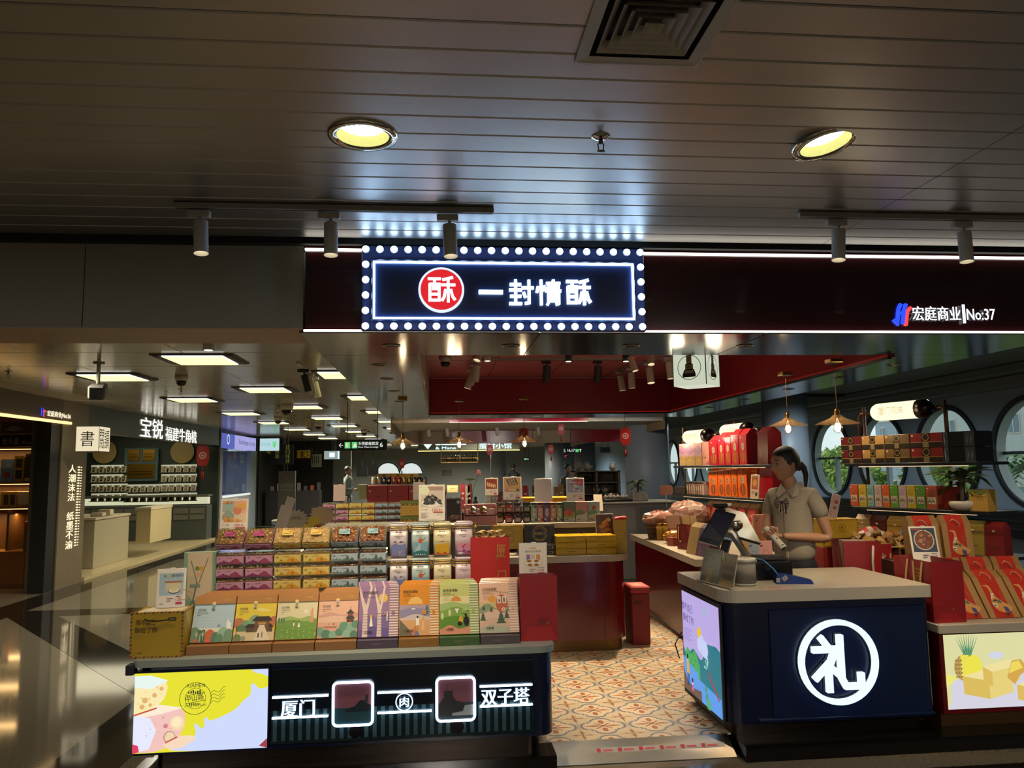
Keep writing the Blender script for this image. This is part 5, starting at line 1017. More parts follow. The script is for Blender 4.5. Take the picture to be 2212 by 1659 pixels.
# ---- acrylic card stands
def card(label, a, bR, h, pr, lean=-.12, rot=None, th=.004, col='d9d2c4', frame=True, name='price_card'):
    """a = bottom left corner, bR = bottom right corner (world)"""
    a = Vector(a); bR = Vector(bR); w = (bR-a).length; t = thing(name, label, 'price card', a, (lean, 0, math.atan2(bR.y-a.y, bR.x-a.x)))
    ob('frame', M().box(0, w, 0, th, 0, h, col, .0012), GLOSSP, t)
    if pr:
        b = M(); pr(front(b, w*.94, h*.96, w*.03, h*.02)); ob('print', b, PRINT, t)
    ob('foot', M().box(w*.1, w*.9, 0, .05, -.002, .002, col, .001), GLOSSP, t) if frame else None
    if frame: ob('clip', M().box(w*.45, w*.62, -.002, th+.002, h-.003, h+.004, 'e8e4da', .001), PLAIN, t)
    return t
def food(p, y0, y1, kind):
    rnd = random.Random(kind*7+1)
    if kind == 0:   # golden pastry sticks
        p.rect(.04, y0, .96, y1, 'd9c2a0').rect(.04, y0+(y1-y0)*.5, .55, y1, '9fb0a4').rect(.5, y0+(y1-y0)*.45, .96, y1, 'e0a888').el(.62, y0+(y1-y0)*.55, .16, 'd47f5c').poly([(.04, y0+.2), (.25, y0+.38), (.5, y0+.24), (.5, y0+.1), (.04, y0+.1)], '8ba090')
        for k in range(6): x = .10+k*.12; p.poly([(x, y0+.22-k*.02), (x+.1, y0+.16-k*.02), (x+.16, y0+.04), (x+.04, y0+.03)], rnd.choice(['c98f3c', 'd8a850', 'b87c30'])).el(x+.08, y0+.12, .02, 'e8cf94')
        for k in range(3): x = .58+k*.1; p.poly([(x, y1-.2), (x+.09, y1-.06), (x+.16, y1-.1), (x+.08, y1-.24)], 'd9a548')
        for k in range(5): p.el(.1+k*.07, y1-.05, .045, rnd.choice(['c9803c', 'dba860', 'b5562c']))
    elif kind == 1:  # dark seaweed rolls
        p.rect(.04, y0, .96, y1, 'c4b8a8').rect(.04, y1-.12, .96, y1, 'a08474').el(.52, y0+.14, .44, 'e3ddcf', ry=.12).el(.2, y1-.12, .2, 'cfd8b8', ry=.13)
        for k in range(26): a = rnd.uniform(.15, .85); q = rnd.uniform(0, 1-abs(a-.5)*2.1 if abs(a-.5) < .46 else .05); p.poly([(a-.09, y0+.10+q*.28), (a+.05, y0+.07+q*.28), (a+.09, y0+.12+q*.28), (a-.04, y0+.17+q*.28)], rnd.choice(['2a2c28', '3a3c36', '1c1e1c', '4c4e48']))
    elif kind == 2:  # peanuts
        p.rect(.04, y0, .96, y1, '8a3c24')
        for k in range(5): x = .18+k*.15; p.el(x, y0+.32-k*.03, .05, 'dfc08c', ry=.10).el(x+.04, y0+.2-k*.02, .05, 'dfc08c', ry=.08)
        for k in range(6): p.el(rnd.uniform(.1, .9), rnd.uniform(y0+.03, y0+.12), .035, 'a8452c')
    elif kind == 3:  # bowl of meat
        p.rect(.04, y0, .96, y1, '3a4250').el(.5, (y0+y1)/2, .40, 'cfc4b0').el(.5, (y0+y1)/2, .36, '7a4a34')
        for k in range(22): a, r_ = rnd.uniform(0, 6.3), rnd.uniform(0, .27); p.el(.5+r_*math.cos(a), (y0+y1)/2+r_*.8*math.sin(a), rnd.uniform(.04, .08), rnd.choice(['8c5a42', 'a06c50', '6c3f2c', 'b58468']), ry=.03)
        p.rect(.08, y1-.06, .38, y1-.03, 'c03a3a').el(.53, y1-.06, .03, '6c3f2c', ry=.05)
    elif kind == 4:  # assortment
        p.rect(.04, y0, .96, y1, 'c9a46c')
        for i in range(3):
            for j in range(4): p.el(.22+j*.15+i*.05, y1-.1-i*.1+j*.02, .06, rnd.choice(['55504a', '7a7468', '3c3a36']))
        for k in range(4): p.el(.18+k*.21, y0+.06, .08, ('c4788c', 'd8b07c', 'cfc094', '6c5240')[k])
    elif kind == 5:
        p.rect(.04, y0, .96, y1, '8fa4b4').poly([(.5, y1), (.96, y1), (.96, y0+.3), (.45, y1-.2)], 'b0484c')
        for k in range(16): p.poly([(x_, y_), (x_+.14, y_+.03), (x_+.12, y_+.09), (x_, y_+.06)], rnd.choice(['d9a08c', 'e3c49c', 'b8485c', 'dcd4c4', '5a6c94'])) if [x_ := rnd.uniform(.1, .75), y_ := rnd.uniform(y0+.02, y1-.12)] else 0
    elif kind == 6:  # egg yolk pastry plate
        p.text('美味蛋黄酥', .2, y1-.1, .07, '4a4038', w=.6).rect(.38, y1+.02, .62, y1+.05, 'd0a050')
        for x, c in ((.25, '8c6aa4'), (.42, 'c9bda0'), (.62, 'cf8a35')): p.rect(x, y1-.36, x+.14, y1-.16, c)
        p.el(.5, y0+.12, .36, 'cfc9bc', ry=.13).el(.5, y0+.13, .32, 'e4dfd2', ry=.11)
        for x, y in ((.35, .18), (.62, .18), (.38, .06), (.62, .06)): p.el(x, y0+y, .10, 'c08a38', ry=.045).el(x, y0+y, .06, '8a5a28', ry=.025)
    elif kind == 7:  # cake slices with window
        p.rect(.06, y0, .94, y1+.08, '9fb8c0').rect(.3, y0+.1, .85, y0+.35, 'd0c49c').rect(.25, y0+.33, .9, y0+.38, 'a8643c').el(.6, y0+.12, .22, '2c2a26', ry=.08).el(.6, y0+.13, .2, 'e0dccc', ry=.07).poly([(.48, y0+.12), (.68, y0+.1), (.72, y0+.18), (.5, y0+.2)], 'd9cc94').ring(.95, y0+.0, .2, .02, 'c08a5c', 20)
        for k, c in enumerate(('5c8c94', 'd8a850', '8ca45c')): p.el(.26+k*.13, y1, .05, c)
        p.text('糕点系列', .52, y1-.03, .08, '2c3a44', w=.4)
    elif kind == 8:
        p.rect(.04, y0, .96, y1, '3c2c22')
        for k in range(5): p.poly([(.3+.1*k, y0+.1), (.5+.1*k, y0+.2), (.4+.1*k, y0+.3), (.2+.1*k, y0+.2)], rnd.choice(['b08450', 'c49a60', '9a7040']))
        p.el(.8, y1-.14, .11, 'd8ccb8').el(.25, y0+.12, .14, '6c5236')
def poster(kind, price, sub=True, y=.36):
    def f(p):
        p.rect(0, 0, 1, 1, 'e0d8c8'); food(p, y, .97 if kind not in (6, 7) else .82, kind)
        if price.startswith('1') and kind < 2: p.text('乐儿·香酥', .05, y-.07, .03, KB, w=.28).text(price, .52, y-.10, .075, 'b5483c', w=.33, bold=.01).text('元', .87, y-.09, .04, 'b5483c').rect(.55, y-.145, .95, y-.12, 'b5483c').bars(.05, y-.16, .3, 4, '5a5248', .045, .012).bars(.65, y-.22, .3, 1, '5a5248', .045, .01).bars(.25, .02, .5, 1, '7a7268', .04, .008)
        else: p.text(price, .68, .14, .07, 'b5384c', w=.22).rect(.68, .05, .92, .11, 'b02a44').bars(.35, .2, .22, 2, '5a5248', .06, .02).text('一封情酥', .06, .06, .035, '2c4a38', w=.18).rect(.6, .08, .604, .25, '9a9284').bars(.68, .25, .22, 1, '5a5248', .04, .015)
    return f
card('white price card of golden pastry sticks marked 100.4, standing on the pink nut tubs', (-1.325, 4.87, 1.165), (-1.160, 4.87, 1.165), .228, poster(0, '100.4'), -.08)
card('price card with a cake slice photo leaning on the airmail bag', (-1.485, 4.30, .850), (-1.345, 4.33, .850), .20, poster(7, '120', y=.30), -.18)
card('large price card with a plate of black rolls marked 120.4, above the cookie tins', (-.125, 4.86, 1.237), (.037, 4.86, 1.237), .222, poster(1, '120.4'), -.05)
card('white card showing a plate of egg yolk pastries, standing by the tall red bag', (.455, 4.46, .935), (.618, 4.46, .935), .19, poster(6, '120', y=.28), -.05)
t = thing('card_post', 'slim clear post holding up the egg yolk pastry card', 'card holder', (.53, 4.475, .6175)); ob('post', M().box(-.02, .02, 0, .006, 0, .32, 'c8c4b8', .001), GLOSSP, t)
# ---- mint scissors board
t = thing('gift_box', 'tall mint green box printed with scissors and a cream tag, left of the nut tubs', 'gift box', (-1.515, 4.83, .6175))
ob('box', M().box(0, .19, 0, .05, 0, .465, '86a888', .002), PRINT, t); b = M(); p = front(b, .186, .46, .002, .002); p.poly([(.12, 1), (.88, 1), (.88, .5), (.66, .40), (.3, .40), (.12, .48)], 'd0bd9c')
for x0, y0, x1, y1 in ((.22, .9, .42, .62), (.75, .93, .45, .58)): p.line(x0, y0, x1, y1, .03, '7a7464')
p.line(.42, .62, .30, .38, .05, '6c7468').ring(.3, .30, .1, .03, '6c7468', ry=.09).ring(.18, .46, .09, .02, 'a8a08c', ry=.06).el(.42, .8, .07, '6c8a3c').el(.56, .80, .07, 'cf9a34').rect(.2, .56, .52, .60, '7a9484').text('儿童餐', .3, .70, .05, 'd8a070', w=.3); ob('print', b, PRINT, t)
# ================================================================ MIDDLE ISLAND AND BACK TABLES
def qb(name, label, cat, u0, u1, vt, vb, Y, d, col, pr=None, group=None, m=None, side=None, bv=.002, lean=0, th=None, zb=None):
    a = atY((u0+u1)/2, vb, Y); w = atY(u1, vb, Y).x-atY(u0, vb, Y).x; h = atY((u0+u1)/2, vt, Y).z-a.z
    if zb is not None: h += a.z-zb; a.z = zb
    t = thing(name, label, cat, (atY(u0, vb, Y).x, Y, a.z), (lean, 0, 0), group)
    ob('box', M().box(0, w, 0, d, 0, h, col, bv), m or PRINT, t)
    if pr:
        b = M(); pr(front(b, w*.97, h*.97, w*.015, h*.015)); ob('print', b, m or PRINT, t)
    if side:
        b = M(); side(Pr(b, (-.0004, d, 0), (0, -1, 0), (0, 0, 1), d, h)); ob('side_print', b, m or PRINT, t)
    return t
def emblem(c):
    def f(p):
        p.ring(.5, .55, .26, .02, c).ring(.5, .55, .20, .012, c).rect(.18, .48, .82, .62, (.02, .02, .02) if c == 'c9a84c' else H('c9a020')).text('黄则记', .27, .48, .14, c, w=.46, bold=.03).bars(.36, .24, .28, 1, c, .1, .02)
        for x0, y0, x1, y1 in ((.03, .05, .97, .065), (.03, .93, .97, .945)): p.rect(x0, y0, x1, y1, c)
    return f
qb('gift_box', 'black gift box with gold oval emblem standing upright on the island', 'gift box', 1134, 1199, 1132, 1178, 6.42, .03, '1f1c14', emblem('c9a84c'), lean=-.12)
qb('gift_box', 'yellow gift box with oval emblem standing left of the black one', 'gift box', 1066, 1131, 1134, 1186, 6.43, .03, 'c9a020', emblem('8c6c14'), lean=-.12)
qb('gift_box', 'olive and black gift box standing left of the yellow one, behind the bright red bag', 'gift box', 1003, 1063, 1135, 1187, 6.43, .03, '4a4430', emblem('a08c50'), lean=-.12)
for k in range(2): qb('flat_box', 'flat black box lying under the upright black emblem box, %s' % ('lower', 'upper')[k], 'gift box', 1122, 1200, 1189-k*11, 1200-k*11, 6.36, .2, '1f1c14', lambda p: p.rect(.1, .3, .95, .36, 'a08c50').rect(.1, .7, .95, .76, 'a08c50').rect(.92, .3, .95, .76, 'a08c50'), group='flat black boxes on the island')
for c_ in range(2):
    for k in range(3):
        a = atY(1202+66*c_, 1201, 6.32); t = thing('flat_box', 'flat glossy yellow box in the %s stack on the island, %s' % (('left', 'right')[c_], ('bottom', 'middle', 'top')[k]), 'gift box', (a.x, 6.32, .843+.052*k), 0, 'yellow flat boxes on the island')
        ob('box', M().box(0, .245, 0, .22, 0, .050, 'c9a21e', .003), GLOSSP, t); b = M(); front(b, .24, .046, .002, .002).rect(.03, .15, .97, .2, '8c6c14').rect(.03, .8, .97, .84, '8c6c14').bars(.35, .5, .3, 1, '8c6c14', .2, .1)
        if k == 2: Pr(b, (0, 0, .0504), (1, 0, 0), (0, 1, 0), .245, .22).ring(.5, .6, .16, .01, '8c6c14').text('黄则记', .38, .53, .12, '8c6c14', w=.24).rect(.15, .1, .85, .12, '8c6c14')
        ob('print', b, GLOSSP, t)
t = bag('gift_bag', 'tall yellow gift bag with a red tissue top at the right end of the island', (1.445, 6.36, .843), .10, .15, .275, 'b08c1c', inner='a82020', rot=R(-12), pr=lambda p: p.ring(.5, .55, .4, .03, '7a5c10', 20).bars(.3, .3, .4, 2, '7a5c10', .03, .01), side=lambda p: p.bars(.3, .12, .4, 3, '7a5c10', .03, .01)); ob('tissue', M().tube([(.01, .02, .275), (.05, .0, .29), (.10, .05, .285), (.09, .13, .288), (.02, .14, .28)], .012, 'b01c1c', 6, True), PRINT, t); ribbon(t, [(.10, .1, .27), (.12, .11, .24), (.115, .11, .12), (.12, .11, .06)], 'b01c1c', (0, .01, 0))
card('framed card of gold pineapple cakes leaning by the tall yellow bag', atY(1288, 1158, 6.5), atY(1327, 1158, 6.5), .185, lambda p: p.rect(0, 0, 1, 1, '3c2a14').poly([(.1, .45), (.6, .65), (.8, .5), (.3, .3)], 'a8781c').poly([(.3, .6), (.75, .85), (.9, .7), (.5, .5)], 'c08c24').poly([(.2, .2), (.7, .4), (.9, .25), (.4, .1)], '8c6014').el(.78, .72, .09, 'c9c0a8'), -.15, col='9a9488', frame=False)
# pink open gift box with two jars
a = atY(1003, 1135, 6.5); t = thing('open_gift_box', 'open pink gift box holding two round-topped jars on the island shelf edge', 'gift box', (a.x, 6.5, a.z))
ob('box', M().box(0, .275, 0, .10, 0, .085, 'c98a80', .003).box(0, .275, .09, .105, .085, .17, 'c98a80', .002).box(.0, .012, 0, .10, .085, .16, 'c98a80').box(.263, .275, 0, .10, .085, .16, 'c98a80').box(0, .275, 0, .012, .075, .095, 'd89a90'), GLOSSP, t)
ob('insert', M().box(.012, .263, .05, .09, .085, .13, 'dcc8b8'), PRINT, t)
for x, c in ((.075, '8c8c84'), (.165, 'a0906c')): ob('jar', M().lathe([(.034, 0), (.036, .03), (.03, .055), (.015, .068), (.001, .072)], c, 18, ctr=(x, .055, .085)), METAL, t); ob('jar_cap', M().lathe([(.028, 0), (.028, .02)], '5c2c30', 16, ctr=(x, .015, .09)), GLOSSP, t)
# shelf goods, left to right
for k, c in enumerate(('c8807c', 'b09878', '8caa84', 'b09878')):
    a = atY(1003+k*21, 1130, 6.75); t = thing('herb_bundle', 'bundle of pale dried noodles with a %s wrapper on the island shelf' % ('pink', 'plain first', 'green', 'plain last')[k], 'food packet', (a.x, 6.75, 1.0855), group='wrapped noodle bundles')
    b = M().box(0, .078, 0, .08, 0, .155, 'b39a70', .01); ob('noodles', b, mat('straw', 'b39a70', .7, noise=.5, scale=90), t)
    if k % 2 == 0: ob('wrapper', M().box(.018, .060, -.002, .082, -.0, .157, c, .004), PRINT, t)
JC = [('olive', '5a4c2c'), ('red', '7a3434'), ('grey', '4a4450'), ('green', '34483a')]
for r_ in range(2):
    for k, (n_, c) in enumerate(JC):
        a = atY(1071+19.5*k, 1131, 6.68); t = thing('glass_jar', '%s glass jar with a dark lid, %s row of jars on the island shelf' % (n_, ('lower', 'upper')[r_]), 'jar', (a.x+.038, 6.72, 1.0855+.088*r_), group='small glass jars on the island shelf')
        ob('jar', M().box(-.034, .034, -.034, .034, 0, .066, c, .012), mat('tinted_jar', attr=True, rough=.08, noise=.15, scale=60), t); ob('lid', M().lathe([(.033, .066), (.034, .084), (.031, .087)], '1c1a1c', 18), GLOSSP, t); b = M(); front(b, .04, .03, -.02, .012, -.0345).rect(0, 0, 1, 1, 'a08c80').bars(.15, .7, .7, 3, '4a3c38', .25, .06); ob('label', b, PRINT, t)
for k, (n_, c) in enumerate((('mint', '8caa98'), ('coral', 'c98070'), ('purple', '5c4878'), ('orange', 'c88858'), ('green', '88a480'))):
    qb('tea_box', 'slim %s tea box with a dark lid on the island shelf' % n_, 'tea box', 1148+13.8*k, 1160.6+13.8*k, 1085, 1130, 6.68, .05, c, lambda p: p.rect(0, .88, 1, 1, '1a1a1c').el(.5, .5, .26, 'd8cdb8', ry=.22).rect(.24, .4, .76, .6, 'd8cdb8').text('茶', .36, .45, .12, KB).el(.2, .15, .18, 'e0d8c8', ry=.05).el(.8, .12, .2, '1a1a1c', ry=.05).el(.75, .78, .2, '2c2a2c', ry=.05), group='slim tea boxes', zb=1.0855)
for k, (n_, c1, c2, c3) in enumerate((('red tower', '50605c', 'b8584c', '7c9448'), ('pink sky and boat', 'c08880', '4c7464', 'b8c0b0'), ('cable car', '9aa49c', '5c8468', 'c0b8a0'))):
    qb('picture_box', 'illustrated box with a %s at the right of the island shelf' % n_, 'gift box', 1218+26.5*k, 1243.5+26.5*k, 1083, 1131, 6.66, .08, c1, lambda p, k=k, c2=c2, c3=c3: p.hill([(0, .5), (.4, .6), (1, .45)], c2).hill([(0, .3), (.6, .36), (1, .5)], c3).rect(0, 0, 1, .18, 'c9c0ae').bars(.1, .1, .3, 1, KB, .1, .03).poly([(.4, .3), (.7, .3), (.58, .8), (.5, .8)] if k == 0 else [(.2, .42), (.8, .42), (.7, .36), (.3, .36)] if k == 1 else [(.35, .6), (.65, .6), (.65, .78), (.35, .78)], 'a8483c'), group='illustrated boxes on the island shelf', zb=1.0855)
SZ = 1.262
for lb, u0, u1, vb, Y, h, pr in (('card of peanuts standing on the noodle bundles', 1048, 1076, 1070, 6.85, .15, poster(2, '100')), ('card of round cakes standing above the glass jars', 1087, 1127, 1080, 6.78, .20, poster(4, '100')), ('plain white back of a card standing above the slim tea boxes', 1155, 1193, 1085, 6.76, .205, None), ('card of candies on a blue cloth at the right of the island', 1224, 1263, 1082, 6.8, .20, poster(5, '100'))):
    card('white framed '+lb if pr else lb, atY(u0, vb, Y), atY(u1, vb, Y), h, pr, -.06)
card('blank beige card leaning at the right end of the island shelf', atY(1284, 1104, 6.9), atY(1303, 1104, 6.9), .15, None, -.25, frame=False, col='b8ac98')
card('dark framed card of waffle cakes behind the cookie tins', atY(962, 1130, 6.2), atY(998, 1130, 6.2), .20, poster(8, '0', y=.02), -.05, col='5c564c')
t = thing('card_post', 'thin dark post under the framed waffle card', 'card holder', (.13, 6.3, .843)); ob('post', M().box(-.03, .03, 0, .008, 0, .25, '5c564c', .001), PLAIN, t)
for k in range(2):
    a = atY(1133+48*k, 1086, 6.95); t = thing('orange_basket', '%s orange plastic basket behind the blank card on the island' % ('left', 'right')[k], 'basket', (a.x, 6.95, 1.0855))
    b = M(); w = .19; b._add([(.01, 0, 0), (w-.01, 0, 0), (w-.01, .12, 0), (.01, .12, 0), (-.01, -.02, .20), (w+.01, -.02, .20), (w+.01, .14, .20), (-.01, .14, .20)], [[0, 1, 5, 4], [1, 2, 6, 5], [2, 3, 7, 6], [3, 0, 4, 7], [0, 3, 2, 1]], 'c98a24'); b.tube([(-.012, -.022, .2), (w+.012, -.022, .2), (w+.012, .142, .2), (-.012, .142, .2)], .008, 'd89a30', 6, True)
    for j in range(3): b.box(.02, w-.02, -.018+.004*j, -.010, .04+.05*j, .07+.05*j, '6c4a14')
    ob('basket', b, GLOSSP, t); ob('packets', M().box(.02, w-.02, 0, .12, .02, .19, 'd8a848', .02), GLOSSP, t)
# ---- back-left table with nut tubs, pineapple bags and orange boxes
def table(name, label, x0, x1, y0, y1, z, col='5c0a10', top=True):
    t = thing(name, label, 'table', (0, 0, 0)); ob('body', M().box(x0+.03, x1-.03, y0+.03, y1-.03, .08, z-.04, col, .004), m_redl, t); ob('table_top', M().box(x0, x1, y0, y1, z-.04, z, 'b5ac98', .004), m_top, t); return t
table('display_table', 'red table under the farther stack of nut tubs', -1.52, .9, 9.6, 10.6, .80); table('display_table', 'red table in front of the farther nut tubs', -1.45, -.2, 7.7, 8.6, .88)
for c_ in range(6):
    x = -1.43+.1605*c_; k = c_//2
    for r_ in range(5):
        kk = 0 if c_ < 2 and not (c_ == 1 and r_ == 4) else 1 if (c_ < 3 or (c_ == 3 and r_ > 1) or c_ == 1) else 2
        dup(protos[kk], (x, 9.75, .802+.0735*r_), 0, '%s nut tub on the farther table, %s column, %s layer up' % (('pink', 'yellow', 'blue')[kk], ORD[c_], ORD[r_]), 'nut tubs stacked on the farther table').scale = (.97, 1, .97)
def pine(p):
    p.rect(0, 0, 1, 1, 'b08c3c')
    for i in range(5):
        for j in range(5): p.el(.1+i*.2+(j % 2)*.1, .08+j*.17, .085, 'd0a850', n=8).el(.1+i*.2+(j % 2)*.1, .08+j*.17, .03, '8a6420', n=6)
    p.rect(0, .8, 1, 1, '6c7434').poly([(.1, .8), (.25, .66), (.4, .8)], '4c5c2c').poly([(.5, .8), (.65, .68), (.8, .8)], '4c5c2c')
for r_ in range(2):
    for c_ in range(2):
        a = atY(865+21*c_, 1126, 9.7); bag('pineapple_bag', 'pineapple-patterned gift bag, %s %s of the four beside the farther tubs' % (('lower', 'upper')[r_], ('left', 'right')[c_]), (a.x, 9.7, .802+.19*r_), .12, .09, .185, 'a8843c', inner='6c5c24', pr=pine, group='pineapple bags beside the nut tubs')
for k, c in enumerate(('c04a34', 'cc7434', 'c44a3a', 'c8803c')):
    a = atY(708+36*k, 1163, 7.9); t = thing('pastry_box', '%s orange-red pastry box in the row behind the nut tubs' % ORD[k], 'gift box', (a.x, 7.85, .881), (-.3, 0, 0), 'orange-red pastry boxes in a row'); ob('box', M().box(0, .165, 0, .03, 0, .16, c, .002), GLOSSP, t); b = M(); front(b, .16, .155, .002, .002).text('酥', .15, .45, .3, 'e8d8a0', w=.3).bars(.55, .8, .3, 4, 'e8d8a0', .12, .03); ob('print', b, GLOSSP, t)
t = bag('small_bag', 'small yellow and purple box bag with a red bow on the back table', (atY(645, 1152, 8.0).x, 8.0, .881), .14, .12, .15, 'b8a024', side=lambda p: p.rect(0, 0, 1, 1, '5c4454'))
for k, u in enumerate((680, 694, 706)):
    t = bag('small_bag', 'small dark red bag with cord handles, %s of three on the back table' % ORD[k], (atY(u, 1160, 8.15).x, 8.15, .881), .055, .05, .13, '7c1c1c', group='small red bags'); ob('handle', M().tube([(.01, 0, .13), (.02, 0, .17), (.04, 0, .17), (.045, 0, .13)], .002, 'd8c8b8', 5), PLAIN, t)
def burst(name, label, u, v, Y, r, col, txt=None, n=18):
    p = atY(u, v, Y); t = thing(name, label, 'price sign', p); P = [((r if i % 2 else r*.78)*math.cos(math.pi*i/n), (r if i % 2 else r*.78)*math.sin(math.pi*i/n)*.72) for i in range(2*n)]
    b = M(); b._add([(x, 0, z) for x, z in P]+[(x, .004, z) for x, z in P], [list(range(2*n))]+[[i, (i+1) % (2*n), 2*n+(i+1) % (2*n), 2*n+i] for i in range(2*n)]+[list(range(2*n, 4*n))[::-1]], col); ob('card', b, PRINT, t); ob('stick', M().tube([(0, .006, -r*.3), (0, .006, -r*1.9)], .003, 'a8a090', 5), PLAIN, t)
    if txt: b = M(); Pr(b, (-r*.45, -.0005, -r*.1), (1, 0, 0), (0, 0, 1), r*.9, r*.4).text(txt, 0, .2, .6, '4a443c', w=1); ob('handwriting', b, PRINT, t)
burst('starburst_sign', 'grey starburst price sign with handwritten 220元', 636, 1122, 7.6, .14, 'a0967f', '220元'); burst('starburst_sign', 'plain beige starburst sign in front of the farther pink tubs', 697, 1113, 8.0, .135, 'a08c70')
burst('starburst_sign', 'small yellow starburst seen edge-on beside the beige starburst', 677, 1125, 7.9, .07, 'b8a030')
card('white card leaning steeply behind the pastry sticks card', atY(596, 1150, 7.4), atY(616, 1150, 7.4), .36, None, -.25, rot=0, col='b8b0a4').rotation_euler = (-.2, .38, R(30))
card('second thin white card leaning behind the pastry sticks card', atY(590, 1150, 7.2), atY(600, 1150, 7.2), .26, None, -.2, col='b8b0a4').rotation_euler = (-.2, .3, R(20))
for k in range(2):
    a = atY(596+27*k, 1144, 7.6); t = thing('blue_tin', '%s round dark blue tin with a cream lid on the airmail boxes' % ('left', 'right')[k], 'tin', (a.x, 7.7, a.z)); ob('body', M().lathe([(.06, 0), (.06, .065)], '2c3c5c', 22), GLOSSP, t); ob('lid', M().lathe([(.063, .065), (.063, .082), (.05, .088), (.001, .09)], 'a8a494', 22), GLOSSP, t)
qb('airmail_box', 'yellow box with black airmail stripes under the blue tins', 'gift box', 558, 640, 1150, 1172, 7.55, .35, 'a88c28', lambda p: [p.poly([(k/16+.01, .6), (k/16+.035, .6), (k/16+.06, 1), (k/16+.03, 1)], '1c1a14') for k in range(16)])
table('display_table', 'low red table holding the airmail box at the left', -1.9, -1.2, 7.5, 8.2, float(atY(600, 1173, 7.55).z))
card('plain pink-white card standing on the farther tubs at the left', atY(720, 1082, 9.8), atY(746, 1082, 9.8), .20, None, -.05, col='b89c90'); card('plain grey-white card standing on the pineapple bags', atY(892, 1080, 9.75), atY(918, 1080, 9.75), .22, None, -.05, col='a89c90')
card('silver framed card lying back behind the beige starburst', atY(672, 1130, 8.3), atY(704, 1130, 8.3), .16, lambda p: p.rect(0, 0, 1, 1, '8c9480').rect(.1, .6, .9, .95, 'a8845c'), -.2, col='8a8c88')
# ---- red gift boxes and drink cans farther back
table('display_table', 'far table carrying red gift boxes and cans', -1.6, .55, 12.4, 13.4, .86)
for k in range(3):
    qb('red_gift_box', '%s wide red gift box under the row of cans' % ORD[k], 'gift box', 793+45*k, 837+45*k, 1049, 1078, 12.5, .3, '8c2028', lambda p: p.el(.12, .82, .06, 'b08c3c').bars(.4, .6, .25, 1, '5c1418', .1, .05).rect(.44, .05, .58, .16, 'c0a8a0'), group='wide red gift boxes', zb=.862)
for k in range(11):
    c = ('b0a8a0', 'a09c98', '20243c', '20243c', '8c2824', '8c2824', '7a5c28', '7a5c28', '1c1c1e', '1c1c1e', '3a3a3c')[k]; a = atY(801+11*k, 1047, 12.5)
    t = thing('drink_can', '%s drink can from the left on the red gift boxes, %s' % (ORD[k], {'b0a8a0': 'white', 'a09c98': 'white', '20243c': 'navy', '8c2824': 'red', '7a5c28': 'gold', '1c1c1e': 'black', '3a3a3c': 'dark grey'}[c]), 'can', (a.x+.04, 12.6, a.z+.004), group='tall cans on the red boxes'); ob('can', M().lathe([(.036, 0), (.038, .01), (.038, .10), (.034, .115)], c, 14), METAL if k % 2 else GLOSSP, t); ob('label_disc', M().ell((0, -.037, .06), (.018, .003, .022), 'c0a060', 8, 5), PRINT, t)
for k in range(3): a = atY(815+30*k, 1031, 12.7); t = qb('yellow_box', '%s long mustard box lying on the cans' % ORD[k], 'gift box', 815+30*k, 844+30*k, 1023, 1031, 12.62, .12, 'a07c20', lambda p: p.el(.5, .5, .12, '5c4410'), group='mustard boxes on the cans')
a = atY(697, 1045, 12); qb('cream_box', 'tall cream and olive boxes left of the red gift boxes', 'gift box', 773, 792, 1047, 1078, 12.5, .2, '8c8c60', lambda p: [p.rect(.25*k, 0, .25*k+.02, 1, '5c6040') for k in range(1, 4)])
table('far_counter', 'pale far counter holding ornaments and plush toys', -.4, 2.1, 11.6, 12.4, .95, col='8c8478')
qb('lit_box', 'gold-framed lit display box behind the black rolls card', 'display box', 965, 990, 1048, 1064, 11.7, .1, 'c0a068', lambda p: p.rect(.05, .05, .95, .95, 'e0c890').bars(.3, .5, .4, 1, '8c6c34', .1, .08))
l = bpy.data.lights.new('lamp', 'POINT'); l.energy = 4; l.color = (1, .8, .5); l.shadow_soft_size = .05; lo = bpy.data.objects.new('lamp', l); COL.objects.link(lo); lo.location = atY(977, 1042, 11.5)
a = atY(1027, 1072, 11.7); t = thing('statuette', 'small dark seated statuette among white boxes', 'statuette', (a.x, 11.7, .951)); ob('figure', M().lathe([(.05, 0), (.06, .02), (.03, .07), (.04, .10), (.015, .14), (.022, .165), (.018, .185), (.001, .195)], '3a3a34', 14), METAL, t)
rnd = random.Random(5)
for k in range(9):
    u = (912, 922, 934, 946, 958, 1078, 1086, 1098, 1106)[k]; c = rnd.choice(['c88888', 'd0b09c', 'c8b8b0', 'b87878']); a = atY(u, 1045, 12.0); t = thing('plush_toy', '%s plush toy from the left on the far counter' % ORD[k], 'plush toy', (a.x, 12.0, .951), group='plush toys on the far counter'); z0 = .02+rnd.random()*.06
    ob('body', M().ell((0, 0, .06+z0), (.055, .05, .07), c).ell((0, -.01, .15+z0), (.045, .042, .042), c).ell((-.035, 0, .19+z0), (.015, .01, .02), c).ell((.035, 0, .19+z0), (.015, .01, .02), c).box(-.05, .05, -.04, .04, 0, .03+z0, 'a89c8c'), PLAIN, t)
qb('monitor', 'small black laptop screen standing open on the far counter', 'laptop', 955, 976, 1015, 1028, 11.9, .02, '121316')
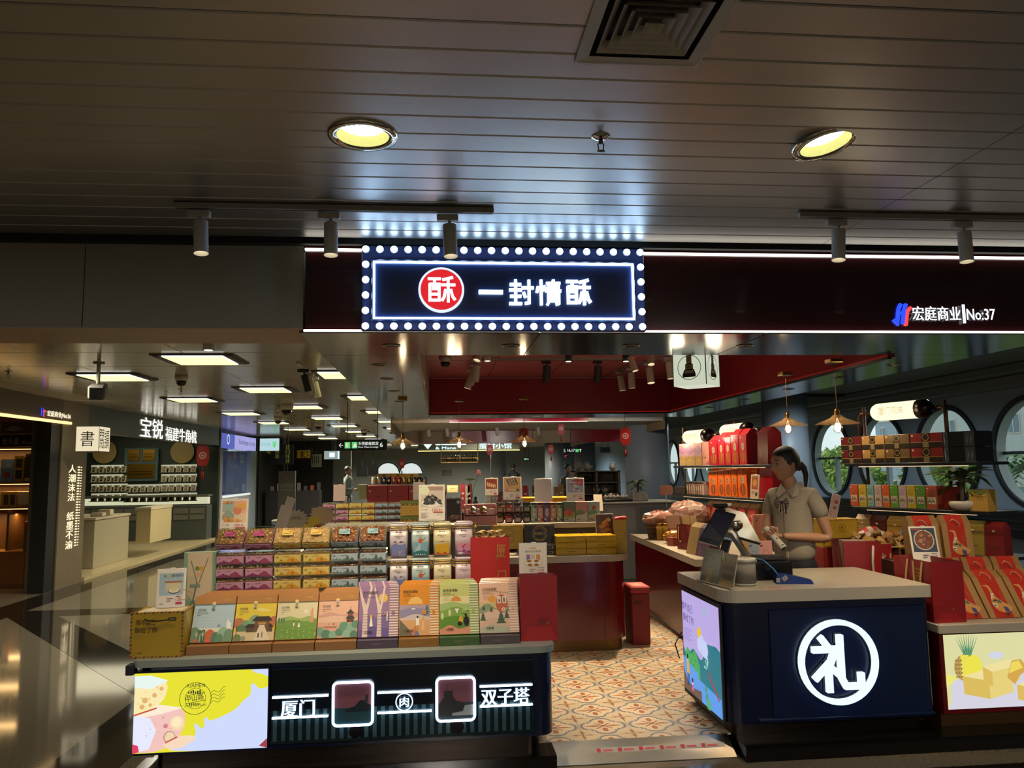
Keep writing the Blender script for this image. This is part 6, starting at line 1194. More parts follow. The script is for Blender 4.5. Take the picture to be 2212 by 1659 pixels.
for k, (u, c, n_) in enumerate(((995, 'b8343c', 'red'), (1005, 'c8c0b8', 'white'), (1050, 'c8c0b8', 'white'), (1062, 'a8a098', 'grey'), (1130, 'b02c34', 'red'), (1142, 'c8c4c0', 'white'), (1010, '8c2028', 'dark red'), (1150, '7a5030', 'brown'), (1198, 'a07840', 'tan'), (1208, 'b0884c', 'light tan'))):
    qb('far_box', '%s box on the far counter, %s from the left' % (n_, ORD[(0, 1, 3, 4, 5, 6, 2, 7, 8, 9)[k]]), 'box', u, u+10, 1046+(k % 3)*3, 1071, 11.75, .1, c, lambda p: p.bars(.2, .6, .6, 2, 'e0d8c8', .2, .08), group='boxes on the far counter', zb=.951)
# lotus flower in a vase
a = atY(990, 1075, 10.4); t = thing('lotus_vase', 'pink lotus and a leaf on tall stems among the cards', 'flower', (a.x+.2, 10.2, .802)); ob('vase', M().lathe([(.03, 0), (.05, .05), (.03, .12), (.035, .14)], '5c564c', 16), GLOSSP, t); ob('stem', M().tube([(0, 0, .1), (-.02, 0, .45), (.06, 0, .68)], .004, '4c5c34', 6).tube([(0, 0, .1), (-.04, 0, .4), (-.05, 0, .6)], .004, '4c5c34', 6), PLAIN, t)
ob('flower', M().ell((.065, 0, .71), (.028, .028, .035), 'c87c88').ell((.05, -.01, .70), (.015, .015, .03), 'd08c98').ell((.08, -.01, .70), (.015, .015, .03), 'd08c98'), PLAIN, t); ob('leaf', M().ell((-.05, 0, .62), (.07, .05, .015), '4c6c44'), PLAIN, t)
# ---- tea shelf, cabinet and potted plant at the centre right
t = thing('tea_cabinet', 'grey white cabinet at the end of the shop with a black tray on it', 'cabinet', (0, 0, 0)); ob('body', M().box(2.12, 3.1, 9.9, 10.6, .08, 1.08, '7c7c74', .004).box(2.16, 2.54, 9.89, 9.9, .12, 1.03, '8c8c84', .003).box(2.6, 3.06, 9.89, 9.9, .12, 1.03, '6c7470', .003), PLAIN, t); ob('worktop', M().box(2.10, 3.12, 9.87, 10.62, 1.08, 1.1, '9c9c92', .003), PLAIN, t)
t = thing('tea_tray', 'black tea tray crowded on the cabinet', 'tray', (2.14, 9.95, 1.101)); ob('tray', M().box(0, .38, 0, .25, 0, .035, '141414', .004), GLOSSP, t)
for k in range(6): t = thing('teapot', 'small white teapot on the black tray, %s from the left' % ORD[k], 'teapot', (2.18+.058*k, 10.05+.05*(k % 2), 1.137), group='white teapots'); ob('pot', M().lathe([(.018, 0), (.03, .02), (.028, .04), (.01, .05), (.006, .06), (.001, .062)], 'b8b4a8', 14).tube([(.025, 0, .02), (.045, 0, .04)], .005, 'b8b4a8', 6), GLOSSP, t)
t = thing('tea_shelf', 'grey-brown stepped shelf unit full of teaware', 'shelf', (0, 0, 0)); x0 = 2.3
ob('back', M().box(2.15, 2.9, 12.55, 12.6, .08, 1.5, '7c7464', .003).box(2.15, 2.19, 12.2, 12.55, .08, 1.5, '7c7464').box(2.86, 2.9, 12.2, 12.55, .08, 1.5, '7c7464').box(2.5, 2.53, 12.2, 12.55, .08, 1.5, '7c7464'), PLAIN, t)
for z in (.94, 1.14, 1.32, 1.5): ob('board', M().box(2.15, 2.9, 12.2, 12.55, z-.02, z, '7c7464', .002), PLAIN, t)
for k in range(10):
    x = 2.25+.14*(k % 5); z = (.941, 1.141, 1.321, 1.501)[(k*3) % 4]; c = ('c8c0b0', 'a89c88', '3a342c', 'b8b0a0')[k % 4]
    t = thing('teapot', '%s teapot of the tea shelf, in the %s column' % ({'c8c0b0': 'cream', 'a89c88': 'grey', '3a342c': 'dark', 'b8b0a0': 'pale'}[c], ORD[k % 5])+(', upper' if k > 4 else ''), 'teapot', (x, 12.35, z), group='teaware on the tea shelf'); ob('pot', M().lathe([(.03, 0), (.06, .04), (.055, .075), (.02, .09), (.01, .11), (.001, .112)], c, 16).tube([(.05, 0, .04), (.09, 0, .08)], .009, c, 6), GLOSSP, t); ob('handle', M().tube([(-.05, 0, .07), (-.03, 0, .13), (.03, 0, .13), (.05, 0, .07)], .005, c, 6), GLOSSP, t)
def plant(label, loc, pot, n, L, zl, seed, wl=.05, pw=.06):
    t = thing('potted_plant', label, 'potted plant', loc); ob('pot', pot, GLOSSP, t); rnd = random.Random(seed); ob('stem', M().tube([(0, 0, .03), (.005, 0, zl)], .014, '4a4434', 8), PLAIN, t)
    lf = M(); P = [(-wl*.02, 0), (-wl*.5, L*.35), (-wl*.42, L*.7), (0, L), (wl*.42, L*.7), (wl*.5, L*.35), (wl*.02, 0)]
    lf._add([(x, y, -1.6*(y/L)**2*L*.35+abs(x)*.25) for x, y in P]+[(0, L*.35, -.07*L), (0, L*.7, -.28*L)], [[0, 1, 7, 6], [1, 2, 8, 7], [2, 3, 8], [3, 4, 8], [4, 5, 7, 8], [5, 6, 7]], '4c6438'); lf2 = [lf.mesh('leaf', mat('glossy_leaf', attr=True, rough=.3, noise=.2))]
    for k in range(n): o = ob('leaf', lf2[0], parent=t, loc=(0, 0, zl-.03*(k % 3)+.02*(k % 2)), rot=(R(rnd.uniform(-5, 50)), R(rnd.uniform(-20, 20)), R(k*137.5))); o.scale = (rnd.uniform(.8, 1.2),)*3
    return t
plant('leafy green plant in a white square pot on the grey cabinet', (2.63, 10.1, 1.101), M().box(-.09, .09, -.08, .08, 0, .12, 'a8a89c', .01), 16, .16, .24, 3)
for k, (u, c, nm) in enumerate(((1320, 'a8a49a', 'white kettle'), (1395, 'b8b4a8', 'white tea box'))):
    a = atY(u, 1072, 10.1); t = thing('tea_tin', '%s on the grey cabinet' % nm, 'tin', (a.x, 10.12, 1.101)); ob('body', M().lathe([(.035, 0), (.035, .08), (.02, .09), (.015, .11)], c, 14), GLOSSP, t)
# ================================================================ FAR CANOPY, SIGNS, HALL
WD = mat('wood_veneer', attr=True, rough=.45, noise=.18, scale=6)
t = thing('wood_canopy', 'second shop canopy with wood and red panels behind the first', 'canopy', (0, 0, 0))
for x0, x1, c, m_ in ((-.78, .18, 'a89478', WD), (.18, 2.55, 'a82038', GLOSSP), (2.55, 3.2, 'b0a894', WD), (3.2, 3.9, 'a8a8a0', PLAIN)): ob('fascia', M().box(x0, x1-.005, 13.0, 13.1, 2.34, 2.56, c, .003), m_, t)
ob('soffit', M().box(-.78, 3.9, 13.1, 15.9, 2.34, 2.36, '8a7c64', .002), WD, t)
for x0, x1, c, m_ in ((-.6, .28, '7a6044', WD), (.28, 1.95, '80141e', GLOSSP), (1.95, 2.75, '8a7450', WD), (2.75, 3.8, '80141e', GLOSSP)): ob('inner_fascia', M().box(x0, x1-.006, 15.9, 16.0, 2.08, 2.56, c, .003), m_, t)
ob('side', M().box(-.8, -.78, 13, 22, 2.2, 2.56, '7a6044').box(3.88, 3.9, 13, 22, 2.2, 2.56, '8a7450'), WD, t); ob('edge_strip', M().box(.18, 2.55, 12.99, 13.0, 2.338, 2.346, (1, .9, .7)), GLOW2, t)
b = M()
for x, w in ((.34, .12), (.98, .2), (1.25, .2)): b.ell((x, 12.985, 2.475), (w/1.3, .02, .06), (.62, .80, 1.), 14, 7)
ob('lit_letters', b, GLOW2, t)
for x in (-.2, .15, 1.1, 1.9): t = thing('track_spotlight', 'small white spotlight under the second canopy at %.1f metres across' % (x+.8), 'spotlight', (x, 14.6, 2.34), group='far spotlights'); t['label'] = 'small white spotlight under the wood canopy'; ob('barrel', M().tube([(0, 0, 0), (.02, 0, -.16)], .035, 'b0aca0', 12), PLAIN, t)
t = thing('restaurant_sign', 'far lit sign reading 蛮村小馆 over the restaurant', 'sign', (0, 20, 0)); a, c_ = atY(903, 973, 20), atY(1122, 955, 20)
ob('board', M().box(a.x, c_.x, 0, .1, a.z, c_.z+.12, '5c5c50'), PLAIN, t); b = M(); w = c_.x-a.x; Pr(b, (a.x, -.01, a.z), (1, 0, 0), (0, 0, 1), w, c_.z-a.z).text('蛮村小馆', .60, .12, .8, (.6, .9, .9), w=.32, bold=.04).text('& Mane', .17, .1, .4, (.6, .9, .9), w=.2, bold=.03).bars(.17, .7, .3, 1, (.6, .9, .9), .1, .2).poly([(.05, .9), (.14, .9), (.095, .15)], (.6, .9, .9)); ob('lettering', b, GLOW2, t)
ob('edge_light', M().box(a.x, c_.x, -.02, 0, a.z-.03, a.z-.01, (1, .85, .3)), GLOW2, t)
t = thing('bottle_rack', 'brass hanging rack filled with bottles above the restaurant bar', 'rack', (0, 18, 0)); a, c_ = atY(952, 1000, 18), atY(1033, 975, 18); b = M()
for z in (a.z, a.z+.1, c_.z): b.box(a.x, c_.x, 0, .02, z, z+.015, 'c9a868').box(a.x, c_.x, .28, .3, z, z+.015, 'c9a868')
for x in (a.x, (a.x+c_.x)/2, c_.x-.02): b.box(x, x+.015, 0, .02, a.z, 2.6, 'a08850')
ob('rails', b, METAL, t)
for k in range(16): x = a.x+.04+k*(c_.x-a.x-.06)/16; t2 = thing('bottle', '%s bottle on the brass rack' % ORD[k % 12], 'bottle', (x, 18.15, a.z+.02), group='bottles on the hanging rack'); t2['label'] = 'small dark bottle on the hanging brass rack'; ob('bottle', M().lathe([(.02, 0), (.022, .09), (.009, .12), (.009, .16)], ('4a3a20', '5c4c2c', '2c3428')[k % 3], 10), GLOSSP, t2)
def dsign(label, u0, u1, v0, v1, Y, f, col='0c1a14', top=2.6):
    a, c_ = atY(u0, v1, Y), atY(u1, v0, Y); t = thing('direction_sign', label, 'sign', (a.x, Y, a.z)); w, h = c_.x-a.x, c_.z-a.z
    ob('panel', M().box(0, w, 0, .08, 0, h, col, .004), GLOSSP, t); b = M(); f(front(b, w, h, 0, 0, -.002, .0004)); ob('lettering', b, GLOW1, t)
    ob('hanger', M().box(w*.2, w*.2+.01, .03, .05, h, top-a.z, '1a1c1a').box(w*.8, w*.8+.01, .03, .05, h, top-a.z, '1a1c1a'), PLAIN, t)
WG, GR = (.78, .84, .78), (.14, .62, .16)
dsign('black direction sign reading 头等舱候机室 First Class Lounge 6 with a left arrow', 727, 836, 949, 974, 12, lambda p: p.line(.05, .5, .09, .68, .012, WG).line(.05, .5, .09, .32, .012, WG).line(.05, .5, .13, .5, .012, WG).rect(.16, .22, .27, .78, GR).rect(.30, .22, .41, .78, GR).rect(.185, .3, .20, .7, WG).rect(.215, .3, .23, .7, WG).poly([(.32, .3), (.39, .3), (.39, .55), (.36, .7), (.34, .5)], WG).text('头等舱候机室', .43, .48, .32, WG, w=.40, bold=.02).text('First Class Lounge', .43, .2, .2, WG, w=.40, bold=.02).text('6', .86, .3, .42, WG, bold=.03))
dsign('black gate sign reading 5 16,17 with a green plane symbol', 1217, 1259, 967, 980, 19, lambda p: p.text('5', .02, .25, .55, WG).text('16,17', .22, .25, .55, WG, w=.36, bold=.02).rect(.62, .25, .78, .75, GR).line(.87, .25, .87, .75, .03, WG).line(.87, .75, .82, .6, .03, WG).line(.87, .75, .92, .6, .03, WG), '05080a')
dsign('small black sign with red lettering under the gate sign', 1217, 1228, 981, 991, 19.2, lambda p: p.bars(.2, .6, .5, 2, (.7, .05, .05), .3, .12), '05080a'); dsign('small black blank sign right of the gate sign', 1297, 1318, 966, 978, 18, lambda p: p.rect(0, 0, .01, .01, WG), '05080a')
dsign('small gate sign reading 16 farther down the hall', 1132, 1144, 988, 995, 27, lambda p: p.rect(.05, .2, .35, .8, GR).text('16', .45, .2, .6, WG), '05080a')
def person(label, loc, rot, shirt, pants, hair='12100e', h=1.7, skin='7a5844', bpk=None):
    t = thing('person', label, 'person', loc, rot); s_ = h/1.7; b = M(); t.scale = (s_,)*3
    b.lathe([(.085, .95), (.15, 1.0), (.145, 1.15), (.175, 1.32), (.165, 1.42), (.06, 1.47), (.048, 1.52)], shirt, 14); b.v = [Vector((v.x, v.y*.62, v.z)) for v in b.v]; b.ell((0, -.01, 1.60), (.072, .088, .11), skin, 12, 8)
    for sx in (-1, 1):
        b.tube([(sx*.085, 0, .95), (sx*.09, 0, .5), (sx*.09, .01, .08)], .085, pants, 10, r2=.05); b.ell((sx*.09, -.05, .04), (.045, .12, .04), '14120f'); b.tube([(sx*.17, 0, 1.39), (sx*.20, .0, 1.15), (sx*.15, -.2, 1.1)], .05, shirt, 8, r2=.032).ell((sx*.12, -.25, 1.12), (.035, .05, .03), skin, 8, 6)
    ob('body', b, PLAIN, t); ob('hair', M().ell((0, .015, 1.645), (.08, .09, .085), hair, 12, 8), PLAIN, t)
    if bpk: ob('backpack', M().box(-.14, .14, .1, .26, 1.0, 1.42, bpk, .03), PLAIN, t)
    return t
p = atY(751, 1100, 20); t = person('man in a grey shirt looking at his phone in the far corridor', (p.x, 20, 0), R(75), '4a5450', '16171a', h=1.66); ob('phone', M().box(-.03, .03, -.30, -.28, 1.12, 1.2, '0a0a0c'), PLAIN, t)
p = atY(1116, 1100, 25); person('far traveller with a dark backpack seen from behind', (p.x, 26, 0), R(180), '16181c', '16171a', bpk='0e0f12'); p = atY(1229, 1100, 17); person('dark-haired person behind the tea shelf', (p.x, 17, 0), R(30), '2a302c', '16171a', h=1.62)
# red paper charms
def charm(label, u, v, Y, s_=1.):
    p = atY(u, v, Y); t = thing('paper_charm', label, 'hanging charm', p, group='red paper charms'); P = [(-.07, .04), (-.05, .10), (.05, .10), (.07, .04), (.07, -.06), (.045, -.13), (-.045, -.13), (-.07, -.06)]; t.scale = (s_,)*3
    b = M(); b._add([(x, 0, z) for x, z in P]+[(x, .01, z) for x, z in P], [list(range(8)), list(range(8, 16))[::-1]]+[[i, (i+1) % 8, 8+(i+1) % 8, 8+i] for i in range(8)], '9c1418'); ob('card', b, PRINT, t)
    b = ring_y(0, -.01, .028, .042, -.003, 0, 'c8a8a0', 16); disc_y(b, 0, -.01, .015, -.003, 0, 'c8a8a0', 10); ob('motif', b, PRINT, t); ob('tassel', M().tube([(0, .005, -.13), (0, .005, -.19)], .004, '8c1014', 5).tube([(0, .005, -.19), (0, .005, -.28)], .014, '8c1014', 7, r2=.018), PRINT, t); ob('string', M().tube([(0, .005, .10), (0, .005, (CB-p.z)/s_)], .0015, '8c1014', 4), PLAIN, t)
charm('red paper charm hanging at the right in front of the grey column', 1351, 940, 10.4, 1.05); charm('red paper charm above the middle pendant lamp', 1131, 938, 11.0, .9); charm('red charm hanging under the wood canopy', 1058, 970, 13.8, .8); charm('red charm left of the gate sign', 1190, 970, 14.5, .8); charm('red charm at the upper middle under the wood canopy', 1212, 925, 13.8, .85); charm('red charm near the left pendant lamp', 868, 1000, 11.5, .6)
# ================================================================ RIGHT SHELVES
class Ln:
    def __init__(s, p0, p1): s.a = Vector((*p0, 0)); s.b = Vector((*p1, 0)); s.e = (s.b-s.a).normalized(); s.n = Vector((-s.e.y, s.e.x, 0)); s.rot = math.atan2(s.e.y, s.e.x)
    def p(s, u, v, off=0):
        d = ray(u, v); o = Vector((0, 0, CZ)); q = s.a+s.n*off; t = (q-o).dot(s.n)/d.dot(s.n); return o+d*t
    def pu(s, u, z, off=0): q = s.p(u, 1000, off); return Vector((q.x, q.y, z))
LB_ = Ln((3.2, 6.0), (3.56, 5.04)); LA = Ln((2.57, 8.5), (2.89, 6.78))
m_shelf = mat('black_shelf', '15181b', .3, noise=.05); m_bronze = mat('bronze_pipe', '4a2e20', .35, .6, noise=.1)
def item(L, name, label, cat, u0, u1, z, h, d, col, pr=None, group=None, m=None, off=0, side=None, gable=False, lean=0):
    a = L.pu(u0, z, off); b = L.pu(u1, z, off); w = (b-a).length-.003; t = thing(name, label, cat, a, (lean, 0, L.rot), group); bm_ = M()
    if gable:
        hb = h*.84; bm_._add([(0, 0, 0), (w, 0, 0), (w, d, 0), (0, d, 0), (0, .01, hb), (w, .01, hb), (w, d-.01, hb), (0, d-.01, hb), (.004, d*.45, h), (w-.004, d*.45, h), (w-.004, d*.55, h), (.004, d*.55, h)],
                             [[3, 2, 1, 0], [0, 1, 5, 4], [1, 2, 6, 5], [2, 3, 7, 6], [3, 0, 4, 7], [4, 5, 9, 8], [6, 7, 11, 10], [8, 9, 10, 11], [5, 6, 10, 9], [7, 4, 8, 11]], col)
    else: bm_.box(0, w, 0, d, 0, h, col, .002)
    ob('bag' if gable else 'box', bm_, m or PRINT, t)
    if pr: b_ = M(); pr(front(b_, w*.98, h*(.83 if gable else .98), w*.01, h*.005, -.0008)); ob('print', b_, m or PRINT, t)
    if side: b_ = M(); side(Pr(b_, (w+.0006, 0, 0), (0, 1, 0), (0, 0, 1), d, h*.83)); ob('side_print', b_, m or PRINT, t)
    return t
def shelfunit(L, label, zs, us, lamps, posts, d=.26, bottom=None):
    t = thing('display_shelf', label, 'shelf', (0, 0, 0))
    for z, (u0, u1) in zip(zs, us):
        a, b = L.pu(u0, z, -.03), L.pu(u1, z, -.03); w = (b-a).length; m = M(); m.T = Matrix.Translation(a) @ Matrix.Rotation(L.rot, 4, 'Z'); m.box(0, w, 0, d+.06, -.022, 0, '15181b', .002); ob('board', m, m_shelf, t)
        m = M(); m.T = Matrix.Translation(a) @ Matrix.Rotation(L.rot, 4, 'Z'); m.box(w*.1, w*.9, .03, .05, -.028, -.023, (1, .72, .4)); ob('light_strip', m, mat('warm_strip', attr=True, emit=1.0), t)
    for u in posts:
        a = L.pu(u, .08, d*.5); z1 = lamps[0][4]; ob('post', M().tube([(a.x, a.y, .08), (a.x, a.y, z1)], .012, '4a2e20', 10), m_bronze, t)
    return t
zB1, zB2 = LB_.p(1823, 1001.8).z, LB_.p(1835, 1092.5).z; zA1, zA2 = LA.p(1454, 1006.6).z, LA.p(1451, 1066).z
tB = shelfunit(LB_, 'black shelf unit on bronze pipes carrying boxes beside the round windows', [zB1, zB2, zB2-.29], [(1823, 2116), (1835, 2126), (1835, 2160)], [(0, 0, 0, 0, 2.0)], (1873, 2050))
tA = shelfunit(LA, 'black shelf unit of red and orange snack bags behind the cashier screen', [zA1, zA2, zA2-.31], [(1454, 1671), (1451, 1659), (1500, 1665)], [(0, 0, 0, 0, 1.98)], (1478, 1590))
def tlamp(L, label, u0, u1, v0, v1, r, txt, off=.13):
    a = L.p(u0, v0, off); b = L.p(u1, v1, off); b.z = a.z = (a.z+b.z)/2; w = (b-a).length; t = thing('tube_lamp', label, 'sign lamp', a, (0, 0, math.atan2(b.y-a.y, b.x-a.x)))
    P = [(.001, -.0)]+[(r*math.sin(R(k*18)), r-r*math.cos(R(k*18))) for k in range(1, 6)]+[(r, w*.8)]
    m = M(); m.lathe([(q[0], q[1]) for q in P], (1, .90, .60), 20); m.v = [Vector((v.z, v.x, v.y)) for v in m.v]; ob('glass_tube', m, mat('tube_glow', attr=True, emit=1.25), t)
    m = M(); m.lathe([(r*1.02, w*.8), (r*1.02, w-r*.6), (r*.7, w-.01), (.001, w)], '2a2420', 20); m.v = [Vector((v.z, v.x, v.y)) for v in m.v]; ob('end_cap', m, METAL, t)
    m = M(); Pr(m, (w*.22, -r-.002, -r*.45), (1, 0, 0), (0, 0, 1), w*.42, r*.9).text(txt, 0, 0, 1, '8c7c58', w=1); ob('lettering', m, PRINT, t)
    zt = -.32; ob('bracket', M().tube([(.01, 0, 0), (-.1, 0, 0), (-.13, 0, -.03), (-.13, 0, zt)], .011, '4a2e20', 8).tube([(w, 0, 0), (w+.08, 0, 0), (w+.11, 0, -.03), (w+.11, 0, zt)], .011, '4a2e20', 8), m_bronze, t)
    l = bpy.data.lights.new('lamp', 'POINT'); l.energy = 3; l.color = (1, .86, .62); l.shadow_soft_size = .08; o = bpy.data.objects.new('lamp', l); COL.objects.link(o); o.parent = t; o.location = (w*.4, -.18, -.05)
tlamp(LB_, 'lit tube lamp lettered 厦门风味 above the boxes by the windows', 1884, 2012, 893, 880, .068, '厦门风味'); tlamp(LA, 'lit tube lamp above the red snack bags', 1561, 1624, 933, 927, .07, '本土香情'); tlamp(LA, 'smaller lit tube lamp above the pink boxes', 1481, 1537, 945, 940, .07, '特色糕情')
# coloured tea boxes on the lower shelf of unit B
ED = [838, 905, 970, 1028, 1088, 1150, 1215, 1280, 1350, 1428, 1520]; CC = [('orange-red', 'b8502c'), ('yellow', 'b8a020'), ('teal', '6ca09c'), ('pale pink', 'c0a8a4'), ('orange', 'd0622c'), ('bright green', '5c9c28'), ('lilac', 'b4a0a4'), ('mustard', 'b09c28'), ('dark green', '4c8030'), ('rust', 'a04c30')]
def teap(c):
    def f(p): p.rect(.12, .22, .88, .52, 'c4b8a4'); [p.rect(.15+.1*k, .24+.03*(k % 3), .22+.1*k, .36+.05*((k*2) % 3), '3c3830') for k in range(7)]; p.ring(.5, .72, .26, .03, '5c4c38', 16).rect(.3, .66, .7, .7, c).bars(.3, .62, .4, 1, '4a4034', .05, .015).bars(.25, .12, .5, 1, '4a4034', .05, .012).rect(.08, .88, .22, .92, 'd8d0c4')
    return f
for k in range(10): item(LB_, 'tea_box', '%s tea box, %s from the left on the shelf by the windows' % (CC[k][0], ORD[k]), 'tea box', 1600+ED[k]/3.614, 1600+(ED[k+1]-4)/3.614, zB2+.001, .165, .11, CC[k][1], teap(CC[k][1]), 'coloured tea boxes in a row')
item(LB_, 'tea_box', 'dark red box behind the potted plant on the shelf', 'tea box', 2022, 2060, zB2+.001, .16, .11, '8c2c1c', None, off=.05)
t = bag('pineapple_bag', 'pineapple-patterned gift bag with a yellow rope handle beside the potted plant', LB_.pu(2087, zB2+.001), .13, .09, .145, 'a8843c', inner='6c5c24', rot=LB_.rot, pr=pine); ob('handle', M().tube([(.02, -.002, .13), (.05, -.02, .11), (.10, -.015, .10), (.125, 0, .12), (.10, .01, .15)], .004, 'b89838', 6), PRINT, t)
pl = plant('money plant with drooping leaves in a white bowl on the shelf by the windows', LB_.pu(2056, zB2+.001, .04), M().lathe([(.045, 0), (.075, .02), (.085, .045), (.08, .062), (.07, .064)], 'b8b0a0', 24), 20, .19, .24, 9, .075)
pl.location += Vector((-.0, -.08, 0))
# wrapped gift boxes, two layers, on the upper shelf
UP = [(1819, 1863, 'maroon', '5c2024'), (1864, 1913, 'tan', '9c7a48'), (1914, 1968, 'bronze', '6c5434'), (1969, 2040, 'dark red', '7c2828'), (2052, 2109, 'black', '16161a')]
for k, (u0, u1, n_, c) in enumerate(UP):
    for r_ in range(2):
        item(LB_, 'wrapped_gift_box', 'cellophane-wrapped %s gift box, %s layer on the top shelf' % (n_, ('lower', 'upper')[r_]), 'gift box', u0, u1, zB1+.001+.106*r_, .104, .2, c, (lambda p: p.rect(0, 0, 1, .38, '2c2620').rect(0, .36, 1, .40, '9c8448').rect(.36, .42, .62, 1, '2c2620').ring(.49, .72, .11, .02, '9c8448', 16).rect(.40, .0, .58, .36, '7c6c4c').rect(.04, .8, .1, .92, 'c4b8a4')) if k < 4 else (lambda p: p.rect(.62, 0, 1, 1, '3c4248').poly([(.7, .1), (.8, .4), (.74, .9)], '5c6468').poly([(.85, .0), (.95, .5), (.88, .8)], '5c6468')), 'wrapped gift boxes on the top shelf', m=GLOSSP)
for r_ in range(2): item(LB_, 'foil_packet', 'crumpled grey foil packet between the dark red and black boxes, %s' % ('lower', 'upper')[r_], 'food packet', 2041, 2051, zB1+.001+.106*r_, .104, .12, '4c565c', lambda p: p.poly([(.1, .1), (.6, .4), (.2, .9)], '7c868c').poly([(.5, .1), (.9, .6), (.6, .95)], '2c3438'), m=GLOSSP)
# stand-up kraft bags under that shelf
for k, (u0, u1, n_, c) in enumerate(((1838, 1870, 'tan', '9c8048'), (1868, 1903, 'maroon', '4c1418'), (1905, 1943, 'gold', 'a08030'), (1944, 1984, 'brown', '5c2018'), (1985, 2022, 'bright gold', 'b09838'), (2023, 2064, 'brown-red', '601c18'), (2066, 2112, 'olive gold', '8c7a30'), (2113, 2155, 'deep red', '6c1414'))):
    item(LB_, 'standup_bag', '%s folded-top paper bag on the bottom shelf, %s from the left' % (n_, ORD[k]), 'paper bag', u0, u1, zB2-.289, .225, .09, c, (lambda p, c=c: p.rect(0, .80, 1, .83, '3c2c1c').rect(.45, .84, .58, .9, 'd8c8a0').bars(.2, .3, .5, 1, '4c3820', .1, .03)), 'folded-top paper bags', gable=True)
# unit A goods
def ux(x): return 1300+x/4.424
def dawn(p): p.rect(0, 0, 1, 1, 'c48c80').hill([(0, .8), (.5, .95), (1, .75)], '9c7088', .0).hill([(0, .6), (.5, .5), (1, .62)], 'b08c94').hill([(0, .4), (.3, .48), (.6, .38), (1, .45)], 'a8864c').hill([(0, .2), (.5, .3), (1, .2)], 'b8985c')
for k, (a, b) in enumerate(((745, 808), (808, 895), (895, 960))): item(LA, 'pink_gift_box', 'pink sunrise-pattern gift box, %s from the left on the top shelf' % ORD[k], 'gift box', ux(a), ux(b), zA1+.001, .235, .16, 'b07c74', dawn, 'pink sunrise boxes')
item(LA, 'pink_gift_box', 'plain pink gift box beside the sunrise boxes, beside the red bags', 'gift box', ux(962), ux(1026), zA1+.001, .24, .16, 'c08070', lambda p: p.rect(.2, .3, .3, .36, KB).rect(.4, .3, .6, .36, KB).poly([(.5, .05), (1, .05), (1, .2)], '8c4c50'))
def sausage(c1, c2):
    def f(p):
        p.rect(0, 0, 1, 1, c1).el(.52, .26, .36, c2, ry=.22)
        for k in range(6): p.line(.35+.08*k, .08, .28+.10*k, .42, .05, ('9c5028', '7a3418', 'b87038')[k % 3])
        p.el(.52, .60, .19, 'a08c6c', ry=.14).bars(.42, .62, .2, 2, '5c3c2c', .05, .015)
        if c1[0] == 'd': p.text('本土', .3, .72, .09, '2a1a10', vert=True).text('香情', .62, .98, .07, '2a1a10', vert=True)
        else: p.el(.3, .9, .08, 'd88080', ry=.03)
    return f
for k, (a, b) in enumerate(((1033, 1110), (1114, 1178), (1180, 1240), (1242, 1314), (1318, 1392))): item(LA, 'sausage_bag', 'red gable-top sausage bag on the top shelf, %s from the left' % ORD[k], 'snack bag', ux(a), ux(b), zA1+.001, .30+.012*(k % 2)+.01*k, .13, 'a01c24', sausage('a01c28', '8c4424'), 'red sausage bags', gable=True, m=GLOSSP)
item(LA, 'sausage_bag', 'dark red gable-top bag at the right end of the top shelf', 'snack bag', ux(1490), ux(1590), zA1+.001, .34, .16, '50080c', lambda p: p.rect(.3, .2, .32, .5, '8c5c30').bars(.7, .12, .1, 2, '8c5c30', .04, .01), gable=True, m=GLOSSP)
for k, (a, b) in enumerate(((1015, 1100), (1102, 1164), (1166, 1228), (1230, 1286), (1290, 1382))): item(LA, 'sausage_bag', 'orange gable-top sausage bag on the lower shelf, %s from the left' % ORD[k], 'snack bag', ux(a), ux(b), zA2+.001, .285+.01*k, .13, 'c85814', sausage('d86018', '8c4424'), 'orange sausage bags', gable=True, m=GLOSSP)
item(LA, 'sausage_bag', 'plain bright orange bag behind the framed sausage card', 'snack bag', ux(1392), ux(1478), zA2+.001, .33, .13, 'c85414', lambda p: p.rect(.1, .86, .9, .9, 'e08c40'), gable=True, m=GLOSSP, off=.04); item(LA, 'sausage_bag', 'plain red bag at the right end of the lower shelf', 'snack bag', ux(1492), ux(1618), zA2+.001, .33, .14, '94121a', lambda p: p.rect(.4, .12, .6, .16, 'b08c5c'), gable=True, m=GLOSSP)
c = card('white framed card with a sausage photo in front of the orange bags', LA.pu(ux(1400), zA2+.001, -.08), LA.pu(ux(1482), zA2+.001, -.08), .215, lambda p: p.rect(0, 0, 1, 1, 'c0a488').rect(.12, .38, .88, .95, '8c4c1c').el(.5, .66, .25, 'c07c34').bars(.15, .28, .4, 3, KB, .05, .015).rect(.6, .1, .85, .25, KB), -.1)
item(LA, 'small_box', 'dark brown box at the left end of the lower shelf', 'box', ux(690), ux(788), zA2+.001, .075, .1, '3c2a28'); 
for k in range(8): item(LA, 'slim_box', '%s slim flowered box from the left on the lower shelf' % ORD[k], 'tea box', ux(800+21*k), ux(819+21*k), zA2+.001, .135, .1, ('7c7c50', 'b07c78', 'b08c88', 'c0a090')[k % 4], lambda p: p.rect(0, .85, 1, 1, '1c1c1c').el(.5, .5, .3, 'c8bca8', ry=.2), 'slim boxes under the pink boxes')
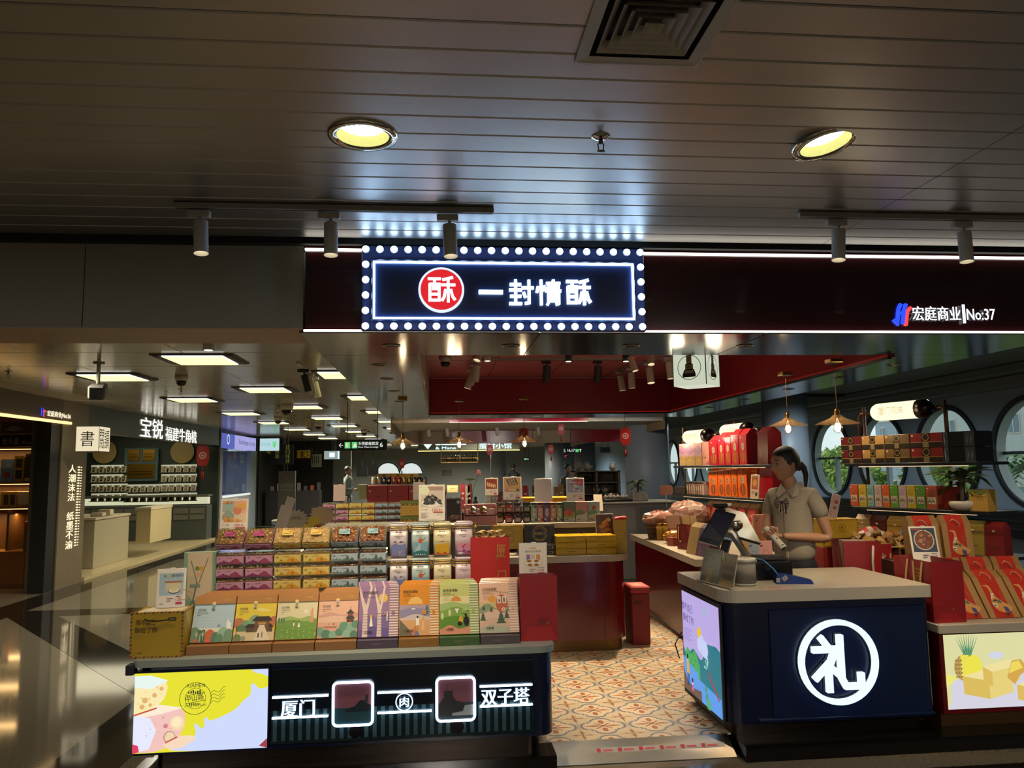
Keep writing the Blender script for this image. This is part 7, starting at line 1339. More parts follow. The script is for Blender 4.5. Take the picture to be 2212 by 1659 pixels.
for k, (a, b) in enumerate(((968, 1030), (1032, 1088), (1090, 1143), (1146, 1198), (1202, 1278), (1282, 1362), (1366, 1462), (1500, 1595))):
    item(LA, 'kraft_goose_bag', 'kraft bag with a red goose panel under the shelves, %s from the left' % ORD[k], 'gift bag', ux(a), ux(b), zA2-.309, .255, .12, '9c7848' if k < 7 else 'b06024', (lambda p: p.rect(.15, 0, .85, 1, 'a83438').poly([(.3, .7), (.6, .75), (.62, .4), (.5, .2), (.4, .3), (.5, .5)], 'c09868')) if k < 7 else (lambda p: p.el(.5, .5, .3, '8c3c1c')), 'small kraft goose bags', gable=True)
# ---- front right: goose bags
def goose(p):
    p.rect(0, 0, 1, 1, 'a8804c').rect(.19, 0, .78, 1, 'b82c1c'); G_ = 'cf9858'
    p.poly(soft([(.20, .80), (.34, .82), (.45, .80), (.47, .62), (.50, .50), (.72, .34), (.90, .27), (.86, .20), (.70, .12), (.45, .13), (.30, .24), (.27, .38), (.36, .55), (.39, .66), (.36, .76), (.30, .78)]), G_)
    p.el(.42, .58, .06, 'e0dccc', ry=.02).poly([(.30, .46), (.42, .50), (.40, .56), (.36, .55)], 'd8d4c4').poly([(.29, .40), (.44, .46), (.58, .40)], '3c4440').poly([(.44, .44), (.50, .36), (.62, .36), (.56, .44)], '5c7050').poly([(.27, .36), (.42, .34), (.42, .26), (.32, .26)], 'e0dccc').rect(.32, .28, .38, .32, '3c4434').poly([(.42, .26), (.54, .30), (.60, .12), (.48, .14)], 'e0943c').poly([(.58, .28), (.72, .24), (.74, .13), (.60, .14)], '4c4880').poly([(.5, .12), (.62, .05), (.74, .12)], '3c3430').rect(.50, .03, .66, .045, '3c3430')
    p.text('姜母鹅', .64, .66, .07, 'c06848', vert=True).bars(.5, .9, .15, 1, 'c06848', .03, .01)
def goosebag(label, a, w, h, d, lean, zr=0, tip=0):
    t = thing('goose_gift_bag', label, 'gift bag', a, (lean, tip, zr), 'kraft goose gift bags'); b = M()
    b._add([(0, 0, 0), (w, 0, 0), (w, d, 0), (0, d, 0), (0, .0, h*.8), (w, .0, h*.8), (w, d, h*.8), (0, d, h*.8), (.005, d*.3, h), (w-.005, d*.3, h), (w-.005, d*.4, h), (.005, d*.4, h)], [[3, 2, 1, 0], [0, 1, 5, 4], [1, 2, 6, 5], [2, 3, 7, 6], [3, 0, 4, 7], [4, 5, 9, 8], [6, 7, 11, 10], [8, 9, 10, 11], [5, 6, 10, 9], [7, 4, 8, 11]], '94703e'); ob('paper_body', b, PRINT, t)
    b = M(); goose(front(b, w-.002, h*.8, .001, 0)); b.quad((w*.19, -.0006, h*.8), (w*.78, -.0006, h*.8), (w*.78, d*.3-.0006, h), (w*.19, d*.3-.0006, h), 'b82c1c'); ob('print', b, PRINT, t)
    ob('rope_handle', M().tube([(w*.3, -.003, h*.84), (w*.36, -.012, h*.90), (w*.46, -.02, h*.86), (w*.56, -.012, h*.80), (w*.6, -.006, h*.77), (w*.57, -.006, h*.75)], .0035, 'c9a078', 6), PRINT, t); return t
for k, x in enumerate((2.985, 3.185, 3.385)): goosebag('kraft goose gift bag lying back in the front row, %s from the left' % ORD[k], (x, 4.30, .648), .19, .315, .07, -.60)
for k, x in enumerate((3.08, 3.28, 3.48)): goosebag('kraft goose gift bag standing in the second row, %s from the left' % ORD[k], (x, 4.60, .66), .19, .30, .07, -.15)
rz = thing('display_riser', 'dark riser under the two upright goose bags', 'riser', (2.95, 4.80, .6455)); ob('box', M().box(0, .8, 0, .25, 0, .27, '3a2018', .003), PLAIN, rz)
for k, x in enumerate((3.075, 3.30)): goosebag('upright kraft goose gift bag at the top right, %s' % ('left one', 'right one')[k], (x, 4.83, .917), .205, .29, .08, -.12)
t = bag('gift_bag', 'large dark red gift bag with gold 厦 lettering at the corner beside the cashier counter', (2.79, 4.23, .6455), .195, .36, .34, '8c1014', pr=lambda p: p.poly([(0, 0), (1, 0), (.7, .16), (.25, .16)], '9c1218').line(0, .25, .5, .26, .01, '6c080c').el(.62, .22, .02, 'a89048'))
b = M(); Pr(b, (-.0008, .36, 0), (0, -1, 0), (0, 0, 1), .36, .34).text('厦', .50, .40, .46, '9c6a2c', w=.3, bold=.01); ob('gold_lettering', b, PRINT, t)
for y in (.07, .21): ribbon(t, [(-.004, y, .335), (-.012, y+.01, .25), (-.014, y+.03, .14), (-.012, y+.055, .10), (-.010, y+.075, .14), (-.006, y+.085, .33)][:(6 if y < .1 else 4)], 'd0a468', (0, .009, 0))
card('white photo card of braised goose in a bowl, leaning on the dark red bag', (2.88, 4.52, .94), (3.045, 4.50, .94), .225, poster(3, '150', y=.30), -.22)
t = thing('card_post', 'small box hidden behind the dark red bag holding up the goose card', 'riser', (2.995, 4.5, .6455)); ob('box', M().box(0, .07, 0, .1, 0, .29, '8c7c60'), PLAIN, t)
# table behind with red bags, ribbons and boxes
bt_ = thing('packing_table', 'dark table behind the cashier counter heaped with red bags', 'table', (0, 0, 0)); ob('table_top', M().box(2.82, 3.9, 5.02, 5.8, .66, .70, '3a2420', .004), PLAIN, bt_); 
for x, y in ((2.86, 5.06), (3.84, 5.06), (2.86, 5.74), (3.84, 5.74)): ob('leg', M().box(x-.02, x+.02, y-.02, y+.02, .08, .66, '241814'), PLAIN, bt_)
def P5(u, v, Y): return atY(u, v, Y)
a = atY(1945, 1212, 4.9)
bag('gift_bag', 'open dark red gift bag with a pale inside, behind the cashier counter', (2.72, 5.05, .701), .24, .14, .33, '7c1418', inner='a89880', rot=R(-14), pr=lambda p: p.rect(.1, .1, .14, .5, '5c0c10'))
t = bag('gift_bag', 'small red bag with a grey pineapple emblem and white handle', (2.90, 4.995, .701), .13, .04, .31, '8c181c', inner='b08c50', pr=lambda p: p.el(.5, .6, .13, 'b0a498', ry=.05).line(.5, .66, .5, .8, .05, 'b0a498').line(.5, .68, .36, .77, .05, 'b0a498').line(.5, .68, .64, .77, .05, 'b0a498').rect(.86, 0, .94, .8, 'b09c70')); ob('handle', M().tube([(-.008, .0, 0.02), (-.01, 0, .2), (.0, 0, .3)], .008, 'c8c0b0', 8), PRINT, t)
for k, (u, v, Y, w, h) in enumerate(((1775, 1185, 5.35, .17, .27), (1815, 1180, 5.45, .20, .3), (1850, 1190, 5.3, .2, .28), (1790, 1190, 5.15, .15, .24))):
    p = atY(u, v, Y); bag('gift_bag', 'dark red gift bag in the heap right of the cashier, %s' % ('leftmost', 'under the gold ribbons', 'rightmost', 'lowest at the front')[k], (max(2.83, p.x), Y, .701), w, .1, h, ('741418', '80141a', '8c161c', '5c0e12')[k], inner='4c0c10', rot=R((-10, 8, -4, 14)[k]), pr=lambda p: p.text('一封', .6, .3, .08, 'a88c84'), group='dark red gift bags in a heap')
rnd = random.Random(11); t = thing('ribbon_pile', 'tangle of gold satin ribbons lying over the red bags', 'ribbon', (3.05, 5.2, 1.0)); b = M()
for k in range(18):
    x, y = rnd.uniform(-.15, .36), rnd.uniform(-.08, .15); P = []; z = rnd.uniform(.0, .03)
    for j in range(8): P.append((x+j*.02*rnd.uniform(.4, 1.2), y+rnd.uniform(-.015, .015), z+.035*math.sin(j*.9+k)))
    b.strip(P, (0, .006, .014), 0, rnd.choice(['b8904c', 'a87c3c', 'c89c58']))
for k in range(4): x = -.14+.025*k; b.strip([(x, -.1, .03), (x-.01, -.13, -.05), (x+.01, -.14, -.14-.01*k), (x+.04, -.135, -.17), (x+.055, -.12, -.10), (x+.06, -.1, .02)], (.012, 0, .0), 0, 'a07c40')
ob('ribbons', b, mat('satin_ribbon', attr=True, rough=.4), t, kind='stuff')
t = qb('airmail_box', 'yellow airmail-striped box standing behind the cashier elbow', 'gift box', 1778, 1857, 1121, 1182, 5.62, .16, 'b8941c', lambda p: (airedge(p, .26, .2), p.ring(.55, .70, .09, .008, '2c2810', 20).text('酥', .51, .66, .08, '2c2810').text('情不自己 酥给了你', .38, .52, .045, '2c2810', w=.34), p.rect(.08, .85, .2, .9, '2c2810')))
rz = thing('display_riser', 'box under the yellow airmail box behind the cashier', 'riser', (t.location.x, 5.62, .701)); ob('box', M().box(0, .25, 0, .14, 0, t.location.z-.702, '8c2018', .002), PLAIN, rz)
card('pink card with a bright zigzag reflection, standing on the yellow airmail box', atY(1788, 1118, 5.66), atY(1806, 1118, 5.66), .19, lambda p: p.rect(0, 0, 1, 1, 'b89890').el(.6, .7, .25, '8c4c40').el(.55, .45, .2, '6c5c50').bars(.1, .25, .2, 3, KB, .06, .02), -.1).rotation_euler = (-.1, .28, R(-10))
qb('airmail_box', 'yellow airmail-striped box lying behind the goose card', 'gift box', 1912, 1985, 1186, 1210, 5.3, .1, 'b8941c', lambda p: [p.poly([(k/12+.01, .7), (k/12+.04, .7), (k/12+.07, 1), (k/12+.04, 1)], '2c1a14') for k in range(12)], zb=.95)
rz = thing('display_riser', 'plain box under the lying airmail box', 'riser', (3.07, 5.3, .701)); ob('box', M().box(0, .2, 0, .1, 0, .248, '5c1418'), PLAIN, rz)
qb('orange_box', 'small orange box beside the foil snack pack', 'box', 1940, 1965, 1153, 1178, 5.45, .1, 'b0501c', zb=1.04); qb('green_box', 'bright green box end under white paper', 'box', 2022, 2046, 1163, 1186, 5.1, .15, '5c9420', zb=.98); qb('pink_white_box', 'pale pink box end beside the green one', 'box', 2047, 2072, 1162, 1187, 5.1, .15, 'b8a8a4', zb=.98)
t = thing('display_riser', 'stacked white trays under the green and pale boxes', 'riser', (3.33, 5.08, .701)); ob('box', M().box(-.02, .24, 0, .2, 0, .14, 'b0a890').box(-.02, .26, -.02, .2, .15, .27, 'a8a088', .004), PRINT, t)
t = thing('foil_pack', 'crumpled red and silver foil snack pack on the heap', 'snack pack', (3.08, 5.5, .99)); b = M(); rnd = random.Random(8)
N_ = 9; V_ = [[(i*.034, j*.022, .085*math.sin(math.pi*(i+.5)/N_)*math.sin(math.pi*(j+.5)/6)+rnd.uniform(0, .016)) for i in range(N_)] for j in range(6)]
for j in range(5):
    for i in range(N_-1): b.quad(V_[j][i], V_[j][i+1], V_[j+1][i+1], V_[j+1][i], rnd.choice(['c8c0b4', 'a03024', 'a89880', 'c0b8ac'] if i > 2 else ['c8c0b8', 'b03028']))
b.box(0, .27, 0, .11, -.02, .002, '8c2820'); ob('pack', b, GLOSSP, t); rz = thing('display_riser', 'box hidden under the foil snack pack', 'riser', (3.08, 5.5, .701)); ob('box', M().box(0, .28, 0, .12, 0, .265, '6c1418'), PLAIN, rz)
t = thing('blue_pouch', 'blue and white pouch with a rounded top behind the goose card', 'pouch', (3.33, 5.34, 1.0)); ob('pouch', M().ell((.09, .04, .02), (.11, .05, .06), '28487c', 14, 8).ell((.19, .02, .02), (.045, .04, .05), 'a8a8b0', 10, 7), GLOSSP, t); rz = thing('display_riser', 'box under the blue pouch', 'riser', (3.33, 5.34, .701)); ob('box', M().box(0, .2, 0, .1, 0, .27, 'a8a090'), PLAIN, rz)
# ================================================================ CASHIER COUNTER THINGS
t = thing('cash_drawer', 'black cash drawer under the payment terminal on the cashier counter', 'cash drawer', (1.70, 4.50, .8685)); ob('body', M().box(0, .40, 0, .36, 0, .105, '121318', .004).box(.01, .39, -.003, 0, .015, .09, '0c0d12'), GLOSSP, t)
t = thing('smart_speaker', 'grey cylinder speaker with a white band, standing on the cashier counter', 'speaker', (1.742, 4.36, .8685)); ob('base', M().lathe([(.060, 0), (.066, .006), (.067, .014)], 'b8b4a4', 32), PLAIN, t); ob('body', M().lathe([(.066, .014), (.066, .13)], '7c7668', 32), mat('speaker_fabric', '7c7668', .8, noise=.2, scale=300), t); ob('top_band', M().lathe([(.068, .13), (.069, .15), (.066, .153), (.001, .153)], 'c8c2b0', 32), GLOSSP, t)
t = thing('card_reader', 'blue card payment terminal lying on the cashier counter', 'card reader', (1.93, 4.36, .8685), R(-12)); b = M(); b._add([(0, 0, 0), (.21, 0, 0), (.21, .08, 0), (0, .08, 0), (.01, .005, .05), (.06, .005, .055), (.20, .01, .022), (.20, .07, .022), (.06, .075, .055), (.01, .075, .05)], [[3, 2, 1, 0], [0, 1, 6, 5, 4], [1, 2, 7, 6], [2, 3, 9, 8, 7], [3, 0, 4, 9], [4, 5, 8, 9], [5, 6, 7, 8]], '1c3470'); ob('body', b, GLOSSP, t)
b = M(); Pr(b, (.045, -.0006, .014), (1, .0, .7), (-.7, 0, 1), .03, .025).rect(0, 0, 1, 1, 'b8b0a0').bars(.1, .8, .8, 5, '2a2820', .16, .07); Pr(b, (.002, -.0006, .01), (1, 0, 0), (0, 0, 1), .02, .024).rect(0, 0, 1, 1, 'b0a89c').bars(.1, .7, .8, 3, '4a4840', .25, .08); ob('stickers', b, PRINT, t)
ob('cable', M().tube([(.02, .04, .05), (-.0, .06, .08), (-.04, .12, .12), (-.10, .2, .125)], .004, '3c78b0', 8), PLAIN, t)
b = M(); Pr(b, (1.80, 4.20, .8687), (1, .05, 0), (0, 1, 0), .16, .05).rect(0, 0, 1, 1, 'b08c78').bars(.1, .7, .8, 3, '8c4438', .25, .1); tag(ob('counter_sticker', b, PRINT), 'small reddish printed sticker on the front edge of the cashier counter top', 'sticker')
def slab3(name, label, cat, BL, BR, TL, th, col, rim, pr=None, m=GLOSSP):
    BL, BR, TL = Vector(BL), Vector(BR), Vector(TL); X = (BR-BL); w = X.length; X.normalize(); Yv = TL-BL; Yv -= X*Yv.dot(X); h = Yv.length; Yv.normalize(); N = X.cross(Yv); t = thing(name, label, cat, BL); Mx = Matrix((X, N*-1, Yv)).transposed().to_4x4(); t.matrix_world = Matrix.Translation(BL) @ Mx
    ob('case', M().box(0, w, 0, th, 0, h, rim, .003), METAL, t); b = M(); p = front(b, w, h, 0, 0, -.001, .0004); p.rect(.015, .01, .985, .99, col); pr(p) if pr else 0; ob('screen', b, m, t); return t
slab3('customer_display', 'black tablet customer display tilted back, with a silver edge', 'screen', atY(1508, 1168, 4.50), atY(1553, 1181, 4.42), atY(1531, 1095, 4.66), .012, '0c0d14', 'a8a49c', lambda p: p.rect(.08, .12, .92, .9, '141626').poly([(.08, .55), (.92, .25), (.92, .12), (.08, .12)], '22232a').text('一', .45, .05, .01, '3c3c44'))
slab3('pos_monitor', 'silver back of the cashier touch screen leaning over the counter', 'screen', atY(1597, 1160, 4.62), atY(1645, 1174, 4.72), atY(1572, 1096, 4.80), .02, '8c887c', '9c988c', None, METAL)
slab3('grey_panel', 'grey flat panel standing behind the customer display', 'screen', atY(1545, 1222, 4.62), atY(1562, 1226, 4.56), atY(1556, 1163, 4.66), .01, '3c3c44', '55555c')
t = thing('terminal_stand', 'silver bent arm and white base carrying the two screens', 'stand', (0, 0, 0)); p = [atY(u, v, Y) for u, v, Y in ((1560, 1142, 4.55), (1582, 1146, 4.58), (1598, 1170, 4.6), (1630, 1218, 4.62))]
b = M(); b.strip(p, (.02, .045, .012), 0, 'a8a290'); b.strip([q+Vector((-.012, -.006, -.028)) for q in p], (.02, .045, .012), 0, '8c8878')
for s_ in (-1, 1): o = Vector((.02, .045, .012))*s_; [b.quad(p[i]+o, p[i+1]+o, p[i+1]+o+Vector((-.012, -.006, -.028)), p[i]+o+Vector((-.012, -.006, -.028)), '9c9884') for i in range(3)]
ob('arm', b, METAL, t); q = atY(1612, 1218, 4.58); ob('base', M().box(q.x-.06, q.x+.06, 4.55, 4.72, .974, q.z+.015, 'b0ac9c', .012), PLAIN, t); q = atY(1590, 1135, 4.66); ob('hinge', M().tube([q+Vector((-.03, -.02, 0)), q+Vector((.03, .03, 0))], .028, '8c887c', 14), METAL, t)
q = atY(1556, 1092, 4.75); t = thing('receipt_scanner', 'small black scanner module above the two screens', 'scanner', q); ob('body', M().box(-.045, .045, -.02, .03, -.015, .015, '15140f', .008).box(.045, .075, 0, .02, -.005, .012, 'b8b4a8', .003).box(-.01, .02, .0, .02, -.1, -.012, '1a1a1a'), GLOSSP, t)
t = thing('keyboard', 'black keyboard on the cash drawer beside the terminal', 'keyboard', (1.90, 4.60, .975), R(-8)); ob('base', M().box(0, .20, 0, .14, 0, .016, '1c1a18', .003), PLAIN, t); km = M().box(0, .013, 0, .014, 0, .006, '2c2824', .001).mesh('key', PLAIN)
for i in range(11):
    for j in range(6): ob('key', km, parent=t, loc=(.012+.0165*i, .012+.02*j, .016))
def leaflet(label, BL, BR, h, pr):
    a, b_ = Vector(BL), Vector(BR); t = thing('leaflet_holder', label, 'leaflet holder', a, (-.22, 0, math.atan2(b_.y-a.y, b_.x-a.x))); w = (b_-a).length
    ob('leaflet', M().box(.002, w-.002, .002, .008, 0, h-.004, 'a8a290'), PRINT, t); b = M(); pr(front(b, w-.006, h-.01, .003, .003, .0018)); ob('print', b, PRINT, t); ob('clear_cover', M().box(0, w, -.003, -.001, 0, h, 'ffffff'), PET, t); ob('foot', M().box(-.004, w+.004, -.02, .03, -.004, .004, 'a8a090', .001), GLOSSP, t)
leaflet('left clear leaflet holder with a green and yellow leaflet at the counter corner', (1.545, 4.56, .872), (1.585, 4.36, .872), .20, lambda p: p.rect(0, 0, 1, 1, '8c8878').rect(.45, 0, 1, .8, '5c6c54').poly([(.3, .0), (.5, 0), (.62, .3), (.5, .45), (.3, .3)], 'b89838').text('营业时间', .06, .78, .09, '3c3a34', w=.42).text('07:00', .06, .62, .07, '3c3a34', w=.3).rect(0, 0, .3, .18, '3c4048').text('海情', .55, .8, .07, '20241c', vert=True))
leaflet('right clear leaflet holder with a price leaflet at the counter corner', (1.587, 4.35, .872), (1.617, 4.22, .872), .19, lambda p: p.rect(0, 0, 1, 1, '98927f').rect(.15, .75, .25, .9, '2c2c28').text('品牌故事', .1, .52, .13, '34342e', w=.8).rect(.1, .2, .9, .38, '54565a').poly([(0, 0), (1, 0), (1, .12), (0, .24)], 'b08c50'))
# boxes behind the terminal
for k, (u0, u1, n_, c) in enumerate(((1607, 1622, 'tan', 'b88c50'), (1620, 1643, 'grey-blue', '8c98a0'), (1642, 1672, 'pink', 'c88c80'))): qb('shield_box', '%s box with a crest drawing behind the cashier terminal' % n_, 'gift box', u0, u1, 1168, 1208, 5.15, .05, c, lambda p: p.ring(.5, .6, .24, .03, '4a4444', 12).poly([(.35, .5), (.65, .5), (.5, .3)], '6c5c5c').rect(.1, .82, .3, .87, '4a3c38'), lean=-.1, zb=.83)
tt = thing('side_table', 'low cream table behind the cashier terminal', 'table', (0, 0, 0)); ob('body', M().box(1.95, 2.35, 5.1, 5.5, .08, .826, 'b5a890', .004), m_top, tt)
qb('pink_pack', 'pink and orange pack standing behind the cashier screen', 'snack pack', 1631, 1656, 1112, 1152, 6.2, .04, 'c88468', lambda p: p.rect(0, .5, 1, 1, 'd08c7c').el(.5, .35, .3, 'c0804c').bars(.1, .9, .3, 2, '8c4438', .06, .02), zb=.86)
# side counter goods
zc = .826
def basket(label, x, y, r, h):
    t = thing('wicker_basket', label, 'basket', (x, y, zc)); b = M()
    for k in range(7): z = h*(k+.5)/7; rr = r*(.78+.22*k/6); b.tube([(rr*math.cos(2*math.pi*i/18), rr*.8*math.sin(2*math.pi*i/18), z+.004*(-1)**i) for i in range(18)], h/13, ('5c4020', '6c4c28')[k % 2], 5, True)
    b.lathe([(r*.74, 0), (r*.74, .01)], '4c3418', 18, cap=True); b.v = b.v; ob('weave', b, mat('wicker', attr=True, rough=.7, noise=.3, scale=80), t); return t
basket('wicker basket of wrapped pink packs at the far end of the side counter', 2.24, 7.75, .15, .15); basket('wicker basket of clear bags farther back on the side counter', 2.55, 7.7, .13, .13)
def lump(name, label, loc, r, cols, seed, m=None, n=22):
    t = thing(name, label, 'snack pack', loc); b = M(); rnd = random.Random(seed)
    V = [[(r[0]*(1+rnd.uniform(-.12, .12))*math.cos(2*math.pi*i/n)*math.sin(math.pi*(j+.3)/13.4), r[1]*math.sin(2*math.pi*i/n)*math.sin(math.pi*(j+.3)/13.4), r[2]*(1-math.cos(math.pi*(j+.3)/13.4))/1.0*.5*(1+rnd.uniform(-.08, .08))) for i in range(n)] for j in range(14)]
    for j in range(13):
        for i in range(n): b.quad(V[j][i], V[j][(i+1) % n], V[j+1][(i+1) % n], V[j+1][i], rnd.choice(cols))
    ob('pack', b, m or GLOSSP, t); return t
lump('snack_pack', 'heap of pink wrapped snack packs in the near wicker basket', (2.22, 7.72, zc+.12), (.17, .12, .16), ['b07868', 'c08c7c', 'a88c74', '986858'], 1); lump('snack_pack', 'large clear bag of pink wrapped biscuits in the back basket', (2.52, 7.72, zc+.11), (.20, .12, .26), ['a08070', 'b89888', '8c6c5c', 'b8a898', '9c7464'], 2); lump('snack_pack', 'brown clear bag beside the large clear bag', (2.68, 7.75, zc+.1), (.1, .1, .22), ['5c4434', '6c5440', '4c3a2c'], 3); lump('snack_pack', 'yellow amber snack bags lying behind the jars', (2.25, 7.25, zc), (.13, .08, .12), ['b87820', 'c88c28', 'a06818'], 4)
for k, (u, Y) in enumerate(((1418, 7.0), (1430, 6.9))): p = atZ(u, 1168, zc); t = thing('snack_jar', 'tall clear jar of yellow snacks on the side counter, %s' % ('left', 'right')[k], 'jar', (p.x+.05, p.y+.05, zc)); ob('jar', M().lathe([(.03, 0), (.032, .13), (.025, .14)], 'b08c30', 16), mat('amber_jar', attr=True, rough=.15, noise=.5, scale=50), t); ob('lid', M().lathe([(.027, .14), (.027, .165)], 'a8842c', 16), METAL, t)
for k in range(3): p = atZ(1440+10*k, 1180, zc); t = thing('brown_box', 'small brown box on the side counter edge, %s of three' % ORD[k], 'box', (p.x+.02, p.y+.06, zc), R(-60), 'small brown boxes'); ob('box', M().box(0, .07, 0, .06, 0, .075, ('8c4830', '6c2c20', '8c4830')[k], .002), PRINT, t)
for k in range(4): p = atZ(1447+9*k, 1165-0*k, zc); t = thing('label_pouch', 'clear pouch with an orange header card on the side counter, %s from the left' % ORD[k], 'food packet', (p.x+.13, p.y+.12, zc), (-.3, 0, R(-55)), 'pouches with orange headers'); ob('pouch', M().box(0, .08, 0, .04, 0, .10, '6c5c60', .012), GLOSSP, t); ob('header', M().box(0, .08, -.002, .042, .10, .15, 'b0744c', .002), PRINT, t)
t = bag('gift_bag', 'small dark red gift bag with a cream handle on the side counter', (2.10, 6.75, zc), .12, .09, .21, '6c0c12', rot=R(-70)); ribbon(t, [(.03, -.004, .2), (.03, -.01, .1), (.05, -.01, .06), (.06, -.004, .08)], 'c8a868', (.007, 0, 0))
LS = Ln((2.03, 6.62), (2.10, 6.10))
for k, (n_, c, u0, u1) in enumerate((('tan', '8c7440', 1474, 1496), ('purple', '48304c', 1494, 1520))): item(LS, 'gable_bag', '%s gable-top gift bag leaning at the near end of the side counter' % n_, 'gift bag', u0, u1, zc, .27, .1, c, lambda p: p.bars(.3, .7, .1, 5, 'a08c70', .13, .03), gable=True, lean=-.2)
t = thing('recipe_display', 'folded cream display board with two open pages on the side counter', 'display board', (2.33, 7.35, zc+.13), (-.3, 0, R(10))); ob('board', M().box(-.14, 0, 0, .005, 0, .13, '8c6c58', .002).box(.01, .09, -.03, -.025, .0, .12, '9c8458', .002).box(.10, .17, -.02, -.015, .0, .11, '9c8458', .002), PRINT, t); ob('stand', M().box(-.12, .15, 0, .08, -.13, 0, '7c5c40', .003), PRINT, t)
for k in range(5): t = thing('paper_packet', 'cream paper packet stacked on the side counter, %s from the bottom' % ORD[k], 'food packet', (2.42, 7.0+.01*k, zc+.03*k), R(5*k-10), 'cream paper packets'); ob('packet', M().box(0, .2, 0, .12, 0, .028, 'b09c70', .006), PRINT, t)
card('pink framed card with a bright reflection on the side counter', (2.44, 6.9, zc), (2.5, 6.86, zc), .19, poster(5, '1'), -.1)
t = burst('handwritten_card', 'plain brown card standing on the back basket', 1439, 1059, 7.7, .09, '8c6858', None, 4)
# ================================================================ LEFT SHOPS
m_brz = mat('bronze_panel', '5c503c', .35, .3, noise=.08, scale=4); m_stone = mat('brown_stone', '6c604a', .3, noise=.15, scale=5)
wl = struct('wall_left', M().box(-5.6, -5.2, 11.22, 12.0, 0, 2.6, '6c604a').box(-5.6, -5.2, 18.95, 19.1, 0, 2.6, '4a4438'), m_stone)
struct('panel', M().box(-5.35, -5.2, 5.07, 9.1, 2.30, 2.6, '5c503c').box(-5.35, -5.2, 9.11, 11.22, 2.30, 2.6, '5c503c'), m_brz, wl)
struct('panel', M().box(-5.4, -5.2, 12.0, 18.95, 2.2, 2.6, '3c4846').box(-5.6, -5.38, 12.0, 12.05, 0, 2.6, '28302e'), mat('teal_fascia', '3c4846', .3, noise=.04), wl)
struct('panel', M().box(-9.4, -5.6, 12.15, 12.25, 0, 2.6, '5c3c1c').box(-7.9, -7.8, 5.1, 12.2, 0, 2.6, '3c2c1c').box(-5.42, -5.22, 10.95, 11.22, 0, 2.3, '0c0b0a'), mat('shop_back_wall', attr=True, rough=.5), wl)
struct('panel', M().box(-9.4, -5.2, 18.9, 19.0, 0, 2.6, '24342c').box(-8.6, -8.5, 12.2, 18.9, 0, 2.6, '24342c'), mat('green_back_wall', attr=True, rough=.5), wl)
struct('panel', M().box(-8.5, -5.22, 12.15, 18.9, 0, .05, 'b0a078'), mat('pale_shop_floor', 'b0a078', .25, noise=.06), wl)
struct('panel', M().box(-5.3, -5.2, 22.7, 26.5, 0, 2.6, '23211c').box(-9, -5.2, 22.9, 23.0, 0, 2.6, '26282c').box(-5.2, -3.6, 27, 27.1, 0, 2.6, '1e1a16').box(-3.6, -3.0, 26.9, 27.1, 0, 2.6, '6c706c').box(-9, 7, 38, 38.1, 0, 2.6, '6f7470'), mat('dark_wall_paint', attr=True, rough=.5), wl)
t = thing('shop_light_strip', 'long warm light strip under the bronze lintel of the toy shop', 'light strip', (0, 0, 0)); ob('strip', M().box(-5.21, -5.17, 5.2, 11.42, 2.265, 2.30, (1, .66, .26)), mat('amber_strip', attr=True, emit=1.8), t)
t = thing('unit_sign', 'small warm lit sign reading No:36 over the toy shop', 'sign', (-5.19, 10.6, 2.33)); b = M(); Pr(b, (0, .16, 0), (0, 1, 0), (0, 0, 1), .66, .09).text('宏庭商业|No:36', 0, 0, 1, (1, .85, .6), w=1, bold=.02); Pr(b, (0, 0, -.01), (0, 1, 0), (0, 0, 1), .13, .12).text('H', 0, .1, .9, (.03, .05, .6), w=.5, bold=.05).text('r', .5, 0, .8, (.7, .05, .05), w=.4, bold=.05); ob('lettering', b, GLOW2, t)
a = atY(163, 975, 11.15); t = thing('cube_sign', 'lit cream cube sign with the large character 書 on the stone pillar', 'sign', (a.x, 11.15, a.z)); ob('light_box', M().box(0, .30, 0, .36, 0, .34, (.93, .80, .55)), mat('cube_warm', attr=True, emit=.9), t)
b = M(); Pr(b, (0, -.001, 0), (1, 0, 0), (0, 0, 1), .30, .34, .0005).text('書', .2, .2, .62, '15120c', w=.6); Pr(b, (.3005, 0, 0), (0, 1, 0), (0, 0, 1), .36, .34, .0005).text('閱', .05, .1, .8, '15120c', w=.4).text('讀', .52, .1, .8, '15120c', w=.4); ob('characters', b, PRINT, t); ob('edges', M().box(-.004, .0, -.004, 0, 0, .34, '5c4c34').box(.3, .304, -.004, 0, 0, .34, '5c4c34').box(-.004, .304, -.004, .36, -.01, 0, '5c4c34'), PLAIN, t)
b = M(); p = Pr(b, (-5.198, 11.44, .52), (0, 1, 0), (0, 0, 1), .42, 1.2)
for k, ch in enumerate('人潮沫法　纸墨不渝'): p.text(ch, .04, 1-(k+1)*.111, .095, (1, .80, .48), w=.5, bold=.03) if ch != '　' else 0
for k in range(30): p.rect(.66, .02+k*.032, .80, .035+k*.032, (1, .8, .48)).rect(.86, .02+k*.032, .96, .03+k*.032, (1, .8, .48))
tag(ob('vertical_neon', b, GLOW2), 'vertical column of warm lit characters on the stone pillar', 'sign')
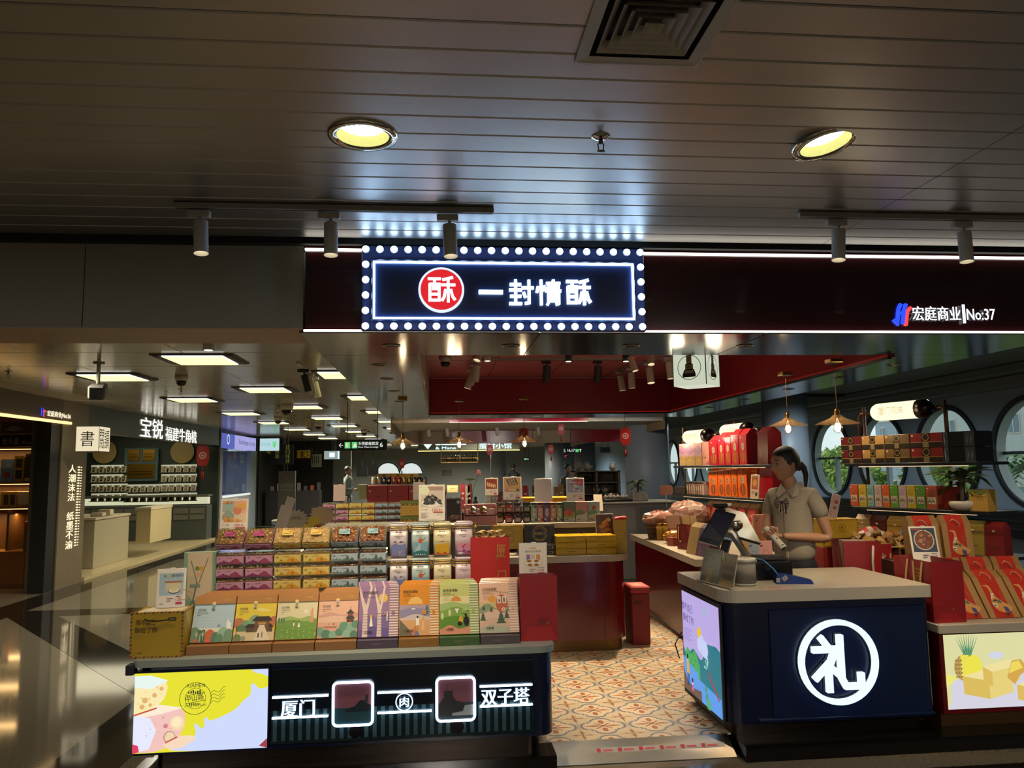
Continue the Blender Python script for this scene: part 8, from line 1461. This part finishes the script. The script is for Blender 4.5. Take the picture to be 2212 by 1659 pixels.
# toy shop shelves
t = thing('toy_shelf', 'wooden toy shop shelves with a black Music box header', 'shelf', (0, 0, 0)); b = M()
for z in (.06, .49, 1.12, 1.47): b.box(-7.6, -5.62, 11.7, 12.14, z-.03, z, '8a5a20')
b.box(-7.6, -5.62, 11.72, 12.14, .0, .46, '8a5420').box(-5.64, -5.61, 11.7, 12.14, 0, 2.3, '2c1c0c').box(-6.12, -6.09, 11.71, 12.14, .5, 1.12, '6c4418'); ob('boards', b, PLAIN, t); ob('header', M().box(-7.6, -5.62, 11.66, 11.72, 1.97, 2.14, '100e0c'), PLAIN, t)
b = M(); Pr(b, (-6.22, 11.658, 1.99), (1, 0, 0), (0, 0, 1), .55, .12).text('音乐盒', 0, .1, .8, 'b09c7c', w=.42).text('Music box', .5, .1, .45, 'b09c7c', w=.48); ob('lettering', b, PRINT, t)
for z in (1.10, 1.45, 1.95): ob('shelf_light', M().box(-7.6, -5.64, 11.70, 11.72, z-.02, z-.01, (1, .62, .22)), mat('amber_strip2', attr=True, emit=2.5), t)
for z in (1.9, 1.4, 1.0): l = bpy.data.lights.new('lamp', 'AREA'); l.shape = 'RECTANGLE'; l.size = 1.6; l.size_y = .06; l.energy = 9; l.color = (1, .62, .25); o = bpy.data.objects.new('lamp', l); COL.objects.link(o); o.location = (-6.6, 11.9, z+.01 if z != 1.9 else 1.94)
TY = [('toy_box', 'blue cartoon-sky toy box on the upper shelf of the toy shop', 0, 28, 992, 1034, '5c84a8', lambda p: p.rect(0, .6, 1, 1, '8cb0c8').el(.5, .3, .3, '8c4438').el(.6, .75, .15, 'c8c0b8')), ('toy_box', 'small yellow-framed toy box beside the blue one', 29, 50, 985, 1035, 'a8801c', lambda p: p.rect(.15, .1, .85, .45, '2c2420').rect(.15, .55, .85, .9, '3c3428')), ('toy_box', 'wide window box of miniature figures on the upper shelf', 52, 122, 980, 1036, '3c3020', lambda p: (p.rect(0, 0, 1, .12, 'c0b8a4'), [p.el(.2+.2*i, .28+.24*j, .05, ('a08058', '8c4438', '6c7458')[(i+j) % 3], ry=.08) for i in range(4) for j in range(3)])),
      ('toy_box', 'small yellow toy box on the middle shelf', 0, 36, 1062, 1084, 'a07c20', lambda p: p.rect(.2, .1, .5, .8, '3c3424').rect(.6, .1, .9, .8, '3c3424')), ('toy_box', 'pink and white toy box on the middle shelf', 38, 64, 1062, 1085, 'b09c84', lambda p: p.rect(0, 0, 1, .1, 'a85c30')), ('toy_box', 'yellow and black excavator toy box on the middle shelf', 65, 120, 1046, 1086, '2c2418', lambda p: p.poly([(0, 0), (1, 0), (1, .25), (.5, .25), (.35, 1), (0, 1)], 'c09418').rect(.05, .7, .3, .95, '2c2418').poly([(.55, .5), (.7, .85), (.95, .8), (.9, .4)], 'b08818')),
      ('toy_box', 'large grey helicopter building-kit box lettered TECHNIC on the lower shelf', 50, 117, 1126, 1176, '54504a', lambda p: p.text('TECHNIC', .15, .82, .09, 'b8b4ac', w=.4).rect(.0, .82, .10, 1, 'b02018').poly([(.3, .2), (.5, .5), (.8, .45), (.98, .3), (.9, .1), (.4, .08)], 'a82c1c').poly([(.35, .4), (.6, .58), (.9, .5), (.6, .35)], 'c8c0b0').line(.1, .6, .95, .72, .015, '2c2a28'))]
for n_, lb, u0, u1, v0, v1, c, f in TY: z = atY(30, v1, 11.75).z; qb(n_, lb, 'toy', u0, u1, v0, v1, 11.75, .2, c, f, zb=1.471 if z > 1.3 else 1.121 if z > .9 else .491)
for k, c in enumerate(('4c4440', '5c3c2c')): qb('poster', 'dark car poster above the Music box header, %s' % ('left', 'right')[k], 'poster', 2+57*k, 57+57*k, 912, 937, 11.7, .02, c, lambda p: p.poly([(.1, .3), (.4, .7), (.7, .6), (.95, .35), (.5, .2)], '8c8478').rect(0, 0, 1, .04, 'a08050'))
t = thing('balloon_column', 'tall stack of glossy black balloon-like rings on a white stand at the left edge', 'sculpture', (-5.72, 10.0, 0)); b = M(); ob('stand', M().lathe([(.12, 0), (.12, .04), (.10, .05), (.11, .42)], 'a8a8a0', 20), PLAIN, t); rnd = random.Random(2)
for k in range(26): a = k*2.4; z = .45+k*.030; b.ell((.07*math.cos(a), .07*math.sin(a), z), (.075, .075, .06), '121214', 10, 7)
for k in range(9): b.ell((-.14+.04*k, -.02, 1.22+.035*math.sin(k)), (.07, .07, .07), '121214', 10, 7)
ob('balloons', b, GLOSSP, t); t = thing('shop_counter', 'brown counter end in front of the black balloon column', 'counter', (-6.6, 9.6, 0)); ob('body', M().box(0, .62, 0, .5, 0, .85, '5c4420', .005), PLAIN, t); ob('top', M().box(-.02, .64, -.02, .5, .85, .88, '2c241c', .004), PLAIN, t)
# comb shop
t = thing('comb_shop_sign', 'white lit sign reading 宝锐 福建牛角梳 on the teal fascia', 'sign', (-5.19, 0, 0)); b = M(); Pr(b, (0, 14.0, 2.20), (0, 1, 0), (0, 0, 1), 1.1, .36).text('宝锐', 0, 0, 1, (1, .97, .85), w=1, bold=.02); Pr(b, (0, 15.25, 2.19), (0, 1, 0), (0, 0, 1), 1.9, .27).text('福建牛角梳', 0, 0, 1, (1, .97, .85), w=1, bold=.015); ob('lettering', b, GLOW2, t)
YW = 18.85
for k, u in enumerate((226, 394)):
    p = atY(u, 976, YW-.05); t = thing('round_mirror', 'round beige mirror on the green wall, %s of the gold plaques' % ('left', 'right')[k], 'mirror', (p.x, YW-.04, p.z)); b = M(); disc_y(b, 0, 0, .27, -.02, 0, '9c8c5c', 28); ob('disc', b, GLOSSP, t)
t = thing('plaque_board', 'teal board holding three gold plaques on the comb shop wall', 'board', (atY(268, 1040, YW).x, YW-.06, atY(270, 1040, YW).z)); w = atY(342, 1000, YW).x-atY(268, 1000, YW).x; h = atY(300, 968, YW).z-atY(300, 1040, YW).z; ob('board', M().box(0, w, 0, .03, 0, h, '4c6468', .02), PLAIN, t)
for x0, x1, z0, z1 in ((.12, .45, .6, .95), (.55, .9, .6, .95), (.12, .9, .08, .52)): ob('plaque', M().box(x0*w, x1*w, -.02, 0, z0*h, z1*h, 'b08c38', .004).box((x0+.06)*w, (x1-.06)*w, -.022, -.02, (z0+.2)*h, (z0+.22)*h, '6c4c14').box((x0+.06)*w, (x1-.06)*w, -.022, -.02, (z0+.12)*h, (z0+.14)*h, '6c4c14'), METAL, t)
cb = thing('comb_display', 'x', 'comb', (0, 0, 0)); ob('tray', M().box(0, .125, 0, .06, 0, .15, 'b8b090', .003), PRINT, cb); ob('comb', M().box(.035, .09, -.008, 0, .02, .13, '2a2218', .004).box(.045, .08, -.010, -.006, .05, .10, '8c8064'), GLOSSP, cb); first = True
for (u0, n, rows, v0, nm) in ((194, 5, 4, 1021, 'left'), (268, 6, 2, 1063, 'middle'), (346, 5, 4, 1020, 'right')):
    for r_ in range(rows):
        a = atY(u0, v0+20.5*r_, YW-.1); tt = thing('rack_shelf', 'narrow lit comb shelf on the %s rack, %s from the top' % (nm, ORD[r_]), 'shelf', (a.x, YW-.12, a.z-.02)); ob('board', M().box(-.02, n*.165, 0, .1, 0, .015, '4c4c3c'), PLAIN, tt); ob('light', M().box(0, n*.165-.02, .08, .09, .12, .19, (.80, .78, .55)), mat('rack_glow', attr=True, emit=.55), tt)
        for c_ in range(n):
            lb = 'comb in a pale tray, %s on the %s shelf of the %s rack' % (ORD[c_], ORD[r_], nm); loc = (a.x+.165*c_+.015, YW-.11, a.z-.004)
            if first: cb.location = loc; cb.rotation_euler = (-.3, 0, 0); cb['label'] = lb; cb['group'] = 'combs on the racks'; first = False
            else: dup(cb, loc, (-.3, 0, 0), lb)
t = thing('lit_display_case', 'long lit glass case and grey drawers along the comb shop wall', 'cabinet', (0, 0, 0)); a = atY(190, 1098, YW-.4); zt = a.z+.02; ob('body', M().box(-8.3, -5.3, YW-.42, YW-.02, .05, zt, '3c4038', .004).box(-8.3, -5.3, YW-.40, YW-.02, zt+.2, zt+.24, '5c5c50'), PLAIN, t); ob('light', M().box(-8.2, -5.35, YW-.05, YW-.03, zt+.02, zt+.18, (1, .92, .6)), mat('case_glow', attr=True, emit=.75), t)
for k in range(8): ob('drawer', M().box(-8.2+.36*k, -7.87+.36*k, YW-.44, YW-.42, zt-.32, zt-.06, '5c5c50', .004).box(-8.18+.36*k, -7.89+.36*k, YW-.446, YW-.44, zt-.2, zt-.18, '2c2c28'), PLAIN, t)
ob('glass', M().box(-8.3, -5.3, YW-.41, YW-.405, zt, zt+.22, 'ffffff'), GLASS, t)
for z, e in ((1.9, 26),): l = bpy.data.lights.new('lamp', 'AREA'); l.energy = 30; l.size = 2.2; l.color = (1, .9, .62); o = bpy.data.objects.new('lamp', l); COL.objects.link(o); o.location = (-6.7, 16.8, 2.55)
t = thing('shop_counter', 'beige service counter with an open lit niche in the comb shop', 'counter', (0, 0, 0)); ob('body', M().box(-6.3, -5.55, 13.2, 14.6, .05, .82, '948a6c', .005).box(-6.32, -5.53, 13.18, 14.62, .82, .86, 'a89c80', .004), PLAIN, t); ob('niche', M().box(-5.5, -5.25, 14.8, 15.9, .3, .9, 'a8986c').box(-5.52, -5.24, 14.78, 15.92, .9, .95, 'b0a484'), PLAIN, t)
for k in range(2): t = thing('trinket', 'small %s trinket at the front of the comb shop counter' % ('white', 'cream')[k], 'ornament', (-5.8, 13.6+.3*k, .861)); ob('box', M().box(0, .2, 0, .15, 0, .06+.04*k, 'b8ac8c', .01), PRINT, t)
charm('large red knot charm at the right end of the comb shop', 438, 982, 18.5, 2.0)
# exchange booth and dark kiosks
t = thing('exchange_booth', 'lilac lit currency exchange booth with Exchange lettering', 'booth', (0, 0, 0)); LV = (.42, .40, .80)
ob('sign_box', M().box(-5.3, -5.2, 19.12, 20.3, 2.16, 2.52, (.10, .13, .50)).box(-5.3, -5.2, 20.3, 22.6, 2.16, 2.52, LV), mat('lilac_glow', attr=True, emit=.9), t); b = M(); Pr(b, (-5.198, 20.75, 2.27), (0, 1, 0), (0, 0, 1), 1.7, .15, .001).text('Exchange', 0, 0, 1, '1c2060', w=.58).text('货币兑换', .62, .1, .7, '1c2060', w=.38); ob('lettering', b, PRINT, t); b = M(); Pr(b, (-5.198, 19.45, 2.25), (0, 1, 0), (0, 0, 1), .5, .22, .001).ring(.5, .6, .25, .06, (.8, .85, 1)).text('外币', .3, 0, .2, (.8, .85, 1)); ob('logo', b, GLOW1, t)
ob('booth_wall', M().box(-5.9, -5.85, 19.1, 22.6, .9, 2.16, '5c64a0').box(-5.9, -5.2, 22.0, 22.7, 0, 2.16, '7c8890').box(-5.3, -5.2, 19.1, 19.25, 0, 2.16, '6c7480'), PLAIN, t); ob('counter', M().box(-5.85, -5.2, 19.25, 22.0, 0, .98, '8c9094', .01), PLAIN, t); ob('counter_light', M().box(-5.21, -5.18, 19.3, 22.0, .95, 1.0, (.85, .88, .8)), GLOW1, t); ob('glass', M().box(-5.25, -5.245, 19.25, 22.0, 1.0, 2.16, 'ffffff'), GLASS, t)
l = bpy.data.lights.new('lamp', 'AREA'); l.energy = 22; l.size = .5; l.color = (.6, .62, 1); o = bpy.data.objects.new('lamp', l); COL.objects.link(o); o.location = (-5.5, 20.6, 2.14)
def lsign(label, u0, u1, v0, v1, Y, bg, f, em, d=.1, cat='sign'):
    a, c_ = atY(u0, v1, Y), atY(u1, v0, Y); t = thing('hanging_sign', label, cat, (a.x, Y, a.z)); w, h = c_.x-a.x, c_.z-a.z; ob('box', M().box(0, w, 0, d, 0, h, bg), em, t); b = M(); f(Pr(b, (0, -.002, 0), (1, 0, 0), (0, 0, 1), w, h, .001)); ob('lettering', b, em if em is PLAIN else GLOW2, t); ob('hanger', M().box(w/2-.01, w/2+.01, d/2, d/2+.01, h, max(h+.01, 2.6-a.z), '2a2a28'), PLAIN, t); return t
lsign('pale cyan hanging sign 货币兑换 with a green yuan mark', 561, 602, 947, 974, 22.5, (.52, .76, .80), lambda p: p.text('货币兑换', .05, .4, .25, (.1, .3, .3), w=.5).text('¥', .68, .25, .5, (.05, .45, .08), w=.2, bold=.05), mat('cyan_glow', attr=True, emit=.9))
lsign('dark menu board with yellow glowing characters', 573, 634, 960, 1004, 24, '0c0d0a', lambda p: [p.text(s_, .05+.3*i+(0 if i < 2 else .08), 1.0, .2, (.75, .72, .08), vert=True, bold=.05) for i, s_ in enumerate(('口味', '沙茶面', '厦门味道'))], PLAIN)
lsign('orange-yellow neon calligraphy sign in the dark kiosk', 640, 674, 969, 992, 25, '14120c', lambda p: p.text('厦门味道', .05, .1, .8, (.95, .62, .03), w=.85, bold=.04), PLAIN)
t = lsign('dark totem lettered LOUNGE with a navy curve', 600, 638, 1017, 1112, 19, '2c2a20', lambda p: p.poly([(0, 0), (1, 0), (1, .45), (.85, .38), (.6, .26), (.2, .22), (0, .1)], (.01, .015, .05)).text('LOUNGE', .12, .62, .08, (.10, .10, .09), w=.76).text('头等舱候机', .12, .54, .05, (.10, .10, .09), w=.76).poly([(.4, .86), (.5, .84), (.6, .87), (.5, .82)], (.1, .1, .09)), PLAIN)
lsign('white sheet of black calligraphy on the dark kiosk wall', 672, 694, 981, 1009, 25.5, '8a8a84', lambda p: [p.rect(.1+.2*k, .2+.1*(k % 2), .18+.2*k, .85, (.02, .02, .02)) for k in range(4)], PLAIN)
lsign('small lit white sign above the far doorway', 700, 733, 974, 992, 25, (.30, .38, .36), lambda p: p.rect(.35, .25, .7, .8, (.6, .85, .95)).rect(.9, 0, 1, 1, (.5, .6, .6)), GLOW1)
t = thing('kiosk_counter', 'dark slatted kiosk counter with small goods on it', 'counter', (0, 0, 0)); a = atY(575, 1060, 23.5); c_ = atY(690, 1060, 23.5); ob('body', M().box(a.x, c_.x, 23.5, 24, 0, 1.0, '171310', .004), PLAIN, t); rnd = random.Random(4)
for k in range(8): x = a.x+.1+k*(c_.x-a.x)/8; t2 = thing('kiosk_item', 'small packet on the dark kiosk counter, %s from the left' % ORD[k], 'packet', (x, 23.6, 1.001), group='packets on the kiosk counter'); ob('packet', M().box(0, .1, 0, .06, 0, rnd.uniform(.1, .26), rnd.choice(['6c6458', '8c3c24', '3c3c38', '9c9484']), .004), PRINT, t2)
for k, u in enumerate((838, 888)): p = atY(u, 1024, 37.9); t = thing('arched_window', 'white arched window in the far end wall, %s one' % ('left', 'right')[k], 'window', p); b = M(); P = [(.55*math.cos(R(i*15)), .55*math.sin(R(i*15))) for i in range(13)]; b._add([(x, 0, z) for x, z in P], [list(range(13))], (.75, .82, .8)); ob('pane', b, GLOW1, t); ob('frame', M().tube([(x, -.02, z) for x, z in P], .03, '2a3030', 6, True), PLAIN, t)
for k, (u, v) in enumerate(((782, 1018), (806, 1016))): p = atY(u, v, 30); t = thing('wall_monitor', 'small black monitor in the far hall, %s' % ('left', 'right')[k], 'monitor', p); ob('screen', M().box(-.2, .2, 0, .06, -.2, .2, '0c0d10', .01), GLOSSP, t); ob('pole', M().box(-.02, .02, .03, .05, .2, 2.6-p.z, '1a1a1a'), PLAIN, t)
# ================================================================ CASHIER
def skin(J, E, sub=2):
    me = bpy.data.meshes.new('s'); me.from_pydata([j[0] for j in J], E, []); o = bpy.data.objects.new('s', me); COL.objects.link(o); md = o.modifiers.new('k', 'SKIN'); md.use_smooth_shade = True
    for v, j in zip(me.skin_vertices[0].data, J): r = j[1]; v.radius = r if hasattr(r, '__len__') else (r, r)
    me.skin_vertices[0].data[0].use_root = True; s_ = o.modifiers.new('s', 'SUBSURF'); s_.levels = sub; dg = bpy.context.evaluated_depsgraph_get(); m2 = o.evaluated_get(dg).to_mesh(); V = [tuple(v.co) for v in m2.vertices]; F = [list(p.vertices) for p in m2.polygons]; o.evaluated_get(dg).to_mesh_clear(); bpy.data.objects.remove(o); return V, F
SK, SKD = 'a87f62', '9c7356'; base = atY(1712, 1100, 5.36)
w_ = thing('person', 'cashier in a grey short-sleeved shirt with a striped bow, holding a white scanner', 'person', (base.x, 5.36, .08), R(-50)); w_.scale = (.985,)*3
b = M(); J = [((0, 0, .88), (.085, .07)), ((0, 0, 1.05), (.085, .07)), ((0, .01, 1.22), (.10, .07)), ((0, .005, 1.30), (.058, .052)), ((-.004, -.012, 1.36), (.052, .052)), ((-.014, -.03, 1.43), (.054, .056)),
     ((.15, .01, 1.245), .045), ((.20, .045, 1.10), .043), ((.225, .075, .965), .040), ((.11, -.10, .985), .034), ((.015, -.215, .995), .024),
     ((-.15, .01, 1.245), .045), ((-.19, .0, 1.12), .042), ((-.20, -.03, .98), .038), ((-.14, -.14, 1.00), .030), ((-.075, -.225, 1.01), .023),
     ((.075, 0, .78), .06), ((.09, 0, .45), .05), ((.09, .02, .08), .035), ((-.075, 0, .78), .06), ((-.09, 0, .45), .05), ((-.09, .02, .08), .035)]
E = [(0, 1), (1, 2), (2, 3), (3, 4), (4, 5), (2, 6), (6, 7), (7, 8), (8, 9), (9, 10), (2, 11), (11, 12), (12, 13), (13, 14), (14, 15), (0, 16), (16, 17), (17, 18), (0, 19), (19, 20), (20, 21)]
V, F = skin(J, E); b._add(V, F, SK, True)
def hand(b, wrist, d, n, side, curl):      # palm, four fingers and a thumb
    w0, d, n = Vector(wrist), Vector(d).normalized(), Vector(n).normalized(); s_ = d.cross(n).normalized()*side; K = w0+d*.045
    V, F = skin([(w0-d*.01, (.020, .022)), (w0+d*.025, (.034, .016)), (w0+d*.06, (.036, .014))], [(0, 1), (1, 2)], 1); b._add(V, F, SK, True)
    for i, (o_, L_) in enumerate(((-.028, .052), (-.010, .060), (.010, .056), (.027, .044))):
        p = K+s_*o_+d*.02; P = [p]; a = .35
        for j in range(3): P.append(P[-1]+(d*math.cos(a)+n*math.sin(a))*L_*(.5, .33, .25)[j]); a += curl
        b.tube(P, .0088, SK, 8, r2=.0068).ell(tuple(P[-1]), (.007, .007, .007), SK, 8, 5)
    p = w0+d*.015-s_*.022; P = [p, p+(d*.6-s_*.7+n*.3).normalized()*.03, p+(d*.8-s_*.5+n*.5).normalized()*.055, p+(d*.9-s_*.1+n*.9).normalized()*.065]; b.tube(P, .011, SK, 8, r2=.008).ell(tuple(P[-1]), (.008, .008, .008), SK, 8, 5)
hand(b, (.012, -.22, .995), (-.75, -.55, .10), (-.1, .35, -.9), 1, .75); hand(b, (-.075, -.23, 1.01), (.35, -.75, .35), (.6, .3, -.6), -1, .8)
# head
HR = Matrix.Translation((-.02, -.045, 1.497)) @ Matrix.Rotation(R(-31), 4, 'Z') @ Matrix.Rotation(R(5), 4, 'X') @ Matrix.Scale(1.13, 4); n1, n2 = 44, 34; V = []; C_ = []
def g(x, s_): return math.exp(-(x/s_)**2)
for k in range(n2+1):
    ph = math.pi*k/n2-math.pi/2
    for i in range(n1):
        th = 2*math.pi*i/n1; x, y, z = math.cos(ph)*math.sin(th), -math.cos(ph)*math.cos(th), math.sin(ph); X, Y, Z = x*.070, y*(.086 if y < 0 else .092), z*.110
        jw = max(0, -Z-.015)/.095; X *= 1-.42*jw*jw-.10*jw; 
        if Y > 0: Y *= 1-.55*jw
        if Y < -.02:
            Y -= .022*g(X, .010)*g(Z+.022, .016)+.011*g(X, .009)*g(Z-.002, .02); Y += .009*(g(X-.030, .014)+g(X+.030, .014))*g(Z-.010, .011); Y -= .004*g(abs(X)-.03, .02)*g(Z-.030, .009); Y -= .007*g(X, .020)*g(Z+.055, .010); Y += .004*g(X, .02)*g(Z+.047, .004)+.003*g(X, .02)*g(Z+.070, .006); Y -= .009*g(X, .022)*g(Z+.092, .016); Y -= .003*g(abs(X)-.036, .014)*g(Z+.02, .016)
        V.append((X, Y, Z))
b.T = HR; base_i = len(b.v); F = []; cs = []
for k in range(n2):
    for i in range(n1):
        j = (i+1) % n1; q = [k*n1+i, k*n1+j, k*n1+n1+j, k*n1+n1+i]; c = [sum(V[a][m_] for a in q)/4 for m_ in range(3)]; F.append(q)
        cs.append(H('96584a') if c[1] < -.07 and abs(c[0]) < .019*math.sqrt(max(0, 1-((c[2]+.056)/.011)**2)) and abs(c[2]+.056) < .008 else H(SK))
b._add(V, F, SK, True); b.c[-len(F):] = cs
for s_ in (-1, 1): b.ell((s_*.066, .012, -.006), (.010, .017, .028), SKD, 10, 7)
b.T = Matrix(); ob('body', b, mat('skin', attr=True, rough=.5, noise=.03), w_)
e = M(); e.T = HR
for s_ in (-1, 1): e.ell((s_*.029, -.0735, .008), (.0125, .007, .0052), 'a8a098', 10, 6).ell((s_*.029, -.0795, .008), (.0052, .003, .0050), '120c0a', 8, 5).tube([(s_*.017, -.0775, .0105), (s_*.029, -.0795, .0140), (s_*.041, -.0725, .010)], .0011, '120c0a', 5).tube([(s_*.014, -.083, .028), (s_*.030, -.0825, .033), (s_*.046, -.071, .029)], .0020, '1a120e', 5)
ob('eyes', e, GLOSSP, w_)
h = M(); h.T = HR; V = []; F = []
for k in range(31):
    ph = math.pi*k/30-math.pi/2
    for i in range(48):
        th = 2*math.pi*i/48; x, y, z = math.cos(ph)*math.sin(th), -math.cos(ph)*math.cos(th), math.sin(ph); c = (x*.0745, y*.096+.010, z*.096+.022); q = min(1, max(0, (c[2]-(.064-.014*abs(c[0])/.07-(0 if c[1] < -.05 else (c[1]+.05)*2.3)))/.012+.5)); q = .80+.20*q; V.append((c[0]*q, (c[1]-.01)*q+.01, c[2]*q))
for k in range(30):
    for i in range(48):
        q = [k*48+i, k*48+(i+1) % 48, k*48+48+(i+1) % 48, k*48+48+i]; c = [sum(V[a][m_] for a in q)/4 for m_ in range(3)]
        if c[2] > -.07: F.append(q)
h._add(V, F, '0e0b09', True); h.ell((0, .100, -.02), (.03, .02, .035), '0e0b09', 10, 7).tube([(0, .105, -.01), (.0, .135, -.035), (.0, .145, -.085), (0, .135, -.135), (0, .13, -.165)], .026, '120c09', 10, r2=.008).lathe([(.016, -.008), (.02, 0), (.016, .008)], '050505', 12, ctr=(0, .115, -.018)); ob('hair', h, mat('black_hair', attr=True, rough=.6, noise=.3, scale=120), w_)
# shirt
SH = '8c8474'; sm_ = mat('grey_shirt_cotton', attr=True, rough=.8, noise=.10, scale=18, bump=.25); b = M()
V, F = skin([((0, 0, .78), (.165, .130)), ((0, 0, .90), (.160, .130)), ((0, 0, 1.06), (.150, .122)), ((0, -.005, 1.18), (.158, .122)), ((0, .008, 1.28), (.115, .082)), ((0, .006, 1.325), (.062, .060)), ((.135, .012, 1.270), .068), ((.176, .03, 1.19), .066), ((.203, .048, 1.10), .060), ((-.135, .012, 1.270), .068), ((-.170, .015, 1.19), .066), ((-.192, .0, 1.11), .060)], [(0, 1), (1, 2), (2, 3), (3, 4), (4, 5), (4, 6), (6, 7), (7, 8), (4, 9), (9, 10), (10, 11)]); b._add(V, F, SH, True); ob('shirt', b, sm_, w_)
b = M()
for s_ in (-1, 1): b._add([(s_*.005, -.072, 1.305), (s_*.058, -.045, 1.358), (s_*.060, .035, 1.368), (s_*.100, .02, 1.308), (s_*.095, -.062, 1.280), (s_*.050, -.108, 1.262)], [[0, 1, 5], [1, 4, 5], [1, 2, 3, 4]], '968e7e')
b.box(-.010, .010, -.128, -.116, .83, 1.25, '857d6d', .003); ob('collar', b, sm_, w_)
b = M()
for k in range(6): b.ell((.0, -.122, 1.20-.065*k), (.005, .003, .005), 'a8a090', 8, 5)
ob('buttons', b, GLOSSP, w_)
b = M()
for s_ in (-1, 1):
    for k in range(10): a0, a1 = R(-60+k*11), R(-60+(k+1)*11); r_ = .052+.005*(k % 2); P = lambda a, q: (s_*q*math.cos(a)-.012, -.132-.012*(k % 2)*q/.05, 1.225+q*.9*math.sin(a)-.005); b.quad(P(a0, .006), P(a0, r_), P(a1, r_), P(a1, .006), '15130f' if k % 2 else 'a8a090')
for k in range(6): b.quad((-.03+.007*k, -.140, 1.22), (-.042+.010*k, -.136, 1.165-.01*(k % 3)), (-.032+.010*k, -.136, 1.165-.01*(k % 3)), (-.023+.007*k, -.140, 1.22), '15130f' if k % 2 else 'a8a090')
b.ell((-.012, -.140, 1.225), (.013, .012, .013), '15130f', 10, 6); ob('striped_bow', b, mat('bow_satin', attr=True, rough=.4), w_)
V, F = skin([((0, 0, .86), (.140, .108)), ((0, 0, .78), (.155, .125)), ((.085, 0, .72), .095), ((.09, 0, .42), .075), ((.09, .01, .10), .06), ((-.085, 0, .72), .095), ((-.09, 0, .42), .075), ((-.09, .01, .10), .06)], [(0, 1), (1, 2), (2, 3), (3, 4), (1, 5), (5, 6), (6, 7)]); b = M(); b._add(V, F, '12131a', True); ob('trousers', b, mat('dark_trousers', attr=True, rough=.8), w_)
b = M()
for s_ in (-1, 1): b.ell((s_*.09, -.04, .035), (.04, .11, .04), '0c0c0c', 12, 7)
ob('shoes', b, GLOSSP, w_)
Mw = Matrix.Translation((base.x, 5.36, .08)) @ Matrix.Rotation(R(-50), 4, 'Z'); pA = Mw @ Vector((-.075, -.277, 1.035)); pB = Mw @ Vector((.055, -.285, .905))
t = thing('hand_scanner', 'white cylinder-shaped handheld scanner held by the cashier', 'scanner', pA); d = pB-pA; b = M().tube([(0, 0, 0), d*.02, d*.98, d], .021, 'b8b4a4', 18, r2=.026).tube([d, d*1.01], .019, '3a3834', 14); ob('body', b, GLOSSP, t); ob('buttons', M().ell(tuple(d*.55+Vector((0, -.024, .006))), (.006, .004, .006), '2a2824', 8, 5).ell(tuple(d*.85+Vector((0, -.026, .004))), (.008, .004, .006), '2a2824', 8, 5), PLAIN, t)
